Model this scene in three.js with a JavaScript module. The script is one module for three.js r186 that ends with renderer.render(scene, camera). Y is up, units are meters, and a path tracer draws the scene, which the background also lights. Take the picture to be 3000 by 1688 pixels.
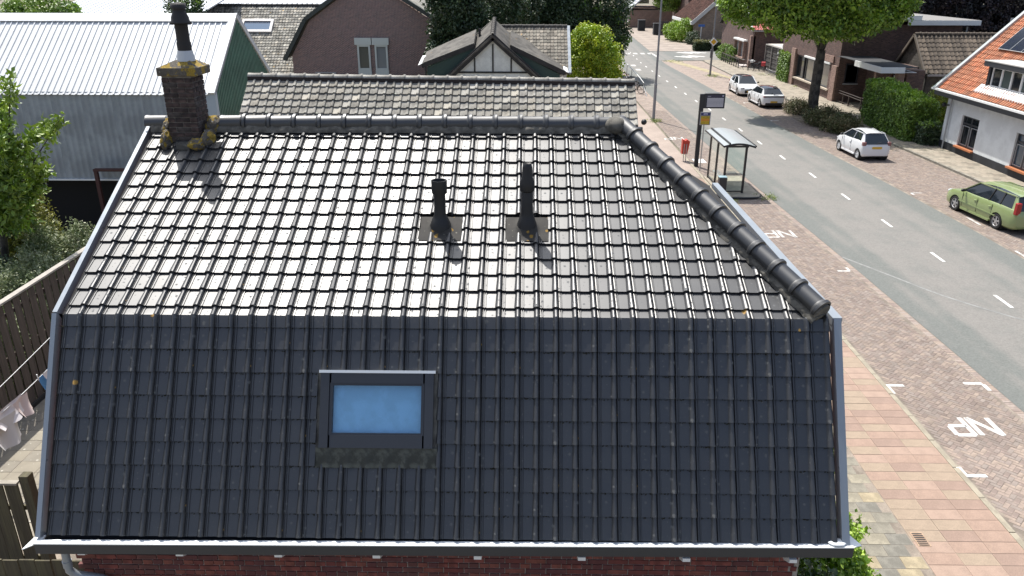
import * as THREE from 'three';
import { mergeGeometries, toCreasedNormals, mergeVertices } from 'three/addons/utils/BufferGeometryUtils.js';
import { ConvexGeometry } from 'three/addons/geometries/ConvexGeometry.js';
import { RoundedBoxGeometry } from 'three/addons/geometries/RoundedBoxGeometry.js';
import { Brush, Evaluator, SUBTRACTION } from 'three-bvh-csg';

// ---------- camera, sky, sun, exposure ----------
const scene = new THREE.Scene();
const camera = new THREE.PerspectiveCamera(40.71, 1024 / 576, 0.1, 2000);
camera.rotation.order = 'YXZ';
camera.position.set(0, 9.4, 0);
camera.rotation.set(-0.386, 0.01406, 0.00133);
const renderer = new THREE.WebGLRenderer({ antialias: true });
renderer.toneMapping = THREE.LinearToneMapping;
renderer.toneMappingExposure = 1.5;
renderer.shadowMap.enabled = true;
const SUN_EL = 60.5 * Math.PI / 180, SUN_AZ = 27 * Math.PI / 180;
const SUN = new THREE.Vector3(-Math.sin(SUN_AZ) * Math.cos(SUN_EL), Math.sin(SUN_EL), -Math.cos(SUN_AZ) * Math.cos(SUN_EL));
const sun = new THREE.DirectionalLight(new THREE.Color(1, 0.955, 0.885), 4.7);
sun.position.copy(SUN).multiplyScalar(150).add(new THREE.Vector3(0, 0, -50));
sun.target.position.set(0, 0, -50);
sun.castShadow = true; sun.shadow.mapSize.set(4096, 4096); sun.shadow.radius = 1;
Object.assign(sun.shadow.camera, { left: -90, right: 90, top: 110, bottom: -110, near: 1, far: 400 });
scene.add(sun, sun.target);

// ---------- random and noise ----------
let seed = 12345;
const rnd = () => { seed = (seed + 0x6D2B79F5) | 0; let t = Math.imul(seed ^ (seed >>> 15), 1 | seed); t = (t + Math.imul(t ^ (t >>> 7), 61 | t)) ^ t; return ((t ^ (t >>> 14)) >>> 0) / 4294967296; };
const rr = (a, b) => a + (b - a) * rnd();
const hash = (x, y, s) => { let h = Math.imul(x | 0, 374761393) + Math.imul(y | 0, 668265263) + Math.imul(s | 0, 2147483647 ^ 97); h = Math.imul(h ^ (h >>> 13), 1274126177); return ((h ^ (h >>> 16)) >>> 0) / 4294967296; };
const sm = t => t * t * (3 - 2 * t), mix = (a, b, t) => a + (b - a) * t, clamp = (x, a = 0, b = 1) => Math.max(a, Math.min(b, x));
const sstep = (a, b, x) => sm(clamp((x - a) / (b - a)));
function vn(u, v, p, s) { // tileable value noise, u,v in 0..1, p cells
  const x = u * p, y = v * p, i = Math.floor(x), j = Math.floor(y), f = sm(x - i), g = sm(y - j), m = k => ((k % p) + p) % p;
  return mix(mix(hash(m(i), m(j), s), hash(m(i + 1), m(j), s), f), mix(hash(m(i), m(j + 1), s), hash(m(i + 1), m(j + 1), s), f), g);
}
const fbm = (u, v, p, s, o = 4) => { let a = 0, w = 0.5, t = 0; for (let k = 0; k < o; k++) { a += w * vn(u, v, p << k, s + k); t += w; w *= 0.55; } return a / t; };

// ---------- the sky: pale summer haze with thin broken cloud, brighter towards the sun ----------
{
  const W = 512, H = 256, d = new Float32Array(W * H * 4), D = new THREE.Vector3();
  for (let j = 0; j < H; j++) for (let i = 0; i < W; i++) {
    const u = (i + 0.5) / W, v = (j + 0.5) / H, phi = (u - 0.5) * 2 * Math.PI, th = (v - 0.5) * Math.PI; // v=0 is down
    D.set(Math.cos(th) * Math.cos(phi), Math.sin(th), Math.cos(th) * Math.sin(phi));
    const up = Math.max(0, D.y), c = clamp(D.dot(SUN), -1, 1), ang = Math.acos(c);
    const hz = Math.pow(1 - up, 3.2);
    let r = mix(0.060, 0.46, hz), g = mix(0.125, 0.53, hz), b = mix(0.275, 0.63, hz);
    const cl = sstep(0.5, 0.74, fbm(u, clamp(v * 1.0, 0, 0.999), 5, 31, 5)) * 0.06 * sstep(0.02, 0.25, D.y);
    const cb = 0.75 + 0.6 * Math.pow(0.5 + 0.5 * c, 3);
    r = mix(r, cb, cl); g = mix(g, cb, cl); b = mix(b, cb * 1.02, cl);
    const au = 2.6 * Math.exp(-ang / 0.16) + 2.7 * Math.exp(-ang / 0.36);
    r += au * 1.0; g += au * 0.98; b += au * 0.95;
    if (D.y < 0) { const k = sstep(0, -0.15, D.y); r = mix(r, 0.22, k); g = mix(g, 0.21, k); b = mix(b, 0.19, k); }
    const o = (j * W + i) * 4; d[o] = r; d[o + 1] = g; d[o + 2] = b; d[o + 3] = 1;
  }
  const sky = new THREE.DataTexture(d, W, H, THREE.RGBAFormat, THREE.FloatType);
  sky.mapping = THREE.EquirectangularReflectionMapping; sky.magFilter = THREE.LinearFilter; sky.minFilter = THREE.LinearFilter; sky.needsUpdate = true;
  scene.background = sky; scene.environment = sky; scene.backgroundIntensity = 1; scene.environmentIntensity = 1;
}

// ---------- textures ----------
const s8 = x => { x = clamp(x); return Math.round(255 * (x <= 0.0031308 ? x * 12.92 : 1.055 * Math.pow(x, 1 / 2.4) - 0.055)); };
function tex(w, h, fn, rx = 1, ry = rx, colour = true) {
  const a = new Uint8Array(w * h * 4);
  for (let j = 0; j < h; j++) for (let i = 0; i < w; i++) {
    const c = fn((i + 0.5) / w, (j + 0.5) / h), o = (j * w + i) * 4;
    if (colour) { a[o] = s8(c[0]); a[o + 1] = s8(c[1]); a[o + 2] = s8(c[2]); } else { const k = Math.round(255 * clamp(c)); a[o] = a[o + 1] = a[o + 2] = k; }
    a[o + 3] = 255;
  }
  const t = new THREE.DataTexture(a, w, h); t.wrapS = t.wrapT = THREE.RepeatWrapping; t.magFilter = THREE.LinearFilter; t.minFilter = THREE.LinearMipmapLinearFilter; t.generateMipmaps = true;
  if (colour) t.colorSpace = THREE.SRGBColorSpace; t.repeat.set(1 / rx, 1 / ry); t.needsUpdate = true; return t;
}
const C = (r, g, b) => new THREE.Color().setRGB(r, g, b);
const mat = (c, rough = 0.8, o = {}) => new THREE.MeshStandardMaterial({ color: C(...c), roughness: rough, metalness: 0, side: THREE.DoubleSide, ...o });
const pmat = (c, rough = 0.8, o = {}) => new THREE.MeshPhysicalMaterial({ color: C(...c), roughness: rough, metalness: 0, side: THREE.DoubleSide, ...o });
const sc = (c, k) => [c[0] * k, c[1] * k, c[2] * k];
const mx3 = (a, b, t) => [mix(a[0], b[0], t), mix(a[1], b[1], t), mix(a[2], b[2], t)];
// mottled surface: base colour, second colour, patch size in metres
const mottleTex = new Map();
function mottle(c1, c2, size, rough, o = {}, amt = 0.35, s = 7) { // a shared patchy grain, tinted by the material's colour
  const L = c => c[0] * 0.3 + c[1] * 0.55 + c[2] * 0.15, lo = L(c1) <= L(c2) ? c1 : c2, hi = lo === c1 ? c2 : c1;
  const q = [0.2, 0.4, 0.6, 0.75, 0.87].reduce((a, b) => Math.abs(b - L(lo) / L(hi)) < Math.abs(a - L(lo) / L(hi)) ? b : a), am = amt > 0.45 ? 0.6 : amt > 0.2 ? 0.35 : 0.1, sd = s % 2, key = q + '_' + am + '_' + sd;
  if (!mottleTex.has(key)) mottleTex.set(key, tex(256, 256, (u, v) => { const a = fbm(u, v, 4, 7 + sd * 40, 5), g = vn(u, v, 128, 16 + sd), k = mix(q, 1, sstep(0.3, 0.7, a)) * (1 + am * (g - 0.5)) / (1 + am * 0.5); return [k, k, k]; }, 1));
  const m = mat(sc(hi, 1 + am * 0.5), rough, o); m.map = mottleTex.get(key).clone(); m.map.repeat.set(1 / size, 1 / size); m.map.offset.set(hash(s, 3, 1), hash(s, 5, 1)); m.map.needsUpdate = true; return m;
}
// masonry: stretcher w x h (metres, joint included), n columns, m rows
function masonry(w, h, n, m, cols, mortar, o = {}) {
  const W = 512, H = 512, jt = o.joint ?? 0.011, bond = o.bond ?? 0.5;
  const f = (u, v) => {
    const y = v * m, r = Math.floor(y), fy = (y - r) * h, x = u * n + (r % 2) * bond, q = Math.floor(x), fx = (x - q) * w;
    const e = Math.min(fx, w - fx, fy, h - fy), k = sstep(jt * 0.35, jt * 0.8, e), id = hash(((q % n) + n) % n, r, 5), id2 = hash(((q % n) + n) % n, r, 9);
    return [k, id, id2];
  };
  const map = tex(W, H, (u, v) => {
    const [k, id, id2] = f(u, v), g = 1 + 0.35 * (fbm(u, v, 32, 3, 3) - 0.5), c = cols[Math.floor(id * cols.length)];
    return mx3(sc(mortar, 0.9 + 0.25 * vn(u, v, 64, 4)), sc(c, (0.75 + 0.5 * id2) * g), k);
  }, n * w, m * h);
  const b = tex(W, H, (u, v) => f(u, v)[0] * (0.85 + 0.15 * vn(u, v, 64, 8)), n * w, m * h, false);
  return mat([1, 1, 1], o.rough ?? 0.9, { map, bumpMap: b, bumpScale: o.bump ?? 0.008 });
}

// ---------- geometry helpers (world metres) ----------
function prep(g) { if (g.index) g = g.toNonIndexed(); for (const k of Object.keys(g.attributes)) if (!['position', 'normal', 'uv'].includes(k)) g.deleteAttribute(k); g.morphAttributes = {}; if (!g.attributes.normal) g.computeVertexNormals(); if (!g.attributes.uv) g.setAttribute('uv', new THREE.BufferAttribute(new Float32Array(g.attributes.position.count * 2), 2)); return g; }
function uvm(g) { // uv in metres from the dominant axis of each face
  g = prep(g); const p = g.attributes.position, uv = new Float32Array(p.count * 2), a = new THREE.Vector3(), b = new THREE.Vector3(), c = new THREE.Vector3();
  for (let i = 0; i < p.count; i += 3) {
    a.fromBufferAttribute(p, i); b.fromBufferAttribute(p, i + 1); c.fromBufferAttribute(p, i + 2);
    const n = b.clone().sub(a).cross(c.clone().sub(a)), ax = Math.abs(n.x), ay = Math.abs(n.y), az = Math.abs(n.z);
    for (let k = 0; k < 3; k++) { const q = [a, b, c][k], o = (i + k) * 2; if (ay >= ax && ay >= az) { uv[o] = q.x; uv[o + 1] = q.z; } else if (ax > az) { uv[o] = q.z; uv[o + 1] = q.y; } else { uv[o] = q.x; uv[o + 1] = q.y; } }
  }
  g.setAttribute('uv', new THREE.BufferAttribute(uv, 2)); return g;
}
const merge = l => mergeGeometries(l.map(prep), false);
function box(x0, x1, y0, y1, z0, z1) { return new THREE.BoxGeometry(Math.abs(x1 - x0), Math.abs(y1 - y0), Math.abs(z1 - z0)).translate((x0 + x1) / 2, (y0 + y1) / 2, (z0 + z1) / 2); }
function rbox(x0, x1, y0, y1, z0, z1, r = 0.02, s = 2) { return new RoundedBoxGeometry(Math.abs(x1 - x0), Math.abs(y1 - y0), Math.abs(z1 - z0), s, r).translate((x0 + x1) / 2, (y0 + y1) / 2, (z0 + z1) / 2); }
const V3 = (x, y, z) => new THREE.Vector3(x, y, z), va = a => Array.isArray(a) ? V3(...a) : a;
function basis(O, U, V) { U = va(U).clone().normalize(); V = va(V).clone(); const N = U.clone().cross(V).normalize(); V = N.clone().cross(U); return new THREE.Matrix4().makeBasis(U, V, N).setPosition(va(O)); }
function bar(a, b, w, d = w, up = [0, 1, 0]) { // rectangular bar from a to b
  a = va(a); b = va(b); const dir = b.clone().sub(a), L = dir.length(); dir.normalize(); let u = va(up); if (Math.abs(u.dot(dir)) > 0.98) u = V3(1, 0, 0);
  const s = u.clone().cross(dir).normalize(), t = dir.clone().cross(s);
  return new THREE.BoxGeometry(w, d, L).applyMatrix4(new THREE.Matrix4().makeBasis(s, t, dir).setPosition(a.clone().add(b).multiplyScalar(0.5)));
}
function rod(a, b, r, r2 = r, n = 10) {
  a = va(a); b = va(b); const d = b.clone().sub(a), L = d.length(); const q = new THREE.Quaternion().setFromUnitVectors(V3(0, 1, 0), d.normalize());
  return new THREE.CylinderGeometry(r2, r, L, n).applyQuaternion(q).translate(...a.clone().add(b).multiplyScalar(0.5).toArray());
}
function tube(pts, r, n = 24, k = 6) { return new THREE.TubeGeometry(new THREE.CatmullRomCurve3(pts.map(va)), n, r, k, false); }
function limb(pts, r0, r1, n = 10, k = 7) { // tapered branch
  const c = new THREE.CatmullRomCurve3(pts.map(va)), fr = c.computeFrenetFrames(n, false), P = [], I = [];
  for (let i = 0; i <= n; i++) { const t = i / n, p = c.getPoint(t), r = mix(r0, r1, Math.pow(t, 0.8)) * (1 + 0.08 * (hash(i, k, 3) - 0.5)); for (let j = 0; j < k; j++) { const a = j / k * 2 * Math.PI, q = p.clone().addScaledVector(fr.normals[i], r * Math.cos(a)).addScaledVector(fr.binormals[i], r * Math.sin(a)); P.push(q.x, q.y, q.z); } }
  for (let i = 0; i < n; i++) for (let j = 0; j < k; j++) { const a = i * k + j, b = i * k + (j + 1) % k; I.push(a, a + k, b, b, a + k, b + k); }
  const g = new THREE.BufferGeometry(); g.setAttribute('position', new THREE.Float32BufferAttribute(P, 3)); g.setIndex(I); g.computeVertexNormals(); g.setAttribute('uv', new THREE.Float32BufferAttribute(new Float32Array(P.length / 3 * 2), 2)); return g;
}
function poly(pts) { // planar polygon fan, points in order
  const P = pts.map(va), a = [], n = P.length; for (let i = 1; i < n - 1; i++) a.push(...P[0].toArray(), ...P[i].toArray(), ...P[i + 1].toArray());
  const g = new THREE.BufferGeometry(); g.setAttribute('position', new THREE.Float32BufferAttribute(a, 3)); g.computeVertexNormals(); g.setAttribute('uv', new THREE.Float32BufferAttribute(new Float32Array(a.length / 3 * 2), 2)); return g;
}
function slab(pts, t) { // polygon given thickness t along minus its normal
  const P = pts.map(va), n = P[1].clone().sub(P[0]).cross(P[2].clone().sub(P[0])).normalize(), Q = P.map(p => p.clone().addScaledVector(n, -t)), l = [poly(P), poly(Q.slice().reverse())];
  for (let i = 0; i < P.length; i++) { const j = (i + 1) % P.length; l.push(poly([P[i], Q[i], Q[j], P[j]])); }
  return merge(l);
}
function ribbon(L, R, y) { // flat strip between two polylines of [x,z]
  const a = []; for (let i = 0; i < L.length - 1; i++) { const p = L[i], q = R[i], p2 = L[i + 1], q2 = R[i + 1]; a.push(p[0], y, p[1], q[0], y, q[1], q2[0], y, q2[1], p[0], y, p[1], q2[0], y, q2[1], p2[0], y, p2[1]); }
  const g = new THREE.BufferGeometry(); g.setAttribute('position', new THREE.Float32BufferAttribute(a, 3)); g.computeVertexNormals();
  if (g.attributes.normal.getY(0) < 0) { for (let i = 0; i < a.length; i += 9) for (let k = 0; k < 3; k++) { const t = a[i + 3 + k]; a[i + 3 + k] = a[i + 6 + k]; a[i + 6 + k] = t; } g.setAttribute('position', new THREE.Float32BufferAttribute(a, 3)); g.computeVertexNormals(); }
  return uvm(g);
}
// ---------- scene objects ----------
const taken = new Map(), orig = new Map();
function numbered(n) { const k = taken.get(n) ?? 0; taken.set(n, k + 1); return k ? n + '_' + String(k).padStart(3, '0') : n; }
function shade(o) { o.castShadow = true; o.receiveShadow = true; return o; }
function thing(name, label, category, pos = [0, 0, 0], group) {
  const o = new THREE.Group(); o.name = numbered(name); o.position.set(...pos); o.userData = { label, category }; if (group) o.userData.group = group;
  scene.add(o); orig.set(o, V3(...pos)); return o;
}
function part(parent, name, geo, m, o = {}) { // geometry in world metres
  geo = Array.isArray(geo) ? merge(geo) : geo; const g0 = orig.get(parent); geo = o.keepUv ? geo : uvm(geo); geo.translate(-g0.x, -g0.y, -g0.z);
  const e = shade(new THREE.Mesh(geo, m)); e.name = numbered(name); parent.add(e); orig.set(e, g0);
  if (o.label) e.userData.label = o.label; if (o.stuff) e.userData.kind = 'stuff'; return e;
}
function single(name, label, category, pos, geo, m, group, o = {}) { // a thing that is one mesh
  geo = Array.isArray(geo) ? merge(geo) : geo; geo = o.keepUv ? geo : uvm(geo); geo.translate(-pos[0], -pos[1], -pos[2]);
  const e = shade(new THREE.Mesh(geo, m)); e.name = numbered(name); e.position.set(...pos); e.userData = { label, category }; if (group) e.userData.group = group; if (o.stuff) e.userData.kind = 'stuff'; scene.add(e); orig.set(e, V3(...pos)); return e;
}
function struct(name, geo, m) { geo = uvm(Array.isArray(geo) ? merge(geo) : geo); const e = shade(new THREE.Mesh(geo, m)); e.name = numbered(name); e.userData = { kind: 'structure' }; scene.add(e); orig.set(e, V3(0, 0, 0)); return e; }
function put(parent, name, geo, m, M) { // a shared geometry at a world matrix
  const e = shade(new THREE.Mesh(geo, m)), g0 = orig.get(parent); e.name = numbered(name); const N = new THREE.Matrix4().makeTranslation(-g0.x, -g0.y, -g0.z).multiply(M); N.decompose(e.position, e.quaternion, e.scale); parent.add(e); orig.set(e, g0); return e;
}
const tinted = new Map(); // the same material, coloured per copy by vertex colours
function baked(geo, Ms, cols) { // many small copies joined into one mesh
  const p = geo.attributes.position, nr = geo.attributes.normal, uv = geo.attributes.uv, n = p.count, N = Ms.length, P = new Float32Array(N * n * 3), Q = new Float32Array(N * n * 3), U = uv ? new Float32Array(N * n * 2) : null, K = cols ? new Float32Array(N * n * 3) : null, ix = geo.index, I = ix ? new Uint32Array(N * ix.count) : null, v = V3(), m3 = new THREE.Matrix3();
  Ms.forEach((M, k) => { m3.getNormalMatrix(M); for (let i = 0; i < n; i++) { const o = (k * n + i) * 3; v.fromBufferAttribute(p, i).applyMatrix4(M); P[o] = v.x; P[o + 1] = v.y; P[o + 2] = v.z; v.fromBufferAttribute(nr, i).applyMatrix3(m3).normalize(); Q[o] = v.x; Q[o + 1] = v.y; Q[o + 2] = v.z; if (K) { const c = cols[k]; K[o] = c.r; K[o + 1] = c.g; K[o + 2] = c.b; } if (U) { U[(k * n + i) * 2] = uv.getX(i) + (k * 0.37) % 3; U[(k * n + i) * 2 + 1] = uv.getY(i) + (k * 0.23) % 3; } } if (I) for (let i = 0; i < ix.count; i++) I[k * ix.count + i] = ix.getX(i) + k * n; });
  const g = new THREE.BufferGeometry(); g.setAttribute('position', new THREE.BufferAttribute(P, 3)); g.setAttribute('normal', new THREE.BufferAttribute(Q, 3)); if (U) g.setAttribute('uv', new THREE.BufferAttribute(U, 2)); if (K) g.setAttribute('color', new THREE.BufferAttribute(K, 3)); if (I) g.setIndex(new THREE.BufferAttribute(I, 1)); return g;
}
function swarm(parent, name, geo, m, Ms, cols, stuff = true) { // a mass of small pieces as one part
  const g0 = orig.get(parent), T = new THREE.Matrix4().makeTranslation(-g0.x, -g0.y, -g0.z), list = (Array.isArray(geo) ? geo : [geo]).map(() => []), cl = list.map(() => []);
  Ms.forEach((M, i) => { const k = i % list.length; list[k].push(T.clone().multiply(M)); if (cols) cl[k].push(cols[i]); });
  if (cols && !tinted.has(m)) { const c = m.clone(); c.vertexColors = true; tinted.set(m, c); }
  const gs = list.map((l, k) => baked(Array.isArray(geo) ? geo[k] : geo, l, cols ? cl[k] : null)), e = shade(new THREE.Mesh(gs.length > 1 ? mergeGeometries(gs, false) : gs[0], cols ? tinted.get(m) : m)); e.name = numbered(name); parent.add(e); orig.set(e, g0); if (stuff) e.userData.kind = 'stuff'; return e;
}
const TR = (x, y, z) => new THREE.Matrix4().makeTranslation(x, y, z);
const TRS = (x, y, z, rx, ry, rz, s = 1) => new THREE.Matrix4().compose(V3(x, y, z), new THREE.Quaternion().setFromEuler(new THREE.Euler(rx, ry, rz)), Array.isArray(s) ? V3(...s) : V3(s, s, s));

// ---------- shared materials ----------
const spots = (u, v, n, pr, r0, r1, s) => { // round spots on a tileable grid; returns 0..1
  let best = 0; const x = u * n, y = v * n, i = Math.floor(x), j = Math.floor(y), m = k => ((k % n) + n) % n;
  for (let a = -1; a <= 1; a++) for (let b = -1; b <= 1; b++) { const p = m(i + a), q = m(j + b); if (hash(p, q, s) > pr) continue; const cx = i + a + hash(p, q, s + 1), cy = j + b + hash(p, q, s + 2), r = mix(r0, r1, hash(p, q, s + 3) ** 2), d = Math.hypot(x - cx, y - cy); best = Math.max(best, sstep(r, r * 0.55, d)); }
  return best;
};
const glazeAt = (u, v) => {
  const g = fbm(u, v, 6, 21, 5); let c = mx3([0.0065, 0.007, 0.009], [0.012, 0.0125, 0.0135], sstep(0.3, 0.75, g));
  const w = spots(u, v, 26, 0.32, 0.06, 0.28, 41), y = spots(u, v, 7, 0.14, 0.05, 0.14, 51), w2 = spots(u, v, 60, 0.25, 0.08, 0.3, 61);
  c = mx3(c, [0.20, 0.21, 0.21], Math.max(w * 0.35, w2 * 0.16)); c = mx3(c, [0.36, 0.2, 0.03], y); return [c, Math.max(w, y, w2 * 0.6), g];
};
const glaze = pmat([1, 1, 1], 1, { ior: 1.85, map: tex(512, 512, (u, v) => glazeAt(u, v)[0], 2.0), roughnessMap: tex(256, 256, (u, v) => { const [, s, g] = glazeAt(u, v); return mix(0.43 + 0.08 * g, 0.9, s); }, 2.0, 2.0, false) });
const concreteTileTex = tex(512, 512, (u, v) => {
  const a = fbm(u, v, 8, 71, 5), b = vn(u, v, 128, 77); let c = mx3([0.15, 0.142, 0.125], [0.30, 0.285, 0.25], sstep(0.28, 0.72, a)); c = sc(c, 0.8 + 0.4 * b);
  c = mx3(c, [0.05, 0.048, 0.042], spots(u, v, 18, 0.2, 0.06, 0.22, 81) * 0.8); c = mx3(c, [0.34, 0.36, 0.3], spots(u, v, 24, 0.3, 0.1, 0.34, 84) * 0.6); return mx3(c, [0.42, 0.24, 0.04], spots(u, v, 6, 0.12, 0.05, 0.2, 91) * 0.9);
}, 3.0);
const concreteTile = mat([1, 1, 1], 0.85, { map: concreteTileTex });
const zinc = mat([0.27, 0.30, 0.33], 0.45, { metalness: 0.25, roughnessMap: tex(128, 128, (u, v) => 0.75 + 0.5 * (fbm(u, v, 6, 33, 4) - 0.5), 0.7, 0.7, false) });
const deck = mat([0.02, 0.019, 0.018], 0.95), black = mat([0.012, 0.012, 0.013], 0.55), blackMetal = mat([0.016, 0.017, 0.019], 0.4), rubber = mat([0.018, 0.018, 0.018], 0.85);
const whitePaint = mat([0.74, 0.75, 0.74], 0.5), greyPaint = mat([0.30, 0.31, 0.32], 0.5), steel = mat([0.38, 0.39, 0.4], 0.38, { metalness: 0.8 }), darkFrame = mat([0.035, 0.038, 0.045], 0.45), orangeSill = mat([0.42, 0.15, 0.06], 0.6);
const darkGlass = pmat([0.012, 0.016, 0.02], 0.04, { ior: 1.6 }), clearGlass = pmat([0.92, 0.96, 0.95], 0.02, { transmission: 1, thickness: 0, ior: 1.45 });
const mortar = mottle([0.06, 0.056, 0.05], [0.14, 0.13, 0.11], 0.5, 0.95), lichen = mat([1, 1, 1], 0.95, { map: tex(256, 256, (u, v) => { const a = fbm(u, v, 5, 610, 5), g = vn(u, v, 64, 612); let c = mx3([0.055, 0.048, 0.04], [0.16, 0.14, 0.11], a); c = mx3(c, [0.30, 0.20, 0.02], sstep(0.52, 0.62, fbm(u, v, 8, 620, 4)) * 0.85); c = mx3(c, [0.36, 0.35, 0.31], spots(u, v, 12, 0.25, 0.1, 0.35, 630) * 0.6); return sc(c, 0.7 + 0.6 * g); }, 0.55) }), lead = mottle([0.05, 0.05, 0.048], [0.12, 0.115, 0.1], 0.4, 0.7), mossNoseShadeM = mottle([0.012, 0.012, 0.007], [0.04, 0.034, 0.018], 0.2, 1);
const whiteMetal = mat([0.72, 0.74, 0.74], 0.45), houseBrick = masonry(0.24, 0.073, 6, 20, [[0.13, 0.035, 0.028], [0.18, 0.05, 0.038], [0.10, 0.03, 0.03], [0.2, 0.065, 0.045]], [0.30, 0.28, 0.25]);

// ---------- roof tiles ----------
const PROF = [[0, 0.007], [0.009, 0.010], [0.013, 0.002], [0.021, 0.002], [0.025, 0.009], [0.033, 0.009], [0.038, 0], [0.148, 0], [0.154, 0.006], [0.163, 0.020], [0.174, 0.029], [0.186, 0.032], [0.198, 0.028], [0.208, 0.016], [0.2213, -0.008]];
function tileGeo(W, G, T, uo = [0, 0], prof = PROF, clip = null, over = 0.02) { // W cover width, G gauge, T nose thickness; local x across, y up the slope, z out
  const k = W / 0.2213, P = [], U = [], I = [], n = prof.length, B = [];
  const cx = (x, v) => clip ? clamp(x, clip(v)[0], clip(v)[1]) : x;
  const push = (x, v, z) => { const X = cx(x, v); P.push(X, v, z); U.push(X + uo[0], v + uo[1]); return P.length / 3 - 1; };
  const row = (v, z0, f, wf = 1) => prof.map(([x, z]) => push((0.185 + (x - 0.185) * (x > 0.14 && x < 0.2 ? wf : 1)) * k, v, z0 + f * z * k));
  const strip = (a, b) => { for (let i = 0; i < n - 1; i++) I.push(a[i], a[i + 1], b[i + 1], a[i], b[i + 1], b[i]); };
  const a = row(0, T, 1, 1.25), b = row(G + over, 0.002, 1, 0.9); strip(a, b);
  const c = row(0, T, 1, 1.25), d = prof.map(([x, z]) => push(x * k, 0.001, -0.004)); strip(d, c);
  const g = new THREE.BufferGeometry(); g.setAttribute('position', new THREE.Float32BufferAttribute(P, 3)); g.setAttribute('uv', new THREE.Float32BufferAttribute(U, 2)); g.setIndex(I);
  return toCreasedNormals(g, 0.42);
}
function ridgeTile(L, r, taper = 0.12) { // half round with a collar at its far end; axis along +x, opening down
  const pts = [[r * 1.0, 0], [r * (1 - taper * 0.4), L * 0.12], [r * (1 - taper * 0.2), L * 0.8], [r * 1.1, L * 0.86], [r * 1.22, L * 0.9], [r * 1.22, L * 1.0], [r * 1.02, L * 1.02]];
  const g = new THREE.LatheGeometry(pts.map(p => new THREE.Vector2(p[0], p[1])), 12, Math.PI * -0.08, Math.PI * 1.16); // around y
  g.rotateZ(-Math.PI / 2); g.rotateX(0); return g;
}

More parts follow.
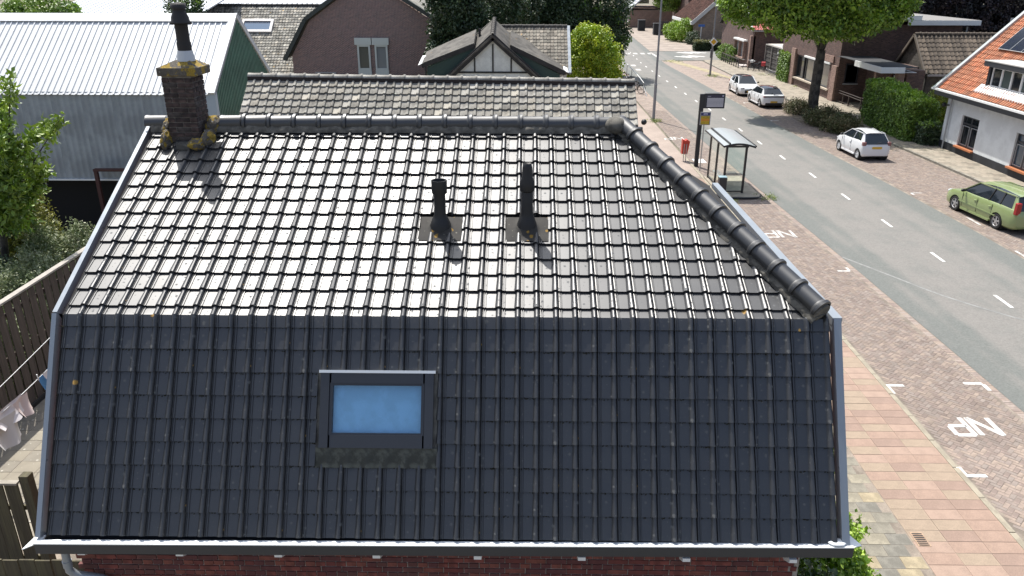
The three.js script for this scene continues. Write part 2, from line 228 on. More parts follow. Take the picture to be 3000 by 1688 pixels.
// ---------- the tiled house in the foreground ----------
const HX0 = -5.37, HX1 = 3.53, TW = 0.2213, TG = 0.261;
const EAVE = V3(0, 3.51, -7.0), KN = V3(0, 5.70, -8.19), RIDGE = V3(0, 7.302, -11.268);
const house = thing('mansard_house', 'brick house in the foreground with glossy black tiled mansard roof, skylight and two vent pipes', 'house', [-0.95, 0, -11.3]);
const UPV = V3(0, Math.sin(27.5 * Math.PI / 180), -Math.cos(27.5 * Math.PI / 180)), LOV = KN.clone().sub(EAVE).normalize();
const hipX = v => 3.44 + (1.42 - 3.44) * v / 3.47; // hip line on the upper slope
{
  // walls
  const WX0 = -5.14, WX1 = 3.22, WZ = -7.15, WB = -15.4, yb = 2.74;
  part(house, 'wall', [box(WX0, WX1, 0, yb, WB, WZ)], houseBrick);
  const up = part(house, 'wall', [box(WX0, WX1, yb, 3.36, WB, WZ - 0.012)], mottle([0.24, 0.22, 0.19], [0.36, 0.33, 0.29], 0.3, 0.95));
  const gab = x => poly([[x, 3.36, WZ - 0.02], [x, 5.58, -8.3], [x, 5.58, -14.24], [x, 3.36, WB]]);
  part(house, 'wall', [gab(WX0), gab(WX1), poly([[WX0, 5.58, -8.3], [WX0, 7.15, -11.27], [WX0, 5.58, -14.24]])], houseBrick);
  const cols = [[0.11, 0.028, 0.024], [0.15, 0.04, 0.032], [0.085, 0.026, 0.026], [0.17, 0.052, 0.038], [0.125, 0.045, 0.04]].map((c, i) => mottle(sc(c, 0.75), sc(c, 1.3), 0.3, 0.85, {}, 0.5, 100 + i));
  const bs = [0, 1].map(h => new RoundedBoxGeometry(h ? 0.111 : 0.230, 0.063, 0.05, 1, 0.004)); bs.forEach((g, i) => { bs[i] = uvm(g); });
  const rest = [];
  for (let r = 0; r < 8; r++) {
    const y = yb + 0.037 + r * 0.0735, hd = r % 2, w = hd ? 0.1195 : 0.239, vis = y > 2.80 && y < 3.22;
    for (let x = WX0 + (hd ? 0.06 : 0.12) - (hd ? 0 : 0.06), i = 0; x < WX1 - 0.02; x += w, i++) {
      const M = TRS(x + rr(-0.002, 0.002), y + rr(-0.0015, 0.0015), WZ - 0.025 + rr(-0.002, 0.002), 0, rr(-0.008, 0.008), 0, [x + w / 2 > WX1 ? 0.6 : 1, 1, 1]);
      if (vis) put(up, 'brick', bs[hd], cols[Math.floor(rnd() * 5)], M); else rest.push(bs[hd].clone().applyMatrix4(M));
    }
  }
  part(up, 'brick_course', rest, cols[1], { stuff: true });

  // roof boarding under the tiles, on all sides
  const e = 0.012, sl = (A, B, C2, D) => poly([A, B, C2, D]);
  const k1 = 5.70 - e, r1 = 7.302 - e, hb = V3(3.5, k1, -14.35), he = V3(3.5, k1, -8.19), ht = V3(1.42, r1, -11.268);
  const roof = part(house, 'roof', [
    sl([HX0, 3.51, -7.02], [HX1, 3.51, -7.02], [HX1, k1, -8.21], [HX0, k1, -8.21]), sl([HX0, k1, -8.21], [3.5, k1, -8.21], ht, [HX0, r1, -11.268]),
    poly([he, hb, ht])], deck);
  part(house, 'rear_roof', [slab([[HX0, r1, -11.268], ht, [3.5, k1, -14.35], [HX0, k1, -14.35]], 0.02), slab([[HX0, k1, -14.35], [HX1, k1, -14.35], [HX1, 3.51, -15.54], [HX0, 3.51, -15.54]], 0.02)], glaze);

  // tiles
  const lowM = basis(EAVE, V3(1, 0, 0), LOV), upM = basis(KN, V3(1, 0, 0), UPV);
  const vars = Array.from({ length: 14 }, () => tileGeo(TW, TG, 0.030, [rnd() * 2, rnd() * 2]));
  const restT = []; let nPart = 0;
  const sky0 = -2.33, sky1 = -0.965;
  const emit = (M0, x, v, clip, single_) => {
    const M = M0.clone().multiply(TRS(x + rr(-0.0018, 0.0018), v + rr(-0.002, 0.002), rr(0, 0.0012), rr(-0.006, 0.006), rr(-0.009, 0.009), rr(-0.004, 0.004)));
    const g = clip ? tileGeo(TW, TG, 0.030, [rnd() * 2, rnd() * 2], PROF, clip) : vars[Math.floor(rnd() * 14)];
    if (single_ && nPart < 300) { nPart++; put(roof, 'roof_tile', g, glaze, M); } else restT.push(g.clone().applyMatrix4(M));
  };
  for (let k = 0; k < 9; k++) for (let c = 0; c < 40; c++) {
    const x = HX1 - (c + 1) * TW, v = 0.004 + k * 0.2625; let clip = null;
    if (k >= 3 && k <= 6) { if (x > sky0 && x + TW < sky1) continue; if (x < sky0 && x + TW > sky0) clip = () => [0, sky0 - x]; else if (x < sky1 && x + TW > sky1) clip = () => [sky1 - x, TW]; }
    if (c === 39 && !clip) clip = () => [-0.02, TW];
    emit(lowM, x, v, clip, true);
  }
  const fl = [[-1.31, -0.775], [-0.215, 0.32]]; // flashings of the vents
  for (let k = 0; k < 13; k++) for (let c = 0; c < 40; c++) {
    const x = HX1 - (c + 1) * TW, v = 0.12 + k * 0.26; if (x > hipX(v)) continue;
    let clip = null; if (x + TW > hipX(v + TG)) { const q = w => [0, Math.max(0, hipX(v + w) - x)]; clip = q; }
    if (k === 5) { const f = fl.find(f => x + TW > f[0] + 0.01 && x < f[1] - 0.01); if (f) { if (x >= f[0] - 0.01 && x + TW <= f[1] + 0.01) continue; clip = x < f[0] ? () => [0, f[0] - x] : () => [f[1] - x, TW]; } }
    if (k === 4) { const f = fl.find(f => x + TW > f[0] + 0.01 && x < f[1] - 0.01); if (f && x >= f[0] - 0.2 && x + TW <= f[1] + 0.2) { /* the lead lies over the upper part of this course */ } }
    emit(upM, x, v, clip, false);
  }
  // hip face tiles seen from the side, simple courses
  // bent tiles at the break of the roof
  const NK = V3(0, UPV.z * -1, UPV.y).add(V3(0, -LOV.z, LOV.y)).normalize(), NU = V3(0, -UPV.z, UPV.y), NL = V3(0, -LOV.z, LOV.y);
  const kn = [];
  for (let c = 0; c < 40; c++) {
    const x0 = HX1 - (c + 1) * TW, P = [], U = [], I = [], n = PROF.length, uo = [rnd() * 2, rnd() * 2];
    const st = [[KN.clone().addScaledVector(UPV, 0.17), NU, 0.004], [KN.clone().addScaledVector(UPV, 0.03), NU, 0.014], [KN.clone(), NK, 0.02], [KN.clone().addScaledVector(LOV, -0.03), NL, 0.022], [KN.clone().addScaledVector(LOV, -0.135), NL, 0.026]];
    st.forEach(([p, N, z], j) => PROF.forEach(([x, q]) => { const w = p.clone().addScaledVector(N, z + q); P.push(x0 + x, w.y, w.z); U.push(x + uo[0], j * 0.06 + uo[1]); }));
    const w = KN.clone().addScaledVector(LOV, -0.135).addScaledVector(NL, -0.004); PROF.forEach(([x]) => { P.push(x0 + x, w.y, w.z); U.push(x + uo[0], 0.3 + uo[1]); });
    for (let j = 0; j < st.length; j++) for (let i = 0; i < n - 1; i++) { const a = j * n + i; I.push(a + 1, a, a + n, a + 1, a + n, a + n + 1); }
    const g = new THREE.BufferGeometry(); g.setAttribute('position', new THREE.Float32BufferAttribute(P, 3)); g.setAttribute('uv', new THREE.Float32BufferAttribute(U, 2)); g.setIndex(I); kn.push(toCreasedNormals(g, 0.5));
  }
  kn.forEach(g => part(roof, 'knuckle_tile', g, glaze, { keepUv: true }));
  part(roof, 'upper_tiles', restT, glaze, { keepUv: true, stuff: true });

  // moss in the steep slope joints, thickened and darkened to paint the nose shade
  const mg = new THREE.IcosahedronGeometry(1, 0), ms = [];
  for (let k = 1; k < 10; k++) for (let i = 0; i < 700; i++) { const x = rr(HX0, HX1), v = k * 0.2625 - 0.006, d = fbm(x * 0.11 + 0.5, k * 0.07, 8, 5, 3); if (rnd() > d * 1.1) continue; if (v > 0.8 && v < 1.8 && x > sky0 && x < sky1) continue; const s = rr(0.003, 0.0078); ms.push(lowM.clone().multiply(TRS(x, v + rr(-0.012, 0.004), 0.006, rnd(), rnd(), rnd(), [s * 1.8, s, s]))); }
  for (let k = 0; k < 13; k++) for (let i = 0; i < 40; i++) { const x = rr(HX0, 3.4), v = 0.112 + k * 0.26; if (x > hipX(v) || rnd() > 0.4) continue; const s = rr(0.002, 0.006); ms.push(upM.clone().multiply(TRS(x, v + rr(-0.008, 0.004), 0.004, rnd(), rnd(), rnd(), [s * 1.6, s, s]))); }
  swarm(roof, 'moss_nose_shade', mg, mossNoseShadeM, ms);

  // ridge and hip
  const bed = (pts, w, h, n, seed2) => { // lumpy mortar bed along a line
    const P = [], I = [], k = 9, a = va(pts[0]), b = va(pts[1]), dir = b.clone().sub(a).normalize(), s = V3(0, 1, 0).cross(dir).normalize(), t = dir.clone().cross(s);
    for (let i = 0; i <= n; i++) for (let j = 0; j <= k; j++) { const q = j / k * Math.PI, f = 1 + 0.16 * (vn(i / n, j / k, 64, seed2) - 0.5) + 0.1 * (hash(i, j, seed2) - 0.5), p = a.clone().lerp(b, i / n).addScaledVector(s, Math.cos(q) * w * f).addScaledVector(t, Math.sin(q) * h * f - h * 0.2); P.push(p.x, p.y, p.z); }
    for (let i = 0; i < n; i++) for (let j = 0; j < k; j++) { const c = i * (k + 1) + j; I.push(c, c + 1, c + k + 1, c + 1, c + k + 2, c + k + 1); }
    const g = new THREE.BufferGeometry(); g.setAttribute('position', new THREE.Float32BufferAttribute(P, 3)); g.setIndex(I); g.computeVertexNormals(); return g;
  };
  const rg = uvm(toCreasedNormals(ridgeTile(0.365, 0.116), 0.5));
  part(roof, 'ridge_mortar', bed([[HX0 + 0.02, 7.29, -11.268], [1.45, 7.29, -11.268]], 0.16, 0.12, 190, 3), mortar);
  for (let i = 0; i < 19; i++) { const x = -5.45 + i * 0.3625; if (x > -5.35 && x < -4.3 && (x + 0.36 > -5.12 && x < -4.5)) continue; put(roof, 'ridge_tile', rg, glaze, TRS(x, 7.372 + rr(-0.004, 0.004), -11.268 + rr(-0.004, 0.004), Math.PI / 2 + Math.PI / 2, 0, rr(-0.006, 0.006)).multiply(new THREE.Matrix4().makeRotationX(0))); }
  const A = V3(1.40, 7.40, -11.25), B = V3(3.42, 5.83, -8.16), hd = B.clone().sub(A), nh = 11, hl = hd.length() / nh; hd.normalize();
  part(roof, 'hip_mortar', bed([A.clone().add(V3(0.02, -0.12, 0)), B.clone().add(V3(-0.01, -0.12, 0))], 0.13, 0.10, 120, 9), mortar);
  const hg = uvm(toCreasedNormals(ridgeTile(hl, 0.112, 0.05), 0.5)), hs = V3(0, 1, 0).cross(hd).normalize(), hup = hd.clone().cross(hs);
  for (let i = 0; i < nh; i++) put(roof, 'hip_tile', hg, glaze, new THREE.Matrix4().makeBasis(hd, hup.clone().multiplyScalar(1), hd.clone().cross(hup)).setPosition(A.clone().addScaledVector(hd, i * hl)).multiply(new THREE.Matrix4().makeRotationX(Math.PI + rr(-0.03, 0.03))));
  part(roof, 'hip_end', [new THREE.CylinderGeometry(0.115, 0.12, 0.05, 14).applyQuaternion(new THREE.Quaternion().setFromUnitVectors(V3(0, 1, 0), hd)).translate(B.x - 0.01, B.y - 0.015, B.z)], mortar);
  part(roof, 'ridge_mortar', [new THREE.IcosahedronGeometry(0.17, 2).scale(1.1, 0.75, 1.1).translate(1.34, 7.37, -11.22)], mortar);

  // verges, gutter, corbels
  const off = (p, N, d) => p.clone().addScaledVector(N, d), X = (p, x) => V3(x, p.y, p.z);
  const vb = (x, p, q, N, w) => bar(X(off(p, N, -0.02), x), X(off(q, N, -0.02), x), w, 0.14, N.toArray());
  part(house, 'verge_strip', [vb(HX0 - 0.055, KN, RIDGE, NU, 0.055), vb(HX0 - 0.055, EAVE.clone().addScaledVector(LOV, -0.02), KN.clone().addScaledVector(LOV, 0.012), NL, 0.055)], zinc);
  part(house, 'verge_strip', [vb(HX1 + 0.082, EAVE.clone().addScaledVector(LOV, -0.05), KN.clone().addScaledVector(LOV, 0.012), NL, 0.085)], zinc);
  part(house, 'verge_strip', [box(3.565, 3.675, 5.64, 5.735, -14.35, -8.17)], zinc);
  const gl = V3(-5.44, 3.475, -6.915), gr = V3(3.69, 3.512, -6.955);
  const gut = part(house, 'gutter', [bar(gl.clone().add(V3(0, -0.075, 0.03)), gr.clone().add(V3(0, -0.075, 0.03)), 0.012, 0.12), bar(gl.clone().add(V3(0, -0.085, -0.06)), gr.clone().add(V3(0, -0.085, -0.06)), 0.18, 0.012), bar(gl.clone().add(V3(0, -0.05, -0.16)), gr.clone().add(V3(0, -0.05, -0.16)), 0.015, 0.12)], darkFrame);
  part(gut, 'gutter_lip', [bar(gl, gr, 0.072, 0.014), box(-5.45, -5.38, 3.468, 3.482, -7.03, -6.88)], whitePaint);
  part(gut, 'gutter_end', [slab([[-5.45, 3.47, -7.05], [-5.45, 3.45, -6.89], [-5.58, 3.40, -6.87], [-5.52, 3.44, -7.03]], 0.01), slab([[3.62, 3.53, -7.08], [3.68, 3.51, -6.93], [3.80, 3.50, -6.98], [3.71, 3.53, -7.11]], 0.012)], whiteMetal);
  part(gut, 'crumpled_lead', [new THREE.IcosahedronGeometry(0.09, 1).scale(1.2, 0.25, 0.8).translate(3.52, 3.535, -6.99)], whiteMetal);
  const cb = new THREE.ExtrudeGeometry(new THREE.Shape([[0, 0], [0.22, 0], [0.22, -0.045], [0.06, -0.14], [0, -0.14]].map(p => new THREE.Vector2(...p))), { depth: 0.085, bevelEnabled: false }).rotateY(-Math.PI / 2).translate(0.0425, 0, 0); uvm(cb);
  for (const x of [-4.97, -3.85, -2.73, -1.62, -0.48, 0.69, 1.86, 3.05]) put(house, 'gutter_bracket', cb, whitePaint, TR(x, 3.33, -7.15));
  part(house, 'downpipe', [rod([-5.18, 3.4, -6.98], [-5.19, 3.08, -6.98], 0.045), tube([[-5.19, 3.1, -6.98], [-5.19, 3.03, -6.98], [-5.15, 2.95, -7.0], [-4.98, 2.86, -7.06], [-4.86, 2.79, -7.09], [-4.83, 2.7, -7.1], [-4.83, 0.3, -7.1]], 0.045, 40, 10), rod([-5.19, 3.16, -6.98], [-5.19, 3.08, -6.98], 0.052)], zinc);

  // roof window on the steep slope
  const LB = (x0, x1, v0, v1, z0, z1) => box(x0, x1, v0, v1, z0, z1).applyMatrix4(lowM);
  const rw = part(house, 'roof_window', [LB(-2.29, -2.19, 1.0, 1.843, -0.02, 0.075), LB(-1.10, -1.0, 1.0, 1.843, -0.02, 0.075), LB(-2.17, -1.12, 1.0, 1.145, -0.02, 0.07), LB(-2.17, -1.12, 1.725, 1.843, -0.02, 0.07)], darkFrame);
  part(rw, 'sash', [LB(-2.185, -2.15, 1.14, 1.73, 0.0, 0.06), LB(-1.14, -1.105, 1.14, 1.73, 0.0, 0.06), LB(-2.15, -1.14, 1.14, 1.165, 0.0, 0.058), LB(-2.15, -1.14, 1.70, 1.73, 0.0, 0.058)], darkFrame);
  part(rw, 'blind_sky_tint', [LB(-2.16, -1.13, 1.15, 1.71, -0.012, 0.0)], mottle([0.27, 0.50, 0.64], [0.30, 0.54, 0.68], 0.5, 0.85, {}, 0.1, 3));  // pale blue blind, its colour also painting the sky reflected in the pane
  part(rw, 'pane', [LB(-2.15, -1.14, 1.165, 1.70, 0.036, 0.042)], pmat([0.9, 0.95, 1], 0.02, { transmission: 1, thickness: 0, ior: 1.5 }));
  part(rw, 'flashing', [LB(-2.31, -0.98, 1.843, 1.875, -0.01, 0.08)], whiteMetal);
  { // the pleated lead apron follows the tiles below
    const P = [], I = [], n = 120; for (let i = 0; i <= n; i++) { const x = mix(-2.33, -0.95, i / n), w = 0.5 + 0.5 * Math.cos((x - HX1 - 0.035) / TW * 2 * Math.PI), z = 0.012 + 0.03 * w ** 3; for (const [v, zz] of [[1.0, 0.05], [0.9, 0.03 + z * 0.4], [0.778, 0.018 + z], [0.776, 0.008 + z]]) P.push(x, v + (v < 0.8 ? 0.008 * (vn(i / n, 0, 32, 4) - 0.5) : 0), zz); }
    for (let i = 0; i < n; i++) for (let j = 0; j < 3; j++) { const a = i * 4 + j; I.push(a, a + 1, a + 4, a + 1, a + 5, a + 4); }
    const g = new THREE.BufferGeometry(); g.setAttribute('position', new THREE.Float32BufferAttribute(P, 3)); g.setIndex(I); g.computeVertexNormals(); g.applyMatrix4(lowM);
    part(rw, 'lead_apron', g, mottle([0.035, 0.04, 0.036], [0.08, 0.085, 0.07], 0.25, 0.75));
    part(rw, 'lead_apron', [LB(-2.335, -2.29, 0.8, 1.86, 0.0, 0.03), LB(-1.0, -0.955, 0.8, 1.86, 0.0, 0.03)], lead);
  }
  // two vent pipes through lead sheets
  const vent = (x, lathe, kids) => {
    const f = part(house, 'vent_pipe', new THREE.LatheGeometry(lathe.map(p => new THREE.Vector2(...p)), 18).translate(x, 0, -9.46), black);
    const P = [], I = [], n = 24; for (let i = 0; i <= n; i++) for (let j = 0; j <= 8; j++) { const u = mix(-0.27, 0.27, i / n), v = mix(1.195, 1.62, j / 8), r = Math.hypot(u, v - 1.44); P.push(x + u, v, 0.034 + 0.007 * (vn(i / n, j / 8, 8, 6) - 0.3) + 0.07 * sstep(0.17, 0.07, r)); }
    for (let i = 0; i < n; i++) for (let j = 0; j < 8; j++) { const a = i * 9 + j; I.push(a, a + 9, a + 1, a + 1, a + 9, a + 10); }
    const g = new THREE.BufferGeometry(); g.setAttribute('position', new THREE.Float32BufferAttribute(P, 3)); g.setIndex(I); g.computeVertexNormals(); g.applyMatrix4(upM);
    part(f, 'lead_sheet', g, mat([1, 1, 1], 0.85, { map: tex(128, 128, (u, v) => { let c = mx3([0.022, 0.021, 0.019], [0.05, 0.045, 0.038], fbm(u, v, 5, 640, 4)); c = mx3(c, [0.24, 0.22, 0.17], spots(u, v, 9, 0.3, 0.08, 0.34, 642) * 0.8); return mx3(c, [0.3, 0.17, 0.02], spots(u, v, 6, 0.25, 0.08, 0.3, 646) * 0.8); }, 0.6) })); return f;
  };
  vent(-1.045, [[0.14, 6.33], [0.135, 6.42], [0.105, 6.5], [0.075, 6.56], [0.072, 6.82], [0.096, 6.84], [0.1, 7.0], [0.085, 7.0], [0.08, 6.86], [0.0, 6.8]]);
  const v2 = vent(0.055, [[0.13, 6.33], [0.125, 6.44], [0.095, 6.53], [0.076, 6.6], [0.074, 6.9], [0.0, 6.9]]);
  part(v2, 'cowl', new THREE.LatheGeometry([[0.0, 6.86], [0.074, 6.86], [0.092, 6.88], [0.096, 6.98], [0.07, 7.04], [0.062, 7.17], [0.05, 7.22], [0.045, 7.2], [0, 7.19]].map(p => new THREE.Vector2(...p)), 18).translate(0.055, 0, -9.46), black);

  // chimney
  const cx0 = -5.01, cx1 = -4.585, cz0 = -11.37, cz1 = -10.95;
  const ch = part(house, 'chimney', [box(cx0 + 0.008, cx1 - 0.008, 6.9, 8.07, cz0 + 0.008, cz1 - 0.008)], mottle([0.10, 0.09, 0.08], [0.2, 0.18, 0.155], 0.3, 0.95));
  const cc = [[0.062, 0.04, 0.036], [0.078, 0.052, 0.046], [0.05, 0.034, 0.032], [0.07, 0.056, 0.05]].map((c, i) => mottle(sc(c, 0.65), sc(c, 1.35), 0.25, 0.9, {}, 0.6, 120 + i));
  const cbk = new Map(), bgeo = w => { const q = w.toFixed(2); if (!cbk.has(q)) cbk.set(q, uvm(new RoundedBoxGeometry(w - 0.01, 0.058, 0.05, 1, 0.006))); return cbk.get(q); };
  for (let r = 0; r < 15; r++) { const y = 7.06 + r * 0.068; for (const [face, len] of [[0, 0.425], [1, 0.42]]) { const ws = r % 2 ? [0.21, 0.213] : [0.105, 0.212, 0.107]; let s = 0; for (const w of ws) { const c = s + w / 2; s += w; const m = cc[Math.floor(rnd() * 4)], j = rr(-0.003, 0.003);
    if (!face) put(ch, 'brick', bgeo(w), m, TRS(cx0 + c, y, cz1 - 0.025 + 0.004 + j, 0, rr(-0.02, 0.02), rr(-0.01, 0.01))); else put(ch, 'brick', bgeo(w), m, TRS(cx1 - 0.025 + 0.004 + j, y, cz0 + c, 0, Math.PI / 2, rr(-0.01, 0.01))); } } }
  part(ch, 'cap', [rbox(-5.045, -4.49, 8.07, 8.185, -11.43, -10.915, 0.015), new ConvexGeometry([[-5.03, 8.18, -11.42], [-4.51, 8.18, -11.42], [-5.03, 8.18, -10.93], [-4.51, 8.18, -10.93], [-4.83, 8.27, -11.25], [-4.62, 8.27, -11.25], [-4.83, 8.27, -11.06], [-4.62, 8.27, -11.06]].map(va))], lichen);
  part(ch, 'pipe_collar', new THREE.CylinderGeometry(0.10, 0.125, 0.14, 18).translate(-4.70, 8.325, -11.15), mat([0.5, 0.52, 0.54], 0.45, { metalness: 0.3 }));
  part(ch, 'flue', new THREE.LatheGeometry([[0.095, 8.37], [0.095, 8.5], [0.087, 8.51], [0.087, 8.74], [0.145, 8.74], [0.142, 8.77], [0.12, 8.785], [0.115, 8.83], [0.085, 8.9], [0.085, 8.935], [0.1, 8.94], [0.1, 9.01], [0.0, 9.02]].map(p => new THREE.Vector2(...p)), 20).translate(-4.70, 0, -11.15), mat([0.02, 0.018, 0.018], 0.7));
  const lump = (x, y, z, a, b, c2) => { const g = new THREE.IcosahedronGeometry(1, 3), p = g.attributes.position; for (let i = 0; i < p.count; i++) { const q = V3(p.getX(i), p.getY(i), p.getZ(i)), f = 1 + 0.22 * (hash(Math.round(q.x * 9), Math.round(q.y * 9), Math.round(q.z * 9)) - 0.5); p.setXYZ(i, q.x * f, q.y * f, q.z * f); } g.computeVertexNormals(); return g.scale(a, b, c2).translate(x, y, z); };
  part(ch, 'mortar_flaunching', [lump(-5.06, 7.17, -10.95, 0.07, 0.17, 0.17), lump(-5.08, 7.32, -11.15, 0.08, 0.15, 0.2), lump(-4.60, 7.14, -10.88, 0.15, 0.09, 0.12), lump(-4.48, 7.2, -11.0, 0.09, 0.13, 0.2), lump(-4.47, 7.33, -11.24, 0.12, 0.16, 0.17)], lichen);
  part(ch, 'mortar_flaunching', [lump(-4.78, 7.08, -10.9, 0.24, 0.1, 0.11)], mortar);
}

// ---------- ground, road, pavements ----------
const interp = (T, z) => { for (let i = 0; i < T.length - 1; i++) if (z <= T[i][0] && z >= T[i + 1][0]) return mix(T[i][1], T[i + 1][1], (z - T[i][0]) / (T[i + 1][0] - T[i][0])); return z > T[0][0] ? T[0][1] : T[T.length - 1][1]; };
const RL = [[20, 11.66], [-16, 11.62], [-26, 11.42], [-35, 11.1], [-41, 10.97], [-63, 10.52], [-80, 10.4], [-95, 10.6], [-120, 11.5], [-150, 12.5], [-200, 15], [-400, 25]];
const RRt = [[20, 17.75], [-16, 17.8], [-30, 17.8], [-38, 17.55], [-43, 17.25], [-54, 16.9], [-68, 16.5], [-81, 16.05], [-89, 15.75], [-105, 16.3], [-130, 17.2], [-160, 18.2], [-200, 20.5], [-400, 31]];
const KR = [[20, 22.3], [-37, 22.05], [-46, 21.76], [-61, 21.04], [-70, 20.9], [-78, 20.5], [-92, 20.5]];
const zs = (a, b, d = 2) => { const l = []; for (let z = a; z > b; z -= d) l.push(z); l.push(b); return l; };
const line = (T, Z) => Z.map(z => [typeof T === 'number' ? T : interp(T, z), z]);
const Y0 = 0;
struct('ground', new THREE.PlaneGeometry(900, 900).rotateX(-Math.PI / 2).translate(0, -0.04, -250), mottle([0.10, 0.10, 0.06], [0.20, 0.18, 0.13], 7, 0.95));
// asphalt with worn lanes along the driving direction
const road = (() => {
  const Z = zs(12, -260, 3), P = [], U = [], I = [];
  Z.forEach(z => { const a = interp(RL, z), b = interp(RRt, z); for (let k = 0; k <= 4; k++) { P.push(mix(a, b, k / 4), Y0, z); U.push(6.2 * k / 4, z); } });
  for (let i = 0; i < Z.length - 1; i++) for (let k = 0; k < 4; k++) { const a = i * 5 + k; I.push(a, a + 1, a + 5, a + 1, a + 6, a + 5); }
  const g = new THREE.BufferGeometry(); g.setAttribute('position', new THREE.Float32BufferAttribute(P, 3)); g.setAttribute('uv', new THREE.Float32BufferAttribute(U, 2)); g.setIndex(I); g.computeVertexNormals();
  const f = (u, v) => { const band = fbm(u, v * 0 + 0.37, 8, 201, 3), pt = fbm(u, v, 8, 205, 5), gr = vn(u, v, 256, 207), g2 = vn(u, v, 128, 209); return sc(mx3([0.124, 0.130, 0.120], [0.175, 0.166, 0.152], sstep(0.3, 0.7, band * 0.62 + pt * 0.38)), 0.8 + 0.28 * gr + 0.12 * g2); };
  const m = mat([1, 1, 1], 0.9, { map: tex(512, 512, f, 6.2), bumpMap: tex(256, 256, (u, v) => vn(u, v, 200, 3), 2, 2, false), bumpScale: 0.003 });
  const e = shade(new THREE.Mesh(g, m)); e.name = numbered('road'); e.userData = { kind: 'structure' }; scene.add(e); orig.set(e, V3(0, 0, 0)); return e;
})();
const asphalt = road.material;
const paint = mottle([0.55, 0.54, 0.51], [0.68, 0.67, 0.64], 0.6, 0.8, {}, 0.35, 63);
const worn = mottle([0.34, 0.32, 0.3], [0.55, 0.53, 0.5], 0.5, 0.85, {}, 0.4, 64);
const pvCol = [[0.265, 0.208, 0.172], [0.245, 0.198, 0.170], [0.285, 0.225, 0.182], [0.26, 0.215, 0.185], [0.235, 0.183, 0.156]];
const paverFar = masonry(0.2, 0.1, 10, 20, pvCol, [0.16, 0.135, 0.11], { bump: 0.004, joint: 0.008 });
const slabFar = masonry(0.3, 0.3, 8, 8, [[0.25, 0.215, 0.17], [0.22, 0.195, 0.155], [0.27, 0.235, 0.185]], [0.13, 0.115, 0.09], { bump: 0.004, joint: 0.01 });
const sand = mottle([0.17, 0.14, 0.115], [0.25, 0.21, 0.17], 1.5, 0.95);
const lane = struct('parking_lane', ribbon(line(8.98, zs(10, -112)), line(RL, zs(10, -112)), Y0 - 0.006), sand);
const laneFar = struct('parking_lane', ribbon(line(8.98, zs(-58, -112)), line(RL, zs(-58, -112)), Y0), paverFar);
const laneR = struct('parking_lane', ribbon(line(RRt, zs(10, -93)), line(KR, zs(10, -93)), Y0 - 0.006), sand);
struct('parking_lane', ribbon(line(RRt, zs(-66, -93)), line(KR, zs(-66, -93)), Y0), paverFar);
struct('pavement', ribbon(line(KR, zs(10, -93)).map(p => [p[0] + 0.15, p[1]]), line(24.6, zs(10, -93)), 0.1), slabFar);
struct('kerb', (() => { const l = []; const Z = zs(10, -92, 2); for (let i = 0; i < Z.length - 1; i++) l.push(bar([interp(KR, Z[i]) + 0.075, 0.05, Z[i]], [interp(KR, Z[i + 1]) + 0.075, 0.05, Z[i + 1]], 0.15, 0.11)); return l; })(), mottle([0.16, 0.15, 0.13], [0.26, 0.24, 0.2], 1, 0.9));
struct('pavement', new THREE.PlaneGeometry(26, 90).rotateX(-Math.PI / 2).translate(37.6, 0.07, -48), slabFar);
struct('pavement', ribbon(line(2, zs(-21, -112)), line(7.0, zs(-21, -112)), Y0 - 0.004), mottle([0.25, 0.21, 0.17], [0.32, 0.265, 0.22], 3, 0.92));
struct('pavement', ribbon(line(7.0, zs(-38, -112)), line(8.85, zs(-38, -112)), Y0), mottle([0.26, 0.205, 0.17], [0.31, 0.25, 0.21], 3, 0.92));
// side road and far pavement
struct('side_road', ribbon([[15.7, -93.2], [21, -93.4], [50, -93.4]], [[16.2, -104.5], [21, -104.8], [50, -104.8]], 0.004), asphalt);
struct('pavement', ribbon(line(RRt, zs(-104.9, -260, 6)).map(p => [p[0] + 0.02, p[1]]), zs(-104.9, -260, 6).map(z => [Math.max(24.3, interp(RRt, z) + 5), z]), 0.008), mottle([0.22, 0.17, 0.145], [0.30, 0.25, 0.21], 4, 0.92));
struct('pavement', ribbon([[21, -105], [50, -105]], [[24.4, -160], [50, -160]], -0.01), sand);
struct('verge', ribbon([[16.3, -93], [18.3, -84], [19.9, -76]], [[17.3, -94], [19.4, -83.5], [20.3, -76.2]], 0.012), mottle([0.26, 0.21, 0.13], [0.34, 0.29, 0.18], 2, 0.95));

